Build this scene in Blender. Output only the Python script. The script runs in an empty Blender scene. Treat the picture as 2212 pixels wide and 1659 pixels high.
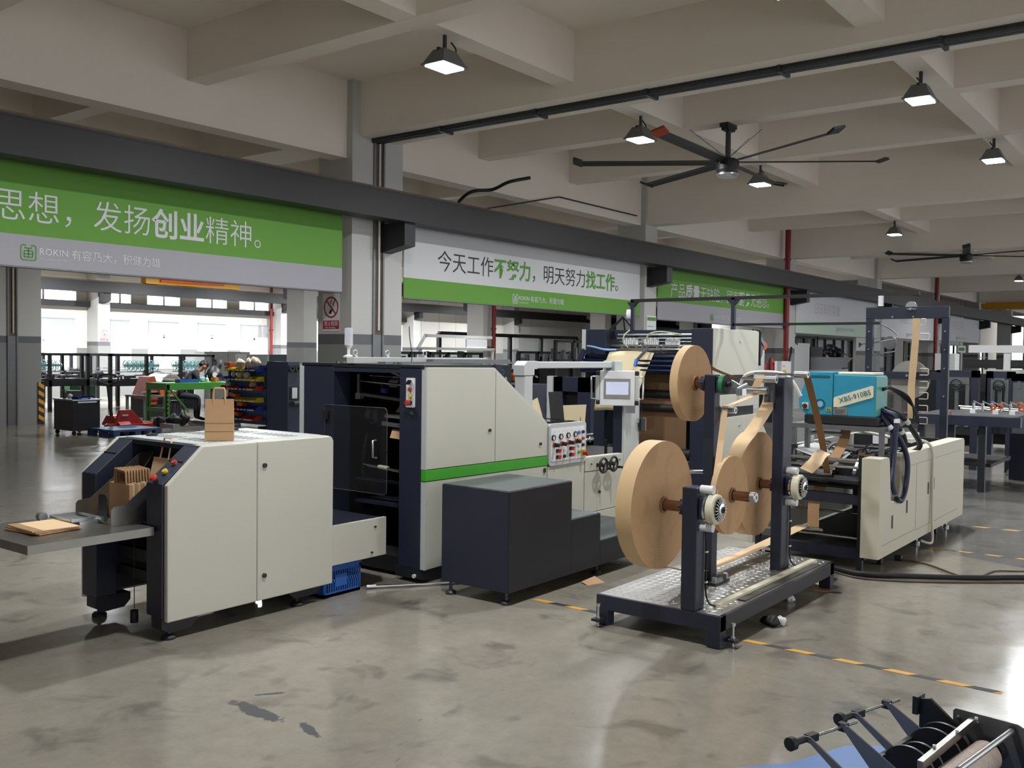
import bpy, bmesh, math, random
from math import pi, sin, cos, radians, sqrt, atan2
from mathutils import Vector, Matrix

C = bpy.context.scene.collection
SC = bpy.context.scene
rnd = random.Random(7)

# ---------------------------------------------------------------- camera
YAW, PITCH, ROLL, FPX, CAMH = radians(37.3116), radians(-1.81051), radians(0.70931), 2059.84, 1.6
cam_d = bpy.data.cameras.new('camera')
cam = bpy.data.objects.new('camera', cam_d); C.objects.link(cam)
cam_d.sensor_fit = 'HORIZONTAL'; cam_d.sensor_width = 36.0
cam_d.lens = FPX * 36.0 / 2212.0
cam_d.clip_start = 0.05; cam_d.clip_end = 400
_f = Vector((cos(YAW) * cos(PITCH), sin(YAW) * cos(PITCH), sin(PITCH)))
_r = Vector((sin(YAW), -cos(YAW), 0)); _u = _r.cross(_f)
_r2 = _r * cos(ROLL) + _u * sin(ROLL); _u2 = -_r * sin(ROLL) + _u * cos(ROLL)
cam.matrix_world = Matrix(((_r2.x, _u2.x, -_f.x, 0), (_r2.y, _u2.y, -_f.y, 0), (_r2.z, _u2.z, -_f.z, CAMH), (0, 0, 0, 1)))
SC.camera = cam

# ---------------------------------------------------------------- sky, daylight, exposure
w = bpy.data.worlds.new('overcast_sky'); SC.world = w; w.use_nodes = True
_nt = w.node_tree; _bg = _nt.nodes['Background']
_bg.inputs[0].default_value = (0.93, 0.96, 1.0, 1); _bg.inputs[1].default_value = 1.3
_tc = _nt.nodes.new('ShaderNodeTexCoord'); _sp = _nt.nodes.new('ShaderNodeSeparateXYZ'); _mr = _nt.nodes.new('ShaderNodeMapRange')
_mr.inputs[1].default_value = 0.15; _mr.inputs[2].default_value = 0.6; _mr.inputs[3].default_value = 1.3; _mr.inputs[4].default_value = 4.5   # the sky is brighter on the window side
_nt.links.new(_tc.outputs['Generated'], _sp.inputs[0]); _nt.links.new(_sp.outputs['Y'], _mr.inputs[0]); _nt.links.new(_mr.outputs[0], _bg.inputs[1])
SC.view_settings.view_transform = 'Standard'; SC.view_settings.look = 'None'
SC.view_settings.gamma = 1.0; SC.view_settings.use_curve_mapping = False
SC.view_settings.exposure = 0.45
LAMP_W, BAY_W = 70.0, 380.0          # watts of each ceiling floodlight, and of those added to brighten the back bay

# ---------------------------------------------------------------- helpers
def lin(h):
    h = h.lstrip('#'); o = []
    for i in (0, 2, 4):
        c = int(h[i:i + 2], 16) / 255.0
        o.append(c / 12.92 if c <= 0.04045 else ((c + 0.055) / 1.055) ** 2.4)
    return (o[0], o[1], o[2], 1.0)

def M(name, hexc, rough=0.5, metal=0.0, var=0.06, scale=6.0, bump=0.0, bscale=60.0, emit=0.0, spec=0.5, alpha=1.0, trans=0.0, coat=0.0):
    m = bpy.data.materials.new(name); m.use_nodes = True
    nt = m.node_tree; b = nt.nodes['Principled BSDF']; L = nt.links
    c = lin(hexc)
    tc = nt.nodes.new('ShaderNodeTexCoord')
    n = nt.nodes.new('ShaderNodeTexNoise'); n.inputs['Scale'].default_value = scale; n.inputs['Detail'].default_value = 5
    L.new(tc.outputs['Object'], n.inputs['Vector'])
    mx = nt.nodes.new('ShaderNodeMix'); mx.data_type = 'RGBA'
    mx.inputs[6].default_value = [max(0, x * (1 - var)) for x in c[:3]] + [1]
    mx.inputs[7].default_value = [min(1, x * (1 + var)) for x in c[:3]] + [1]
    L.new(n.outputs['Fac'], mx.inputs[0]); L.new(mx.outputs[2], b.inputs['Base Color'])
    b.inputs['Roughness'].default_value = rough; b.inputs['Metallic'].default_value = metal
    b.inputs['Specular IOR Level'].default_value = spec
    b.inputs['Coat Weight'].default_value = coat
    if bump > 0:
        n2 = nt.nodes.new('ShaderNodeTexNoise'); n2.inputs['Scale'].default_value = bscale; n2.inputs['Detail'].default_value = 3
        L.new(tc.outputs['Object'], n2.inputs['Vector'])
        bp = nt.nodes.new('ShaderNodeBump'); bp.inputs['Strength'].default_value = bump; bp.inputs['Distance'].default_value = 0.01
        L.new(n2.outputs['Fac'], bp.inputs['Height']); L.new(bp.outputs['Normal'], b.inputs['Normal'])
    if emit > 0:
        b.inputs['Emission Color'].default_value = c; b.inputs['Emission Strength'].default_value = emit
    if trans > 0: b.inputs['Transmission Weight'].default_value = trans
    if alpha < 1: b.inputs['Alpha'].default_value = alpha
    m['p'] = 1
    return m

class MB:
    """collects faces of one mesh in world coordinates"""
    def __init__(s): s.v = []; s.f = []; s.m = []; s.s = []; s.mi = 0
    def mat(s, i): s.mi = i; return s
    def add(s, vs, fs, smooth=False):
        k = len(s.v); s.v += [tuple(v) for v in vs]
        for f in fs: s.f.append([k + i for i in f]); s.m.append(s.mi); s.s.append(smooth)
        return s
    def box(s, x0, x1, y0, y1, z0, z1):
        return s.add([(x0, y0, z0), (x1, y0, z0), (x1, y1, z0), (x0, y1, z0), (x0, y0, z1), (x1, y0, z1), (x1, y1, z1), (x0, y1, z1)],
                     [(0, 3, 2, 1), (4, 5, 6, 7), (0, 1, 5, 4), (1, 2, 6, 5), (2, 3, 7, 6), (3, 0, 4, 7)])
    def obox(s, c, size, rot):
        a, b, d = [x / 2 for x in size]; c = Vector(c)
        vs = [c + rot @ Vector(p) for p in ((-a, -b, -d), (a, -b, -d), (a, b, -d), (-a, b, -d), (-a, -b, d), (a, -b, d), (a, b, d), (-a, b, d))]
        return s.add(vs, [(0, 3, 2, 1), (4, 5, 6, 7), (0, 1, 5, 4), (1, 2, 6, 5), (2, 3, 7, 6), (3, 0, 4, 7)])
    def bar(s, p0, p1, w, h=None, up=(0, 0, 1)):
        """rectangular bar from p0 to p1"""
        h = h or w; p0 = Vector(p0); p1 = Vector(p1); d = (p1 - p0).normalized(); u = Vector(up)
        if abs(d.dot(u)) > 0.98: u = Vector((0, 1, 0))
        r = d.cross(u).normalized(); u = r.cross(d)
        vs = []
        for p in (p0, p1):
            for a, b in ((-1, -1), (1, -1), (1, 1), (-1, 1)): vs.append(p + r * (a * w / 2) + u * (b * h / 2))
        return s.add(vs, [(0, 3, 2, 1), (4, 5, 6, 7), (0, 1, 5, 4), (1, 2, 6, 5), (2, 3, 7, 6), (3, 0, 4, 7)])
    def prism(s, poly, axis, a, b):
        n = len(poly); vs = []
        for t in (a, b):
            for p, q in poly: vs.append({'x': (t, p, q), 'y': (p, t, q), 'z': (p, q, t)}[axis])
        fs = [tuple(range(n)), tuple(range(2 * n - 1, n - 1, -1))] + [(i, n + i, n + (i + 1) % n, (i + 1) % n) for i in range(n)]
        return s.add(vs, fs)
    def tube(s, pts, r, n=8, closed=False):
        pts = [Vector(p) for p in pts]; rings = []; prev = None
        N = len(pts)
        for i, p in enumerate(pts):
            if closed: d = pts[(i + 1) % N] - pts[i - 1]
            else: d = pts[min(i + 1, N - 1)] - pts[max(i - 1, 0)]
            d.normalize()
            if prev is None:
                u = Vector((0, 0, 1)) if abs(d.z) < 0.9 else Vector((0, 1, 0))
                a = d.cross(u).normalized()
            else: a = (prev - d * prev.dot(d)).normalized()
            prev = a; b = d.cross(a)
            rr = r[i] if isinstance(r, (list, tuple)) else r
            rings.append([p + a * (rr * cos(2 * pi * k / n)) + b * (rr * sin(2 * pi * k / n)) for k in range(n)])
        vs = [q for R in rings for q in R]; fs = []
        for i in range(N if closed else N - 1):
            j = (i + 1) % N
            for k in range(n): fs.append((i * n + k, i * n + (k + 1) % n, j * n + (k + 1) % n, j * n + k))
        s.add(vs, fs, True)
        if not closed:
            s.add(rings[0], [tuple(range(n - 1, -1, -1))]); s.add(rings[-1], [tuple(range(n))])
        return s
    def cyl(s, p0, p1, r, n=20): return s.tube([p0, p1], r, n)
    def lathe(s, prof, org, ax, n=32):
        """profile [(radius, height)] turned about axis ax through org; sharp where the profile turns"""
        ax = Vector(ax).normalized(); u = Vector((0, 0, 1)) if abs(ax.z) < 0.9 else Vector((1, 0, 0))
        a = ax.cross(u).normalized(); b = ax.cross(a); org = Vector(org)
        for (r0, h0), (r1, h1) in zip(prof[:-1], prof[1:]):
            vs = []
            for r, h in ((r0, h0), (r1, h1)):
                for k in range(n):
                    t = 2 * pi * k / n; vs.append(org + ax * h + a * (r * cos(t)) + b * (r * sin(t)))
            s.add(vs, [(k, (k + 1) % n, n + (k + 1) % n, n + k) for k in range(n)], abs(r1 - r0) < abs(h1 - h0) * 3)
        return s
    def ribbon(s, pts, wv, width, t=0.0012):
        pts = [Vector(p) for p in pts]; wv = Vector(wv).normalized() * (width / 2); N = len(pts); vs = []
        for i, p in enumerate(pts):
            d = (pts[min(i + 1, N - 1)] - pts[max(i - 1, 0)]).normalized(); nn = d.cross(wv).normalized() * (t / 2)
            vs += [p - wv - nn, p + wv - nn, p + wv + nn, p - wv + nn]
        fs = [(0, 1, 2, 3), (4 * N - 1, 4 * N - 2, 4 * N - 3, 4 * N - 4)]
        for i in range(N - 1):
            for k in range(4): fs.append((4 * i + k, 4 * i + (k + 1) % 4, 4 * i + 4 + (k + 1) % 4, 4 * i + 4 + k))
        return s.add(vs, fs, False)
    def ball(s, c, r, n=12, sz=1.0):
        vs = []; fs = []; m = n // 2
        for i in range(m + 1):
            for k in range(n):
                t = pi * i / m; p = 2 * pi * k / n
                vs.append((c[0] + r * sin(t) * cos(p), c[1] + r * sin(t) * sin(p), c[2] + r * cos(t) * sz))
        for i in range(m):
            for k in range(n): fs.append((i * n + k, i * n + (k + 1) % n, (i + 1) * n + (k + 1) % n, (i + 1) * n + k))
        return s.add(vs, fs, True)
    def blob(s, c, r, seed=0, n=14, sx=1, sy=1, sz=1):
        q = random.Random(seed); k0 = len(s.v); s.ball((0, 0, 0), 1.0, n)
        ph = [q.uniform(0, 6.28) for _ in range(6)]
        for i in range(k0, len(s.v)):
            x, y, z = s.v[i]
            d = r * (1 + 0.16 * sin(4 * x + ph[0]) + 0.16 * sin(5 * y + ph[1]) + 0.12 * sin(6 * z + ph[2]) + 0.08 * sin(9 * x * y + ph[3]))
            s.v[i] = (c[0] + x * d * sx, c[1] + y * d * sy, c[2] + z * d * sz)
        return s
    def text(s, body, size, org, rv, uv, off=0.0, align='LEFT', sx=1.0):
        cu = bpy.data.curves.new('lettering_source', 'FONT'); cu.body = body; cu.size = 1.0; cu.offset = off; cu.align_x = align; cu.resolution_u = 2
        o = bpy.data.objects.new('lettering_source', cu); C.objects.link(o)
        bpy.context.view_layer.update(); dg = bpy.context.evaluated_depsgraph_get()
        me = bpy.data.meshes.new_from_object(o.evaluated_get(dg))
        rv = Vector(rv); uv = Vector(uv); org = Vector(org)
        s.add([org + rv * (v.co.x * size * sx) + uv * (v.co.y * size) for v in me.vertices], [tuple(p.vertices) for p in me.polygons])
        bpy.data.meshes.remove(me); bpy.data.objects.remove(o); bpy.data.curves.remove(cu)
        return s
    def build(s, name, mats, parent=None, bevel=0.0, seg=2, local=False, recalc=True):
        if not isinstance(mats, (list, tuple)): mats = [mats]
        off = Vector((0, 0, 0))
        if parent is not None and not local:
            p = parent
            while p is not None: off += p.location; p = p.parent
        me = bpy.data.meshes.new(name)
        me.from_pydata([(v[0] - off.x, v[1] - off.y, v[2] - off.z) for v in s.v], [], s.f)
        for m in mats: me.materials.append(m)
        me.polygons.foreach_set('material_index', s.m); me.polygons.foreach_set('use_smooth', s.s)
        if recalc:
            bm = bmesh.new(); bm.from_mesh(me); bmesh.ops.recalc_face_normals(bm, faces=bm.faces); bm.to_mesh(me); bm.free()
        me.update()
        o = bpy.data.objects.new(name, me); C.objects.link(o)
        if parent is not None: o.parent = parent
        if bevel > 0:
            b = o.modifiers.new('bevel', 'BEVEL'); b.width = bevel; b.segments = seg; b.limit_method = 'ANGLE'; b.angle_limit = radians(40)
        return o

def tag(o, label, cat, group=None, kind=None):
    o['label'] = label; o['category'] = cat
    if group: o['group'] = group
    if kind: o['kind'] = kind
    return o
def thing(name, label, cat, loc=(0, 0, 0), rz=0.0, group=None):
    o = bpy.data.objects.new(name, None); C.objects.link(o); o.empty_display_size = 0.1
    o.location = loc; o.rotation_euler = (0, 0, rz)
    return tag(o, label, cat, group)
def struct(name, mb, mats, **k):
    o = mb.build(name, mats, None, **k); o['kind'] = 'structure'; return o
def copy_tree(o, parent=None):
    c = o.copy(); C.objects.link(c)
    if parent is not None: c.parent = parent
    for ch in o.children: copy_tree(ch, c)
    return c
def arc(cx, cy, r, a0, a1, n=8): return [(cx + r * cos(a0 + (a1 - a0) * i / n), cy + r * sin(a0 + (a1 - a0) * i / n)) for i in range(n + 1)]
def rrect(x0, x1, y0, y1, r, n=4):
    return arc(x1 - r, y1 - r, r, 0, pi / 2, n) + arc(x0 + r, y1 - r, r, pi / 2, pi, n) + arc(x0 + r, y0 + r, r, pi, 1.5 * pi, n) + arc(x1 - r, y0 + r, r, 1.5 * pi, 2 * pi, n)
def bez(p0, p1, p2, p3, n=12):
    P = [Vector(p) for p in (p0, p1, p2, p3)]
    return [P[0] * (1 - t) ** 3 + P[1] * (3 * t * (1 - t) ** 2) + P[2] * (3 * t * t * (1 - t)) + P[3] * t ** 3 for t in [i / n for i in range(n + 1)]]
def smooth_path(pts, k=6):
    """Catmull-Rom through the points"""
    P = [Vector(p) for p in pts]; P = [P[0] * 2 - P[1]] + P + [P[-1] * 2 - P[-2]]; out = []
    for i in range(1, len(P) - 2):
        for j in range(k):
            t = j / k; a, b, c, d = P[i - 1], P[i], P[i + 1], P[i + 2]
            out.append(0.5 * ((2 * b) + (c - a) * t + (2 * a - 5 * b + 4 * c - d) * t * t + (3 * b - a - 3 * c + d) * t ** 3))
    return out + [P[-2]]

# ---------------------------------------------------------------- materials
plaster = M('ceiling_plaster', '#e6ddd2', 0.9, var=0.05, scale=1.5, bump=0.15, bscale=25)
colwhite = M('column_paint', '#b9b8b5', 0.7, var=0.06, scale=2)
dado = M('dado_paint', '#878886', 0.6, var=0.07, scale=3)
dado_band = M('dado_band_paint', '#5f6064', 0.6, var=0.05)
wallwhite = M('wall_paint', '#d8d4cd', 0.8, var=0.03, scale=2)
steel_black = M('crane_steel', '#19191b', 0.55, var=0.15, scale=4)
black = M('black_paint', '#17181b', 0.5, var=0.15)
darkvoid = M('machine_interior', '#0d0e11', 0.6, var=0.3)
navy = M('navy_powder_coat', '#222637', 0.45, var=0.06, scale=10, bump=0.05, bscale=250)
navy_d = M('dark_slate_powder_coat', '#1a1c22', 0.5, var=0.06, scale=10, bump=0.08, bscale=250)
cream = M('cream_powder_coat', '#bdbbae', 0.42, var=0.02, scale=3, bump=0.05, bscale=300)
cream_w = M('warm_cream_powder_coat', '#cfcab6', 0.45, var=0.02, scale=3)
trimgrey = M('light_grey_trim', '#b4b6b4', 0.4, var=0.03)
greyplate = M('grey_steel_plate', '#77797b', 0.4, metal=0.6, var=0.15, scale=12)
chrome = M('chrome', '#d4d6d8', 0.14, metal=1.0, var=0.03)
alu = M('brushed_aluminium', '#c4c6c8', 0.3, metal=0.9, var=0.06, scale=30)
stainless = M('stainless_steel', '#8e8b86', 0.28, metal=0.9, var=0.2, scale=8)
steel_dark = M('dark_machined_steel', '#4b4d52', 0.35, metal=0.8, var=0.2, scale=15)
brownchrome = M('amber_chrome_shaft', '#9a7f72', 0.16, metal=1.0, var=0.08)
green_stripe = M('green_paint', '#3f9c2a', 0.45, var=0.03)
green_bench = M('green_enamel', '#4f9a45', 0.5, var=0.1)
red_paint = M('red_enamel', '#b32f2a', 0.45, var=0.1)
red_pipe = M('fire_pipe_red', '#7a1d1b', 0.5, var=0.12)
orange = M('orange_plastic', '#c4551f', 0.5, var=0.12)
rust = M('orange_primer', '#9c3d22', 0.6, var=0.2)
yellow = M('yellow_plastic', '#cdb425', 0.45, var=0.1)
crane_yellow = M('crane_yellow', '#b98318', 0.5, var=0.12)
bin_blue = M('blue_bin_plastic', '#2b3590', 0.45, var=0.1)
shelf_blue = M('shelf_blue_enamel', '#3d6aa8', 0.5, var=0.08)
crate_blue = M('crate_blue_plastic', '#2a5aa6', 0.5, var=0.08)
pallet_blue = M('pallet_blue', '#3b5b84', 0.6, var=0.1)
teal = M('teal_enamel', '#2b8ba8', 0.42, var=0.05, scale=20, bump=0.06, bscale=300)
teal_l = M('light_teal_enamel', '#5fa79f', 0.45, var=0.05)
kraft = M('kraft_paper', '#b5906a', 0.8, var=0.07, scale=14)
kraft_d = M('brown_kraft_paper', '#93714c', 0.8, var=0.07, scale=14)
kraft_l = M('pale_kraft_strip', '#d3b48c', 0.7, var=0.05, scale=10)
web_cream = M('cream_paper_web', '#d6c6a0', 0.7, var=0.05, scale=5)
web_brown = M('brown_paper_web', '#6e5238', 0.75, var=0.1, scale=5)
white_pl = M('white_plastic', '#dcdcdc', 0.4, var=0.03)
ivory = M('ivory_casting', '#d8d3ba', 0.4, var=0.04)
white_mark = M('white_print', '#e4e4e4', 0.6, var=0.01)
grey_mark = M('pale_grey_print', '#c6c6c8', 0.6, var=0.01)
dark_mark = M('black_print', '#1d1d1f', 0.6, var=0.01)
green_mark = M('green_print', '#4f8a2a', 0.6, var=0.02)
banner_green = M('banner_green', '#5a8f2f', 0.65, var=0.03, scale=1)
banner_grey = M('banner_grey', '#9b9aa0', 0.65, var=0.03, scale=1)
banner_white = M('banner_white', '#c4c4c6', 0.65, var=0.03, scale=1)
rubber = M('black_rubber', '#121214', 0.6, var=0.2)
hose_navy = M('navy_hose', '#1d2440', 0.5, var=0.15, scale=30)
hose_white = M('white_hose', '#d9d2c4', 0.5, var=0.05)
wire_white = M('white_wire', '#d5d5d0', 0.5)
blind = M('roller_blind_fabric', '#a9aaac', 0.8, var=0.02)
frame_pink = M('window_frame_paint', '#e2dbd6', 0.5, var=0.03)
tape_y = M('hazard_yellow', '#d39a2c', 0.6, var=0.08, scale=20)
tape_k = M('hazard_black', '#26262a', 0.6, var=0.1, scale=20)
coil = M('clear_teal_tubing', '#7fc4c6', 0.25, var=0.1)
skin = M('skin', '#a9775c', 0.55, var=0.05)
hair = M('black_hair', '#15120f', 0.6, var=0.2)
shirt = M('dark_work_jacket', '#23262e', 0.8, var=0.12, scale=20)
collar_g = M('grey_shirt_collar', '#8b8d8c', 0.8, var=0.1)
bagplastic = M('cloudy_plastic_bag', '#b7ab98', 0.35, var=0.25, scale=25)
rusty = M('rusty_steel', '#5e4f42', 0.6, metal=0.3, var=0.4, scale=9)
sheet_blue = M('blue_plastic_sheet', '#4a6ea6', 0.45, var=0.1, scale=8)
film = M('cling_film', '#b9a99c', 0.18, var=0.2, scale=40, bump=0.5, bscale=90)
wood = M('raw_timber', '#a58260', 0.7, var=0.15, scale=12)
lamp_glow = M('lamp_lens', '#f4fbff', 0.3, emit=14.0)
screen_glow = M('touch_screen', '#b9bfd6', 0.12, emit=0.35, var=0.12, scale=9, coat=0.5)
smoke_acrylic = M('smoked_acrylic', '#3a3a3c', 0.04, var=0.02, alpha=0.16)
clear_pane = M('clear_glass', '#dfe9ee', 0.02, var=0.0, alpha=0.14)
# ================================================================ THE HALL
def floor_material():
    m = bpy.data.materials.new('polished_concrete'); m.use_nodes = True
    nt = m.node_tree; L = nt.links; b = nt.nodes['Principled BSDF']; N = nt.nodes.new
    tc = N('ShaderNodeTexCoord')
    def noise(sc, det=6, rough=0.6, dist=0.0, vec=None):
        n = N('ShaderNodeTexNoise'); n.inputs['Scale'].default_value = sc; n.inputs['Detail'].default_value = det
        n.inputs['Roughness'].default_value = rough; n.inputs['Distortion'].default_value = dist
        L.new(vec or tc.outputs['Object'], n.inputs['Vector']); return n.outputs['Fac']
    def ramp(v, a, c, inv=False):
        r = N('ShaderNodeMapRange'); r.inputs[1].default_value = a; r.inputs[2].default_value = c
        if inv: r.inputs[3].default_value = 1; r.inputs[4].default_value = 0
        L.new(v, r.inputs[0]); return r.outputs[0]
    def mix(f, a, c):
        x = N('ShaderNodeMix'); x.data_type = 'RGBA'
        if f is not None and not isinstance(f, float): L.new(f, x.inputs[0])
        for s, q in ((6, a), (7, c)):
            if isinstance(q, str): x.inputs[s].default_value = lin(q)
            else: L.new(q, x.inputs[s])
        return x.outputs[2]
    def math(op, a, c):
        x = N('ShaderNodeMath'); x.operation = op
        for s, q in ((0, a), (1, c)):
            if isinstance(q, (int, float)): x.inputs[s].default_value = q
            else: L.new(q, x.inputs[s])
        return x.outputs[0]
    big = ramp(noise(0.45, 4), 0.35, 0.65)
    col = mix(big, '#7f796e', '#908a7d')
    sep = N('ShaderNodeSeparateXYZ'); L.new(tc.outputs['Object'], sep.inputs[0])
    # the older, greyer coating of the far bays starts at a saw-cut joint across the hall
    zone = math('GREATER_THAN', sep.outputs['X'], math('ADD', math('MULTIPLY', sep.outputs['Y'], 0.35), 7.75))
    grey = mix(ramp(noise(0.9, 5), 0.35, 0.65), '#606062', '#757471')
    col = mix(zone, col, grey)
    fine = ramp(noise(9, 8, 0.75), 0.3, 0.72)
    col2 = mix(fine, '#6a655c', '#b5aea0')
    x = N('ShaderNodeMix'); x.data_type = 'RGBA'; x.inputs[0].default_value = 0.22; L.new(col, x.inputs[6]); L.new(col2, x.inputs[7]); col = x.outputs[2]
    # scattered oil spots and scuffs
    sp = math('MULTIPLY', ramp(noise(3.3, 3, 0.5, 0.6), 0.57, 0.70), 0.5)
    col = mix(sp, col, '#4d4a45')
    map2 = N('ShaderNodeMapping'); map2.inputs['Scale'].default_value = (5, 16, 1); L.new(tc.outputs['Object'], map2.inputs[0])
    sc = math('MULTIPLY', ramp(noise(1.6, 4, 0.6, 0.3, map2.outputs[0]), 0.68, 0.74), 0.4)
    col = mix(sc, col, '#3f3d3a')
    # two dried grey paint smears
    for (cx, cy, rx, ry, rot) in ((2.65, 3.43, 0.21, 0.05, 1.5), (2.66, 3.08, 0.11, 0.03, 1.25), (2.83, 3.55, 0.08, 0.016, -0.64)):
        mp = N('ShaderNodeMapping'); mp.vector_type = 'TEXTURE'
        mp.inputs['Location'].default_value = (cx, cy, 0); mp.inputs['Rotation'].default_value = (0, 0, rot); mp.inputs['Scale'].default_value = (rx, ry, 1)
        L.new(tc.outputs['Object'], mp.inputs[0])
        ln = N('ShaderNodeVectorMath'); ln.operation = 'LENGTH'; L.new(mp.outputs[0], ln.inputs[0])
        v = math('ADD', ln.outputs['Value'], math('MULTIPLY', noise(14, 5, 0.7), 1.5))
        col = mix(ramp(v, 1.5, 1.66, True), col, '#45454a')
    L.new(col, b.inputs['Base Color'])
    rg = math('ADD', math('MULTIPLY', noise(2.2, 5), 0.2), 0.07)
    L.new(rg, b.inputs['Roughness'])
    b.inputs['Specular IOR Level'].default_value = 0.6
    bp = N('ShaderNodeBump'); bp.inputs['Strength'].default_value = 0.06; bp.inputs['Distance'].default_value = 0.02
    L.new(noise(5, 4), bp.inputs['Height']); L.new(bp.outputs['Normal'], b.inputs['Normal'])
    return m

X0, X1, Y0, Y1 = -7.0, 76.0, -9.0, 31.3
fl = MB().box(X0, X1, Y0, Y1 + 6, -0.2, 0.0); struct('floor', fl, floor_material())
struct('ceiling', MB().box(X0, X1, Y0, Y1, 5.22, 5.45), plaster)
MAINX = [1.69, 9.335, 16.97, 24.61, 32.25, 39.89, 47.53, 55.17, 62.8]
# concrete beams: main beams across the hall, secondaries both ways, long beams over the column rows
for i, x in enumerate(MAINX):
    if abs(x - 9.335) < 0.1: struct('ceiling_beam', MB().box(8.985, 9.685, Y0, Y1, 4.5, 5.22), plaster)
    else: struct('ceiling_beam', MB().box(x - 0.17, x + 0.17, Y0, Y1, 4.2, 5.22), plaster)
    for k in (1, 2):
        xs = x + (2.55 * k if abs(x - 9.335) > 0.1 else 2.41 + 2.54 * (k - 1))
        if x == 1.69: xs = (3.99, 6.54)[k - 1]
        struct('ceiling_beam', MB().box(xs - 0.13, xs + 0.13, Y0, Y1, 4.65, 5.22), plaster)
for ya, yb, z in ((-1.0, -0.7, 4.19), (2.65, 2.91, 4.653), (6.03, 6.29, 4.653), (9.57, 9.87, 4.19), (13.1, 13.36, 4.653), (16.65, 16.91, 4.653), (20.15, 20.45, 4.19),
                  (23.7, 23.96, 4.653), (27.2, 27.46, 4.653), (30.7, 31.0, 4.195)):
    struct('ceiling_beam', MB().box(X0, X1, ya, yb, z, 5.22), plaster)

def column(x0, x1, y0, y1, band=True, top=5.22):
    m = MB().mat(0).box(x0, x1, y0, y1, 1.84, top).mat(1).box(x0, x1, y0, y1, 1.70, 1.84).mat(2).box(x0, x1, y0, y1, 0.0, 1.70)
    return struct('column', m, [colwhite, dado_band, dado])
column(8.85, 9.81, 9.46, 10.12)
for x in MAINX[2:]: column(x - 0.24, x + 0.24, 9.46, 10.1)
column(8.98, 9.93, 20.0, 20.66)
for x in MAINX[2:]: column(x + 0.02, x + 0.47, 20.0, 20.7)
for x in MAINX[1:]: column(x - 0.03, x + 0.4, 30.3, 31.2)

# expansion joint: steel channels up the double columns and under the double beam
m = MB().mat(0)
for yc in (9.46, 20.0):
    m.mat(0).box(9.235, 9.27, yc - 0.02, yc, 0, 4.5).box(9.415, 9.445, yc - 0.02, yc, 0, 4.5)
    m.mat(1).box(9.27, 9.415, yc - 0.004, yc, 1.84, 4.5).mat(0).box(9.27, 9.415, yc - 0.004, yc, 0, 1.84)
    m.mat(2).cyl((9.345, yc - 0.014, 1.9), (9.345, yc - 0.014, 4.5), 0.016, 8)
struct('trim_1', m, [greyplate, rusty, wire_white])
m = MB()
for dx, r in ((0.0, 0.032), (0.075, 0.032), (0.14, 0.02)): m.cyl((9.23 + dx, 9.46, 4.47), (9.23 + dx, Y0, 4.47), r, 10)
m.box(9.2, 9.42, Y0, 9.46, 4.485, 4.5)
for y in (8.2, 6.7, 5.2, 3.7, 2.2): m.box(9.18, 9.44, y, y + 0.04, 4.43, 4.5)
struct('trim_2', m, steel_dark)

# ---------------------------------------------------------------- far wall of the back bay with its windows
def wall_along_x(name, x0, x1, y0, y1, z1, holes, mats=None):
    m = MB(); x = x0
    for (a, b, zs) in sorted(holes):
        if a > x: m.box(x, a, y0, y1, 0, z1)
        z = 0
        for (c, d) in zs:
            if c > z: m.box(a, b, y0, y1, z, c)
            z = d
        m.box(a, b, y0, y1, z, z1); x = b
    m.box(x, x1, y0, y1, 0, z1)
    return struct(name, m, mats or wallwhite)
WIN = [(14.35, 16.57, 1.9), (17.72, 18.55, 1.0), (19.18, 20.5, 2.15), (21.2, 22.54, 2.2), (23.13, 24.52, 2.13), (8.9, 11.2, 2.0), (11.6, 13.6, 2.0)]
wall_along_x('wall_back', X0, 62.0, 31.0, 31.25, 5.22, [(a, b, [(0.9, 2.63), (3.16, 3.75)]) for a, b, c in WIN])
for i, (a, b, bz) in enumerate(WIN):
    f = MB(); t = 0.06
    f.box(a, b, 30.97, 31.1, 0.9, 0.97).box(a, b, 30.97, 31.1, 2.56, 2.63).box(a, a + t, 30.97, 31.1, 0.97, 2.56).box(b - t, b, 30.97, 31.1, 0.97, 2.56)
    f.box((a + b) / 2 - 0.035, (a + b) / 2 + 0.035, 30.99, 31.09, 0.97, 2.56).box(a + t, b - t, 30.99, 31.09, 2.02, 2.07)
    f.box(a, b, 30.97, 31.1, 3.16, 3.2).box(a, b, 30.97, 31.1, 3.71, 3.75).box((a + b) / 2 - 0.03, (a + b) / 2 + 0.03, 30.99, 31.09, 3.2, 3.71)
    o = struct('window_%d' % (i + 1), f, frame_pink)
    MB().box(a + t, b - t, 31.04, 31.045, 0.97, 2.56).box(a + t, b - t, 31.04, 31.045, 3.2, 3.71).build('pane', clear_pane, o)
    MB().box(a + 0.02, b - 0.1, 30.93, 30.936, bz, 2.6).cyl((a + 0.02, 30.935, 2.6), (b - 0.1, 30.935, 2.6), 0.03, 8).box(a + 0.02, b - 0.1, 30.925, 30.941, bz - 0.02, bz).build('blind', blind, o)
m = MB(); x = X0
for a, b, c in sorted(WIN): m.box(x, a, 30.985, 31.0, 0, 1.62); m.box(a, b, 30.985, 31.0, 0, 0.9); x = b
m.box(x, 62, 30.985, 31.0, 0, 1.62)
struct('trim_3', m, dado)
# thin panel seams of the plain white stretch of wall
m = MB()
for k in range(24): m.box(26.0 + 1.25 * k, 26.02 + 1.25 * k, 30.99, 31.0, 1.62, 4.19)
struct('trim_4', m, trimgrey)

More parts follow.
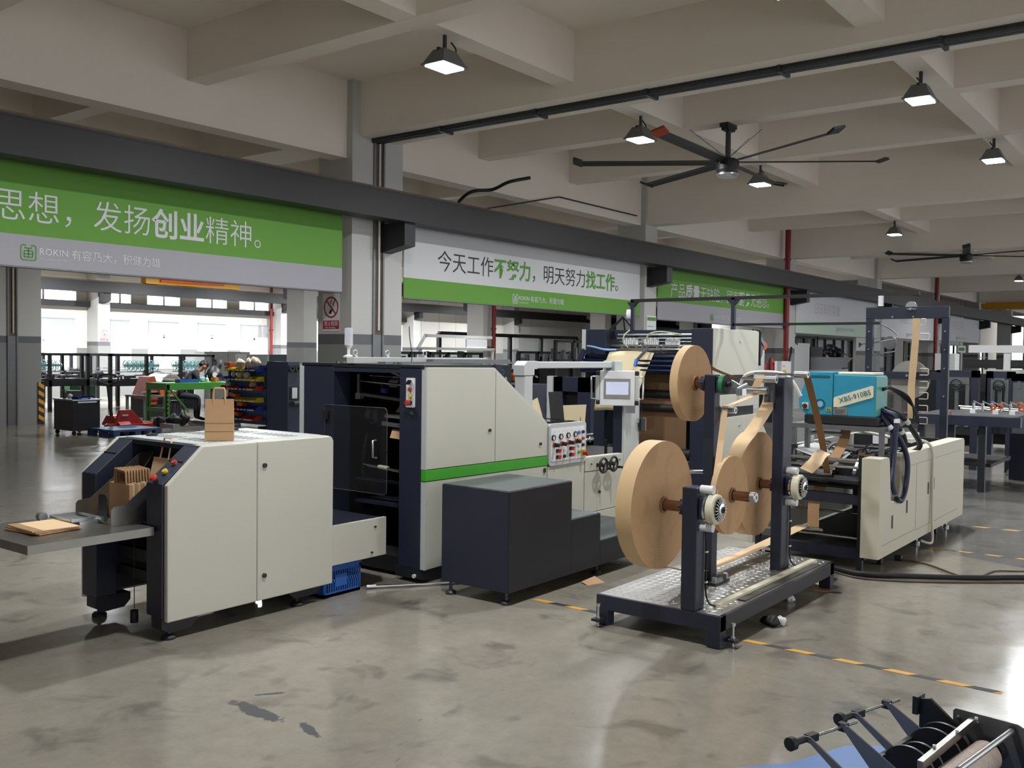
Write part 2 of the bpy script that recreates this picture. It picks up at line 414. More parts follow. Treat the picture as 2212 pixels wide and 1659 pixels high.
# glazed outer wall closing the far part of the hall
holes = [(30.2, 31.6, [(0.2, 2.35)]), (34.6, 37.9, [(0.3, 2.45)]), (38.1, 42.6, [(0.3, 2.45)]), (44.0, 49.0, [(0.3, 2.5)]), (50.6, 55.6, [(0.3, 2.5)]), (57.2, 63, [(0.3, 2.5)]), (64.6, 71, [(0.3, 2.5)])]
wall_along_x('wall_right', 29.0, X1, 13.6, 13.85, 4.65, holes)
for i, (a, b, zs) in enumerate(holes):
    z0, z1 = zs[0]; f = MB(); t = 0.09
    f.box(a, b, 13.56, 13.75, z0, z0 + t).box(a, b, 13.56, 13.75, z1 - t, z1).box(a, a + t, 13.56, 13.75, z0, z1).box(b - t, b, 13.56, 13.75, z0, z1)
    f.box(a, b, 13.6, 13.7, 1.72, 1.77); n = max(1, int((b - a) / 1.5))
    for k in range(1, n + 1): f.box(a + (b - a) * k / (n + 1) - 0.035, a + (b - a) * k / (n + 1) + 0.035, 13.6, 13.7, z0, z1)
    o = struct('window_%d' % (i + 8), f, black)
    MB().box(a + t, b - t, 13.66, 13.665, z0 + t, z1 - t).build('pane', clear_pane, o)
wall_along_x('wall_end', 62.0, 62.01, 14, 31.2, 5.2, [])
struct('wall_left', MB().box(-7.2, -7.0, Y0, Y1, 0, 5.22), wallwhite)
# the hall's end wall, seen past the last column
m = MB().box(75.8, 76.0, Y0, 9.0, 0, 0.9).box(75.8, 76.0, Y0, 9.0, 3.0, 5.22)
for y in (-9, -5, -1, 3, 7): m.box(75.8, 76.0, y, y + 1.0, 0.9, 3.0)
struct('wall_far', m, wallwhite)

# ---------------------------------------------------------------- crane runways (black steel I-beams on corbels)
def runway(name, label, x0, x1, y, z0, z1, xs, cz, group='crane runway beams', step=0.42):
    o = thing(name, label, 'crane beam', ((x0 + x1) / 2, y, z0), 0, group)
    t = 0.022
    MB().box(x0, x1, y - 0.15, y + 0.15, z0, z0 + t).box(x0, x1, y - 0.15, y + 0.15, z1 - 0.05 - t, z1 - 0.05).box(x0, x1, y - 0.145, y - 0.125, z0 + t, z1 - 0.05 - t).box(x0, x1, y + 0.0, y + 0.02, z0 + t, z1 - 0.05 - t).build('girder', steel_black, o)
    MB().box(x0, x1, y - 0.03, y + 0.03, z1 - 0.05, z1).build('rail', rusty, o)
    for (xa, xb) in xs:
        k = MB().prism([(y - 0.05 - 0.03, z0), (y + step, z0), (y + step, cz - 0.08), (y - 0.08, cz)], 'x', xa, xb)
        k.build('corbel', black, o)
    return o
runway('crane_beam', 'long black crane runway beam passing above the green and white banners', X0, 72, 9.09, 3.36, 3.78, [(9.39, 9.6)] + [(x - 0.16, x + 0.06) for x in MAINX[2:-1]], 3.05, step=0.37)
runway('crane_beam', 'black crane beam high across the back bay, in front of the bright window strips', X0, 61, 30.05, 3.46, 3.86, [(x + 0.0, x + 0.25) for x in MAINX[1:-2]], 3.2, step=0.25)
m = MB()
for xa, xb in ((9.75, 16.9), (17.4, 24.55), (25.05, 32.2)): m.box(xa, xb, 30.7, 30.98, 3.0, 3.17)
tag(m.build('lintel_beam', steel_black), 'lower dark steel beam between the blinds and the bright window strips', 'steel beam')
runway('crane_beam', 'black crane runway beam along the middle columns of the back bay', X0, 61, 20.98, 3.36, 3.78, [(x + 0.05, x + 0.27) for x in MAINX[2:-2]], 3.05, step=-0.3)

# ---------------------------------------------------------------- banners
def banner(label, x0, x1, ztop, zmid, zbot, up_m, lo_m, chars, x_text, zt, size, cols, small, sx, sz, ssz, smallmat, logo):
    y = 9.44
    o = thing('banner', label, 'banner', ((x0 + x1) / 2, y, zbot), 0, 'slogan banners under the crane beam')
    MB().box(x0, x1, y, y + 0.012, zmid, ztop).build('upper_panel', up_m, o)
    MB().box(x0, x1, y, y + 0.012, zbot, zmid).build('lower_panel', lo_m, o)
    groups = {}
    for i, ch in enumerate(chars): groups.setdefault(cols[i], []).append((i, ch))
    for (mt, bold), lst in groups.items():
        t = MB()
        for i, ch in lst: t.text(ch, size, (x_text + i * size * 1.0, y - 0.004, zt), (1, 0, 0), (0, 0, 1), off=0.022 if bold else (-0.004))
        t.build('lettering', mt, o, recalc=False)
    t = MB(); t.text(small, ssz, (sx, y - 0.004, sz), (1, 0, 0), (0, 0, 1)).text('ROKIN', ssz * 0.86, (sx - ssz * 2.9, y - 0.004, sz + ssz * 0.12), (1, 0, 0), (0, 0, 1), off=0.012).text('TECHNOLOGY', ssz * 0.36, (sx - ssz * 2.9, y - 0.004, sz - ssz * 0.38), (1, 0, 0), (0, 0, 1))
    t.build('slogan', smallmat, o, recalc=False)
    # square round-cornered emblem
    lx, lz, ls = sx - ssz * 4.45, sz - ssz * 0.42, ssz * 1.3; e = MB()
    def strip(pts):
        for p, q in zip(pts[:-1], pts[1:]): e.bar((lx + p[0] * ls, y - 0.003, lz + p[1] * ls), (lx + q[0] * ls, y - 0.003, lz + q[1] * ls), ls * 0.075, 0.002, up=(0, 1, 0))
    strip([(0.35, 1), (0.1, 1), (0, 0.9), (0, 0.1), (0.1, 0), (0.9, 0), (1, 0.1), (1, 0.9), (0.9, 1), (0.65, 1)])
    strip([(0.28, 0.88), (0.28, 0.8), (0.72, 0.8), (0.72, 0.88)]); strip([(0.22, 0.62), (0.78, 0.62), (0.78, 0.2), (0.22, 0.2), (0.22, 0.62)]); strip([(0.22, 0.41), (0.78, 0.41)]); strip([(0.5, 0.8), (0.5, 0.2)])
    e.build('emblem', logo, o)
    MB().cyl((x0, y + 0.006, zbot), (x1, y + 0.006, zbot), 0.012, 8).build('bottom_rod', greyplate, o)
    return o
W, Wb = (grey_mark, False), (grey_mark, True); K, Gb = (dark_mark, False), (green_mark, True)
banner('large green and grey banner with white Chinese characters, nearest on the left', 2.2, 8.66, 3.41, 2.70, 2.385, banner_green, banner_grey,
       '思想，发扬创业精神。', 4.215, 2.852, 0.335, [W, W, W, W, W, Wb, Wb, W, W, W], '有容乃大，积健为雄', 4.99, 2.505, 0.112, grey_mark, green_mark)
banner('white banner with black and green characters over a green lower band', 9.83, 16.5, 3.40, 2.665, 2.372, banner_white, banner_green,
       '今天工作不努力，明天努力找工作。', 10.53, 2.835, 0.335, [K] * 4 + [Gb] * 3 + [K] * 5 + [Gb] * 3 + [K], '有容乃大，积健为雄', 12.86, 2.475, 0.11, grey_mark, grey_mark)
banner('green banner with white characters over a grey band, seen behind the black frame', 17.24, 24.05, 3.47, 2.72, 2.335, banner_green, banner_grey,
       '产品质量无缺陷，顾客服务无抱怨。', 17.77, 2.845, 0.34, [W, W, Wb, Wb, W, W, W, W, W, W, Wb, Wb, W, W, W, W], '有容乃大，积健为雄', 20.2, 2.44, 0.12, grey_mark, green_mark)
pale = M('translucent_banner_cloth', '#cfcfd3', 0.7, var=0.02); palegreen = M('pale_green_banner_band', '#bcd0c0', 0.7, var=0.02)
F1 = (M('faint_print', '#b9b7bd', 0.7), False)
banner('pale washed-out banner just behind the tall navy gantry', 24.85, 32.01, 3.40, 2.62, 2.25, pale, palegreen, '日日有的事故', 26.2, 2.84, 0.36, [F1, F1, F1, F1, F1, F1], '有容乃大，积健为雄', 28.6, 2.4, 0.12, F1[0], F1[0])
banner('pale banner seen through the opening of the navy gantry', 32.49, 39.65, 3.38, 2.68, 2.3, pale, pale, '一切为人三', 34.2, 2.85, 0.36, [F1] * 5, '有容乃大，积健为雄', 36.0, 2.42, 0.12, F1[0], F1[0])
banner('farthest pale banner, right of the navy gantry', 40.13, 47.29, 3.36, 2.72, 2.34, pale, pale, '不生产三不良', 42.2, 2.88, 0.36, [F1] * 6, '有容乃大，积健为雄', 43.5, 2.46, 0.12, F1[0], F1[0])

# ---------------------------------------------------------------- ceiling floodlights
def floodlight(x, y, label, watts=None):
    o = thing('floodlight', label, 'ceiling lamp', (x, y, 4.35), 0.0, 'LED floodlights on the beams')
    q = lambda s, z: [(x - s, y - s * 0.8, z), (x + s, y - s * 0.8, z), (x + s, y + s * 0.8, z), (x - s, y + s * 0.8, z)]
    k = MB(); k.add(q(0.17, 4.36) + q(0.09, 4.5), [(0, 1, 5, 4), (1, 2, 6, 5), (2, 3, 7, 6), (3, 0, 4, 7), (4, 5, 6, 7)])
    k.box(x - 0.18, x + 0.18, y - 0.145, y + 0.145, 4.345, 4.362); k.build('housing', greyplate, o)
    MB().box(x - 0.15, x + 0.15, y - 0.115, y + 0.115, 4.335, 4.347).build('lens', lamp_glow, o)
    MB().cyl((x, y, 4.5), (x, y, 4.65), 0.02, 8).bar((x - 0.1, y, 4.5), (x + 0.1, y, 4.5), 0.03).build('bracket', steel_dark, o)
    MB().tube(smooth_path([(x + 0.05, y, 4.52), (x + 0.16, y + 0.02, 4.5), (x + 0.22, y + 0.05, 4.58), (x + 0.2, y + 0.1, 4.66)]), 0.008, 6).build('cable', rubber, o)
    ld = bpy.data.lights.new('floodlight_glow', 'AREA'); ld.shape = 'RECTANGLE'; ld.size = 0.3; ld.size_y = 0.23; ld.energy = watts or LAMP_W; ld.color = (0.95, 0.98, 1.0); ld.spread = radians(170)
    lo = bpy.data.objects.new('floodlight_glow', ld); C.objects.link(lo); lo.location = (0, 0, -0.03); lo.parent = o
for x, y, l in ((6.95, 6.16, 'bright floodlight on the crossed beams, nearest to the camera'), (10.72, 6.16, 'bright floodlight just left of the near fan'), (10.75, 2.78, 'bright floodlight at the upper right of the hall'),
                (14.55, 2.78, 'floodlight at the right edge beyond the near fan'), (14.55, 6.16, 'floodlight seen just behind the near fan blade'), (22.0, 6.16, 'small floodlight above the red sprinkler pipe'),
                (37.0, 6.16, 'farthest floodlight at the right edge below the far fan'), (18.3, 2.78, 'floodlight out of view on the right beam'), (3.2, 2.78, 'floodlight above the camera'), (3.2, 6.16, 'floodlight on the left beam near the camera'),
                (6.95, 2.78, 'floodlight over the machine parts'), (26, 2.78, 'floodlight in the far right bay')):
    floodlight(x, y, l)
for x, y, l in ((12.0, 27.33, 'first'), (15.6, 27.33, 'second'), (19.2, 27.33, 'third'), (22.8, 27.33, 'fourth'), (26.4, 27.33, 'fifth'), (31.0, 27.33, 'sixth'), (37.0, 27.33, 'seventh')):  # row of lamps added to brighten the back bay
    floodlight(x, y, 'added floodlight over the back bay windows, %s from the left' % l, BAY_W)
for x, y, l in ((13.0, 16.78, 'first'), (20.5, 16.78, 'second'), (28.0, 13.23, 'third')):  # further lamps added to lighten the bay behind the banners
    floodlight(x, y, 'added floodlight behind the banners, %s from the left' % l, BAY_W * .5)

# ---------------------------------------------------------------- ceiling fans
def fan(x, y, label, rot, rust_tip=False):
    o = thing('ceiling_fan', label, 'ceiling fan', (x, y, 4.02), 0.0, 'large six-blade ceiling fans')
    MB().prism([(x - 0.13, 4.65), (x + 0.13, 4.65), (x + 0.1, 4.56), (x - 0.1, 4.56)], 'y', y - 0.05, y + 0.05).box(x - 0.14, x + 0.14, y - 0.06, y + 0.06, 4.6, 4.65).build('mount', black, o)
    MB().cyl((x, y, 4.2), (x, y, 4.6), 0.035, 12).build('downrod', steel_dark, o)
    MB().lathe([(0, 4.21), (0.1, 4.2), (0.15, 4.16), (0.15, 4.05), (0.14, 4.02), (0.14, 3.98), (0.11, 3.96), (0, 3.955)], (x, y, 0), (0, 0, 1), 28).build('motor', black, o)
    MB().lathe([(0.142, 4.0), (0.148, 4.0), (0.148, 3.985), (0.12, 3.955), (0, 3.95)], (x, y, 0), (0, 0, 1), 28).build('motor_cap', alu, o)
    for k in range(6):
        a = rot + k * pi / 3; R = Matrix.Rotation(a, 3, 'Z') @ Matrix.Rotation(radians(14), 3, 'X'); c = Vector((x, y, 4.15)); b = MB()
        prof = [(-0.085, 0.0), (-0.05, 0.012), (0.0, 0.016), (0.06, 0.008), (0.085, -0.006), (0.0, 0.004)]
        vs = [c + R @ Vector((r, p, q)) for r in (0.16, 1.92) for p, q in prof]; n = 6
        b.add(vs, [tuple(range(n)), tuple(range(2 * n - 1, n - 1, -1))] + [(i, n + i, n + (i + 1) % n, (i + 1) % n) for i in range(n)])
        bl = b.build('blade', black, o)
        w_ = MB(); w_.obox(c + R @ Vector((1.97, 0, 0.02)), (0.13, 0.17, 0.03), R @ Matrix.Rotation(radians(-20), 3, 'Y')); w_.build('winglet', rust if (rust_tip and k in (3,)) else black, bl)
    k = MB()
    for dx, dy, hz in ((0.5, -0.25, 0.5), (0.9, 0.1, 0.5), (-0.9, 0.5, 0.22), (-0.7, 0.2, 0.3)): k.cyl((x, y, 4.2), (x + dx, y + dy, 4.2 + hz * 0.9), 0.004, 5)
    k.build('guy_wire', steel_dark, o)
fan(11.75, 5.43, 'large dark ceiling fan in the middle of the picture, near the camera', radians(2), True)
fan(25.4, 5.4, 'far ceiling fan at the right edge of the picture', radians(12))
m = MB().tube(smooth_path([(11.4, 8.4, 4.2), (11.15, 8.6, 4.12), (11.2, 8.95, 4.05), (10.95, 9.15, 4.0), (11.0, 9.45, 3.85), (11.3, 9.5, 3.78)]), 0.025, 8)
m.tube([(11.3, 9.5, 3.78), (13.8, 9.53, 4.35), (16.5, 9.53, 4.35)], 0.012, 6)
tag(m.build('power_cable', rubber), 'black looped power cable hanging from the concrete beam left of the near fan', 'cable')

# ---------------------------------------------------------------- red sprinkler pipes
for x, y, l, lo in ((24.0, 9.37, 'red fire pipe rising behind the black machine frame', 0), (39.3, 9.37, 'red fire pipe beyond the navy gantry', 0), (25.0, 19.85, 'red pipe on the back bay column with the yellow sign', 0), (24.3, 30.55, 'red pipe beside the far windows with blinds', 0)):
    o = thing('fire_pipe', l, 'pipe', (x, y, 0), 0, 'red fire pipes')
    MB().cyl((x, y, 0), (x, y, 4.9), 0.07 if y < 30 else 0.06, 14).build('pipe', red_pipe, o)
    k = MB()
    for z in (1.2, 2.4, 3.2, 4.1): k.lathe([(0.07, z), (0.09, z), (0.09, z + 0.06), (0.07, z + 0.06)], (x, y, 0), (0, 0, 1), 14)
    k.build('coupling', red_pipe, o)

# ---------------------------------------------------------------- overhead cranes
def crane(name, label, p0, p1, h, extra):
    o = thing(name, label, 'crane', p0, 0)
    MB().bar(p0, p1, 0.22, h).build('girder', crane_yellow, o)
    MB().obox(p0, (0.5, 0.3, 0.22), Matrix.Identity(3)).build('end_carriage', crane_yellow, o)
    if extra:
        k = MB()
        for dx in (0.3, 0.6, 0.9): k.cyl((p0[0] + dx, p0[1] - 0.16, p0[2] + .02), (p0[0] + dx + 2, p0[1] - 0.16, p0[2] + .05), 0.05, 8)
        k.build('cable_track', orange, o)
crane('overhead_crane', 'orange overhead crane at the far right end of the hall', (46.4, 9.0, 3.98), (46.6, -2, 3.98), 0.3, False)
crane('overhead_crane', 'yellow overhead crane above the window strips of the back bay', (18.7, 30.05, 3.97), (22.3, 30.05, 3.97), 0.2, True)

# ---------------------------------------------------------------- signs on columns
def nosmoke(name, label, face, org, s):
    """round ban sign with the lettered red plate below; org = lower-left corner, rv = reading direction"""
    rv = Vector(face); uv = Vector((0, 0, 1)); n = rv.cross(uv); org = Vector(org)
    P = lambda a, b, d=0.0: org + rv * (a * s) + uv * (b * s) + n * d
    o = thing(name, label, 'sign', org, 0, 'no-smoking signs')
    MB().add([P(0, 0, .002), P(1, 0, .002), P(1, 1.5, .002), P(0, 1.5, .002), P(0, 0), P(1, 0), P(1, 1.5), P(0, 1.5)], [(0, 1, 2, 3), (4, 5, 6, 7), (0, 1, 5, 4), (1, 2, 6, 5), (2, 3, 7, 6), (3, 0, 4, 7)]).build('plate', white_pl, o)
    r = MB(); N = 28
    vs = [P(.5 + rr * cos(2 * pi * k / N), .95 + rr * sin(2 * pi * k / N), .004) for rr in (.36, .43) for k in range(N)]
    r.add(vs, [(k, (k + 1) % N, N + (k + 1) % N, N + k) for k in range(N)])
    r.add([P(.22, 1.18, .004), P(.27, 1.23, .004), P(.78, .72, .004), P(.73, .67, .004)], [(0, 1, 2, 3)])
    r.add([P(.02, .08, .004), P(.98, .08, .004), P(.98, .42, .004), P(.02, .42, .004)], [(0, 1, 2, 3)])
    r.build('red_marks', M('sign_red', '#a8323a', 0.5), o, recalc=False)
    k = MB().add([P(.38, .7, .005), P(.5, .68, .005), P(.58, .85, .005), P(.46, .87, .005)], [(0, 1, 2, 3)])
    for c in ((.58, 1.0), (.66, 1.12), (.45, 1.1)): k.add([P(c[0], c[1], .005), P(c[0] + .05, c[1], .005), P(c[0] + .1, c[1] + .14, .005), P(c[0] + .05, c[1] + .14, .005)], [(0, 1, 2, 3)])
    k.build('cigarette_mark', dark_mark, o, recalc=False)
    MB().text('禁止吸烟', .2 * s, P(.1, .23, .006), rv, uv).text('No smoking', .12 * s, P(.17, .11, .006), rv, uv).build('lettering', white_mark, o, recalc=False)
nosmoke('no_smoking_sign', 'no-smoking sign on the near double column above the dado', (0, -1, 0), (8.845, 10.02, 1.88), 0.34)
nosmoke('no_smoking_sign', 'small no-smoking sign on the far grey column between the blinds', (1, 0, 0), (17.02, 30.29, 1.85), 0.28)
def caution(label, x, y, z):
    o = thing('warning_sign', label, 'sign', (x, y, z), 0)
    MB().box(x, x + .24, y - .004, y, z, z + .5).build('plate', yellow, o)
    MB().box(x, x + .24, y - .006, y - .003, z + .4, z + .5).build('header', dark_mark, o)
    MB().box(x + .05, x + .19, y - .008, y - .005, z + .43, z + .47).build('header_print', red_paint, o)
    MB().add([(x + .09, y - .006, z + .26), (x + .12, y - .006, z + .25), (x + .17, y - .006, z + .34), (x + .14, y - .006, z + .35)], [(0, 1, 2, 3)]).box(x + .03, x + .21, y - .006, y - .003, z + .1, z + .15).box(x + .03, x + .21, y - .006, y - .003, z + .02, z + .05).build('print', dark_mark, o)
caution('yellow warning sign on the back bay column beside the red pipe', 25.0 - .24 + .1 + .2, 19.99, 1.62)
caution('yellow warning sign on a far column at the right edge', 55.0, 9.44, 1.9)
o = thing('notice_board', 'white notice sheet with green heading on the column between the banners', 'notice', (16.8, 9.44, 1.5), 0)
MB().box(16.8, 17.18, 9.435, 9.455, 1.35, 2.4).build('sheet', white_pl, o)
MB().box(16.82, 17.16, 9.43, 9.436, 2.3, 2.37).build('heading', green_mark, o)
k = MB()
for i in range(9): k.box(16.84, 17.14 - 0.03 * (i % 3), 9.431, 9.436, 1.5 + i * 0.085, 1.513 + i * 0.085)
k.build('print_lines', greyplate, o)
o = thing('notice_sheet', 'white notice sheet low on the back bay column with the yellow sign', 'notice', (24.7, 19.98, 1.0), 0)
MB().box(24.66, 25.06, 19.975, 19.99, 1.0, 1.48).build('sheet', white_pl, o)
k = MB()
for i in range(5): k.box(24.7, 25.0 - 0.04 * (i % 2), 19.97, 19.976, 1.1 + i * 0.07, 1.125 + i * 0.07)
k.build('print_lines', greyplate, o)
o = thing('hanging_sign', 'green and white sign hanging before the far windows', 'sign', (45.3, 9.7, 1.9), 0)
MB().box(44.6, 46.0, 9.7, 9.73, 1.9, 2.2).build('plate', white_pl, o); MB().box(44.7, 45.7, 9.69, 9.7, 1.97, 2.12).build('print', green_mark, o)
MB().cyl((44.9, 9.715, 2.2), (44.9, 9.715, 4.2), 0.012, 6).cyl((45.8, 9.715, 2.2), (45.8, 9.715, 4.2), 0.012, 6).build('hanger', steel_dark, o)
# ================================================================ THE PAPER BAG LINE
def foot(mb, x, y, ztop, r=0.045):
    mb.lathe([(0, 0), (r, 0), (r * 1.02, 0.012), (r * 0.8, 0.024), (0.012, 0.028), (0.011, ztop)], (x, y, 0), (0, 0, 1), 18)
def screw(mb, x, y, z, n, r=0.011, d=0.012):
    n = Vector(n); p = Vector((x, y, z)); mb.cyl(p - n * 0.002, p + n * d, r, 12)
def button(parent, p, n, r, capmat, name='push_button', d=0.016):
    n = Vector(n); p = Vector(p)
    k = MB().mat(0).lathe([(r * 1.25, 0), (r * 1.25, 0.005), (r, 0.006)], p, n, 16).mat(1).lathe([(r, 0.004), (r, d), (r * 0.85, d + 0.003), (0, d + 0.003)], p, n, 16)
    return k.build(name, [chrome, capmat], parent)
def estop(parent, p, n, r):
    n = Vector(n); p = Vector(p)
    k = MB().mat(0).lathe([(r * 0.75, 0), (r * 0.75, 0.02)], p, n, 16).mat(1).lathe([(r * 0.7, 0.018), (r, 0.024), (r, 0.036), (r * 0.8, 0.044), (0, 0.045)], p, n, 18)
    return k.build('emergency_stop', [rubber, red_paint], parent)

# ---------------------------------------------------------------- delivery unit at the near end
dl = thing('delivery_unit', 'cream and navy bag delivery cabinet with a stainless tray, nearest machine on the left', 'machine', (3.56, 5.05, 0))
XL, XR, YN, YF, ZB, ZT = 2.967, 4.155, 4.60, 5.50, 0.11, 1.06
def side_poly(x0, x1, r=0.03):
    return [(x0, ZB), (x1, ZB)] + [(x1, ZT - r)] + arc(x1 - r, ZT - r, r, 0, pi / 2, 4)[1:] + [(x0 + 0.225, ZT), (x0, 0.86)]
for nm, ya, yb in (('side_panel', YN, YN + 0.035), ('side_panel', YF - 0.035, YF)):
    xs = 3.563
    MB().prism([(XL, ZB), (xs - .002, ZB), (xs - .002, ZT), (XL + 0.225, ZT), (XL, 0.86)], 'y', ya, yb).build(nm, cream, dl, bevel=0.006)
    MB().prism([(xs + .002, ZB), (XR, ZB), (XR, ZT - 0.03)] + arc(XR - .03, ZT - .03, .03, 0, pi / 2, 4) + [(xs + .002, ZT)], 'y', ya, yb).build('rear_door', cream, dl, bevel=0.006)
for z in (0.918, 0.258): k = MB(); screw(k, 3.612, YN, z, (0, -1, 0), .014); k.build('lock', steel_dark, dl)
# navy box frames inside both side panels, with the sloping shoulders
for ya, yb in ((YN + 0.035, YN + 0.185), (YF - 0.185, YF - 0.035)):
    MB().prism([(XL - .012, 0.13), (XL + .12, 0.13), (XL + .12, 0.82), (XL + .34, 1.03), (XL + .225, 1.055), (XL - .012, 0.865)], 'y', ya, yb).build('front_frame', navy, dl, bevel=0.004)
    MB().box(XL + .12, XR - .02, ya + .01, yb - .01, 0.16, 0.98).build('inner_frame', navy_d, dl)
    MB().prism([(XL - .012, .13), (XL + .21, .13), (XL + .21, .085), (XL + .17, .045), (XL + .04, .04), (XL - .012, .07)], 'y', ya + .0, yb - .05).build('foot_plate', navy_d, dl)
MB().prism([(3.85, .16), (4.12, .16), (4.12, .09), (4.07, .05), (3.9, .05), (3.85, .09)], 'y', YN + .06, YN + .17).build('foot_plate', navy_d, dl)
MB().prism([(3.85, .16), (4.12, .16), (4.12, .09), (4.07, .05), (3.9, .05), (3.85, .09)], 'y', YF - .17, YF - .06).build('foot_plate', navy_d, dl)
for x, y in ((3.02, YN + .075), (3.02, YF - .11), (3.93, YN + .08), (3.93, YF - .11)): k = MB(); foot(k, x, y, .09, .042); k.build('levelling_foot', black, dl)
# top: front navy strip, two slotted lids, cream shoulder
MB().box(3.19, 3.24, YN + .035, YF - .035, 1.03, 1.056).build('top_rail', navy, dl)
MB().box(3.24, 4.15, YN + .12, YN + .49, 1.035, 1.062).box(3.24, 4.15, YN + .495, YF - .02, 1.035, 1.062).build('lid', trimgrey, dl, bevel=.003)
MB().box(3.2, 4.15, YN + .035, YN + .117, 1.03, 1.06).build('shoulder_strip', cream, dl)
k = MB()
for i in range(2):
    for j in range(7):
        for a in range(3): k.box(3.34 + .27 * a, 3.46 + .27 * a, YN + .16 + .4 * i + .05 * j, YN + .166 + .4 * i + .05 * j, 1.061, 1.0635)
k.build('vent_slots', darkvoid, dl)
for x, y in ((3.36, YF - .12), (3.98, YF - .1)): MB().lathe([(0, 0), (.035, 0), (.035, .012), (.02, .016), (0, .016)], (x, y, 1.061), (0, 0, 1), 14).build('lid_latch', black, dl)
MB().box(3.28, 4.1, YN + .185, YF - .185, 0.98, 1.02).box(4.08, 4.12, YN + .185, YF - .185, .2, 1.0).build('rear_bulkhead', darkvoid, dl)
MB().box(3.1, 3.14, YN + .1, YF - .1, .36, .43).box(3.1, 3.14, YN + .1, YF - .1, .25, .31).build('cross_bar', navy_d, dl)
# buttons on the sloping navy face
sn = Vector((-.19, 0, .225)).normalized()
for (x, z, kind) in ((3.13, .965, 'r'), (3.075, .92, 'y'), (3.02, .875, 'e')):
    p = (XL - .012 + (z - .865) / .19 * .237, YN + .105, z)
    if kind == 'e': estop(dl, p, sn, .021)
    else: button(dl, p, sn, .016, red_paint if kind == 'r' else yellow)
# guide plates, rail and stainless tray
gp = [(2.79, .64), (2.79, .735), (2.81, .75), (2.86, .755), (3.05, .95), (3.3, 1.0), (3.3, .64)]
MB().prism([(2.80, .63), (2.80, .72), (2.815, .735), (2.885, .74), (3.2, .98), (3.4, .98), (3.4, .63)], 'y', 4.875, 4.879).build('guide_plate', stainless, dl)
MB().prism([(2.80, .63), (2.80, .72), (2.815, .735), (2.885, .74), (3.2, .98), (3.4, .98), (3.4, .63)], 'y', 5.245, 5.249).build('guide_plate', stainless, dl)
k = MB().box(2.87, 3.3, 4.7, 5.34, .6, .612); k.build('bed_plate', darkvoid, dl)
MB().prism(rrect(4.97, 5.06, .64, .79, .02), 'x', 2.83, 2.834).build('stop_plate', steel_dark, dl)
tr = MB().box(2.26, 2.94, 4.69, 5.40, .622, .63).box(2.26, 2.94, 4.686, 4.69, .585, .63).box(2.256, 2.26, 4.686, 5.40, .585, .63).box(2.26, 2.94, 5.4, 5.404, .585, .63)
tr.build('tray', stainless, dl)
k = MB().box(2.70, 2.80, 5.02, 5.3, .63, .65).bar((2.66, 5.04, .66), (2.82, 5.04, .66), .018).bar((2.66, 5.04, .66), (2.66, 5.26, .66), .012).bar((2.82, 5.04, .66), (2.82, 5.26, .66), .012).bar((2.66, 5.26, .66), (2.82, 5.26, .66), .018)
k.cyl((2.64, 5.3, .655), (2.64, 5.34, .655), .025, 12).cyl((2.83, 5.0, .65), (2.83, 5.03, .65), .02, 12); k.build('bag_carriage', alu, dl)
MB().tube([(3.0, 4.98, .6), (3.0, 4.98, .12)], .0025, 5).lathe([(0, .04), (.022, .04), (.022, .11), (0, .11)], (3.0, 4.98, 0), (0, 0, 1), 12).build('counterweight', rubber, dl)
# funnel plates standing up inside the mouth
MB().add([(3.16, 4.84, .78), (3.2, 4.84, .78), (3.36, 4.84, 1.0), (3.36, 5.26, 1.0), (3.2, 5.26, .78), (3.18, 5.26, .78)], [(1, 2, 3, 4)]).build('backstop', darkvoid, dl)
k = MB().tube([(3.15, 5.24, .8), (3.3, 5.24, .985)], .004, 5).tube([(3.15, 4.9, .8), (3.3, 4.9, .985)], .004, 5); k.build('guide_rod', chrome, dl)

def paper_bag(name, label, c, w, d, h, rz=0.0, handle=True, open_=True, group=None):
    """upright paper bag: front/back faces, gusseted sides, folded base line, twisted-flat handles"""
    o = thing(name, label, 'paper bag', c, rz, group)
    a, b = w / 2, d / 2; k = MB(); t = 0.35
    vs = [(-a, -b, 0), (a, -b, 0), (a, b, 0), (-a, b, 0), (-a * .98, -b * t, h), (a * .98, -b * t, h), (a * .98, b * t, h), (-a * .98, b * t, h),
          (-a + .012, 0, 0), (a - .012, 0, 0), (-a + b * .45, 0, h), (a - b * .45, 0, h)]
    k.add(vs, [(0, 1, 5, 4), (2, 3, 7, 6), (1, 9, 11, 5), (9, 2, 6, 11), (3, 8, 10, 7), (8, 0, 4, 10), (0, 8, 3, 2, 9, 1)])
    body = k.build('body', kraft, o, local=True)
    sm = body.modifiers.new('thickness', 'SOLIDIFY'); sm.thickness = .0015
    f = MB()
    for z in (h * .22, h * .42):
        yy = -b + (b - b * t) * z / h - .0012
        f.box(-a * .99, a * .99, yy - .001, yy + .001, z - .0012, z + .0012)
    f.build('crease', kraft_d, o, local=True)
    if handle:
        for s in (-1, 1):
            y = s * b * t; hh = MB(); z0 = h - .03; z1 = h + h * .26
            pts = [(-a * .45, y, z0), (-a * .42, y, z1 - .02), (-a * .34, y, z1), (a * .3, y, z1), (a * .36, y, z1 - .02), (a * .38, y, z0)]
            hh.tube(pts, .0062, 6); hh.build('handle', kraft, o, local=True)
    return o
paper_bag('paper_bag', 'upright kraft paper bag with twin handles standing on the delivery cabinet', (3.47, 4.84, 1.0635), .165, .10, .245, radians(-39))
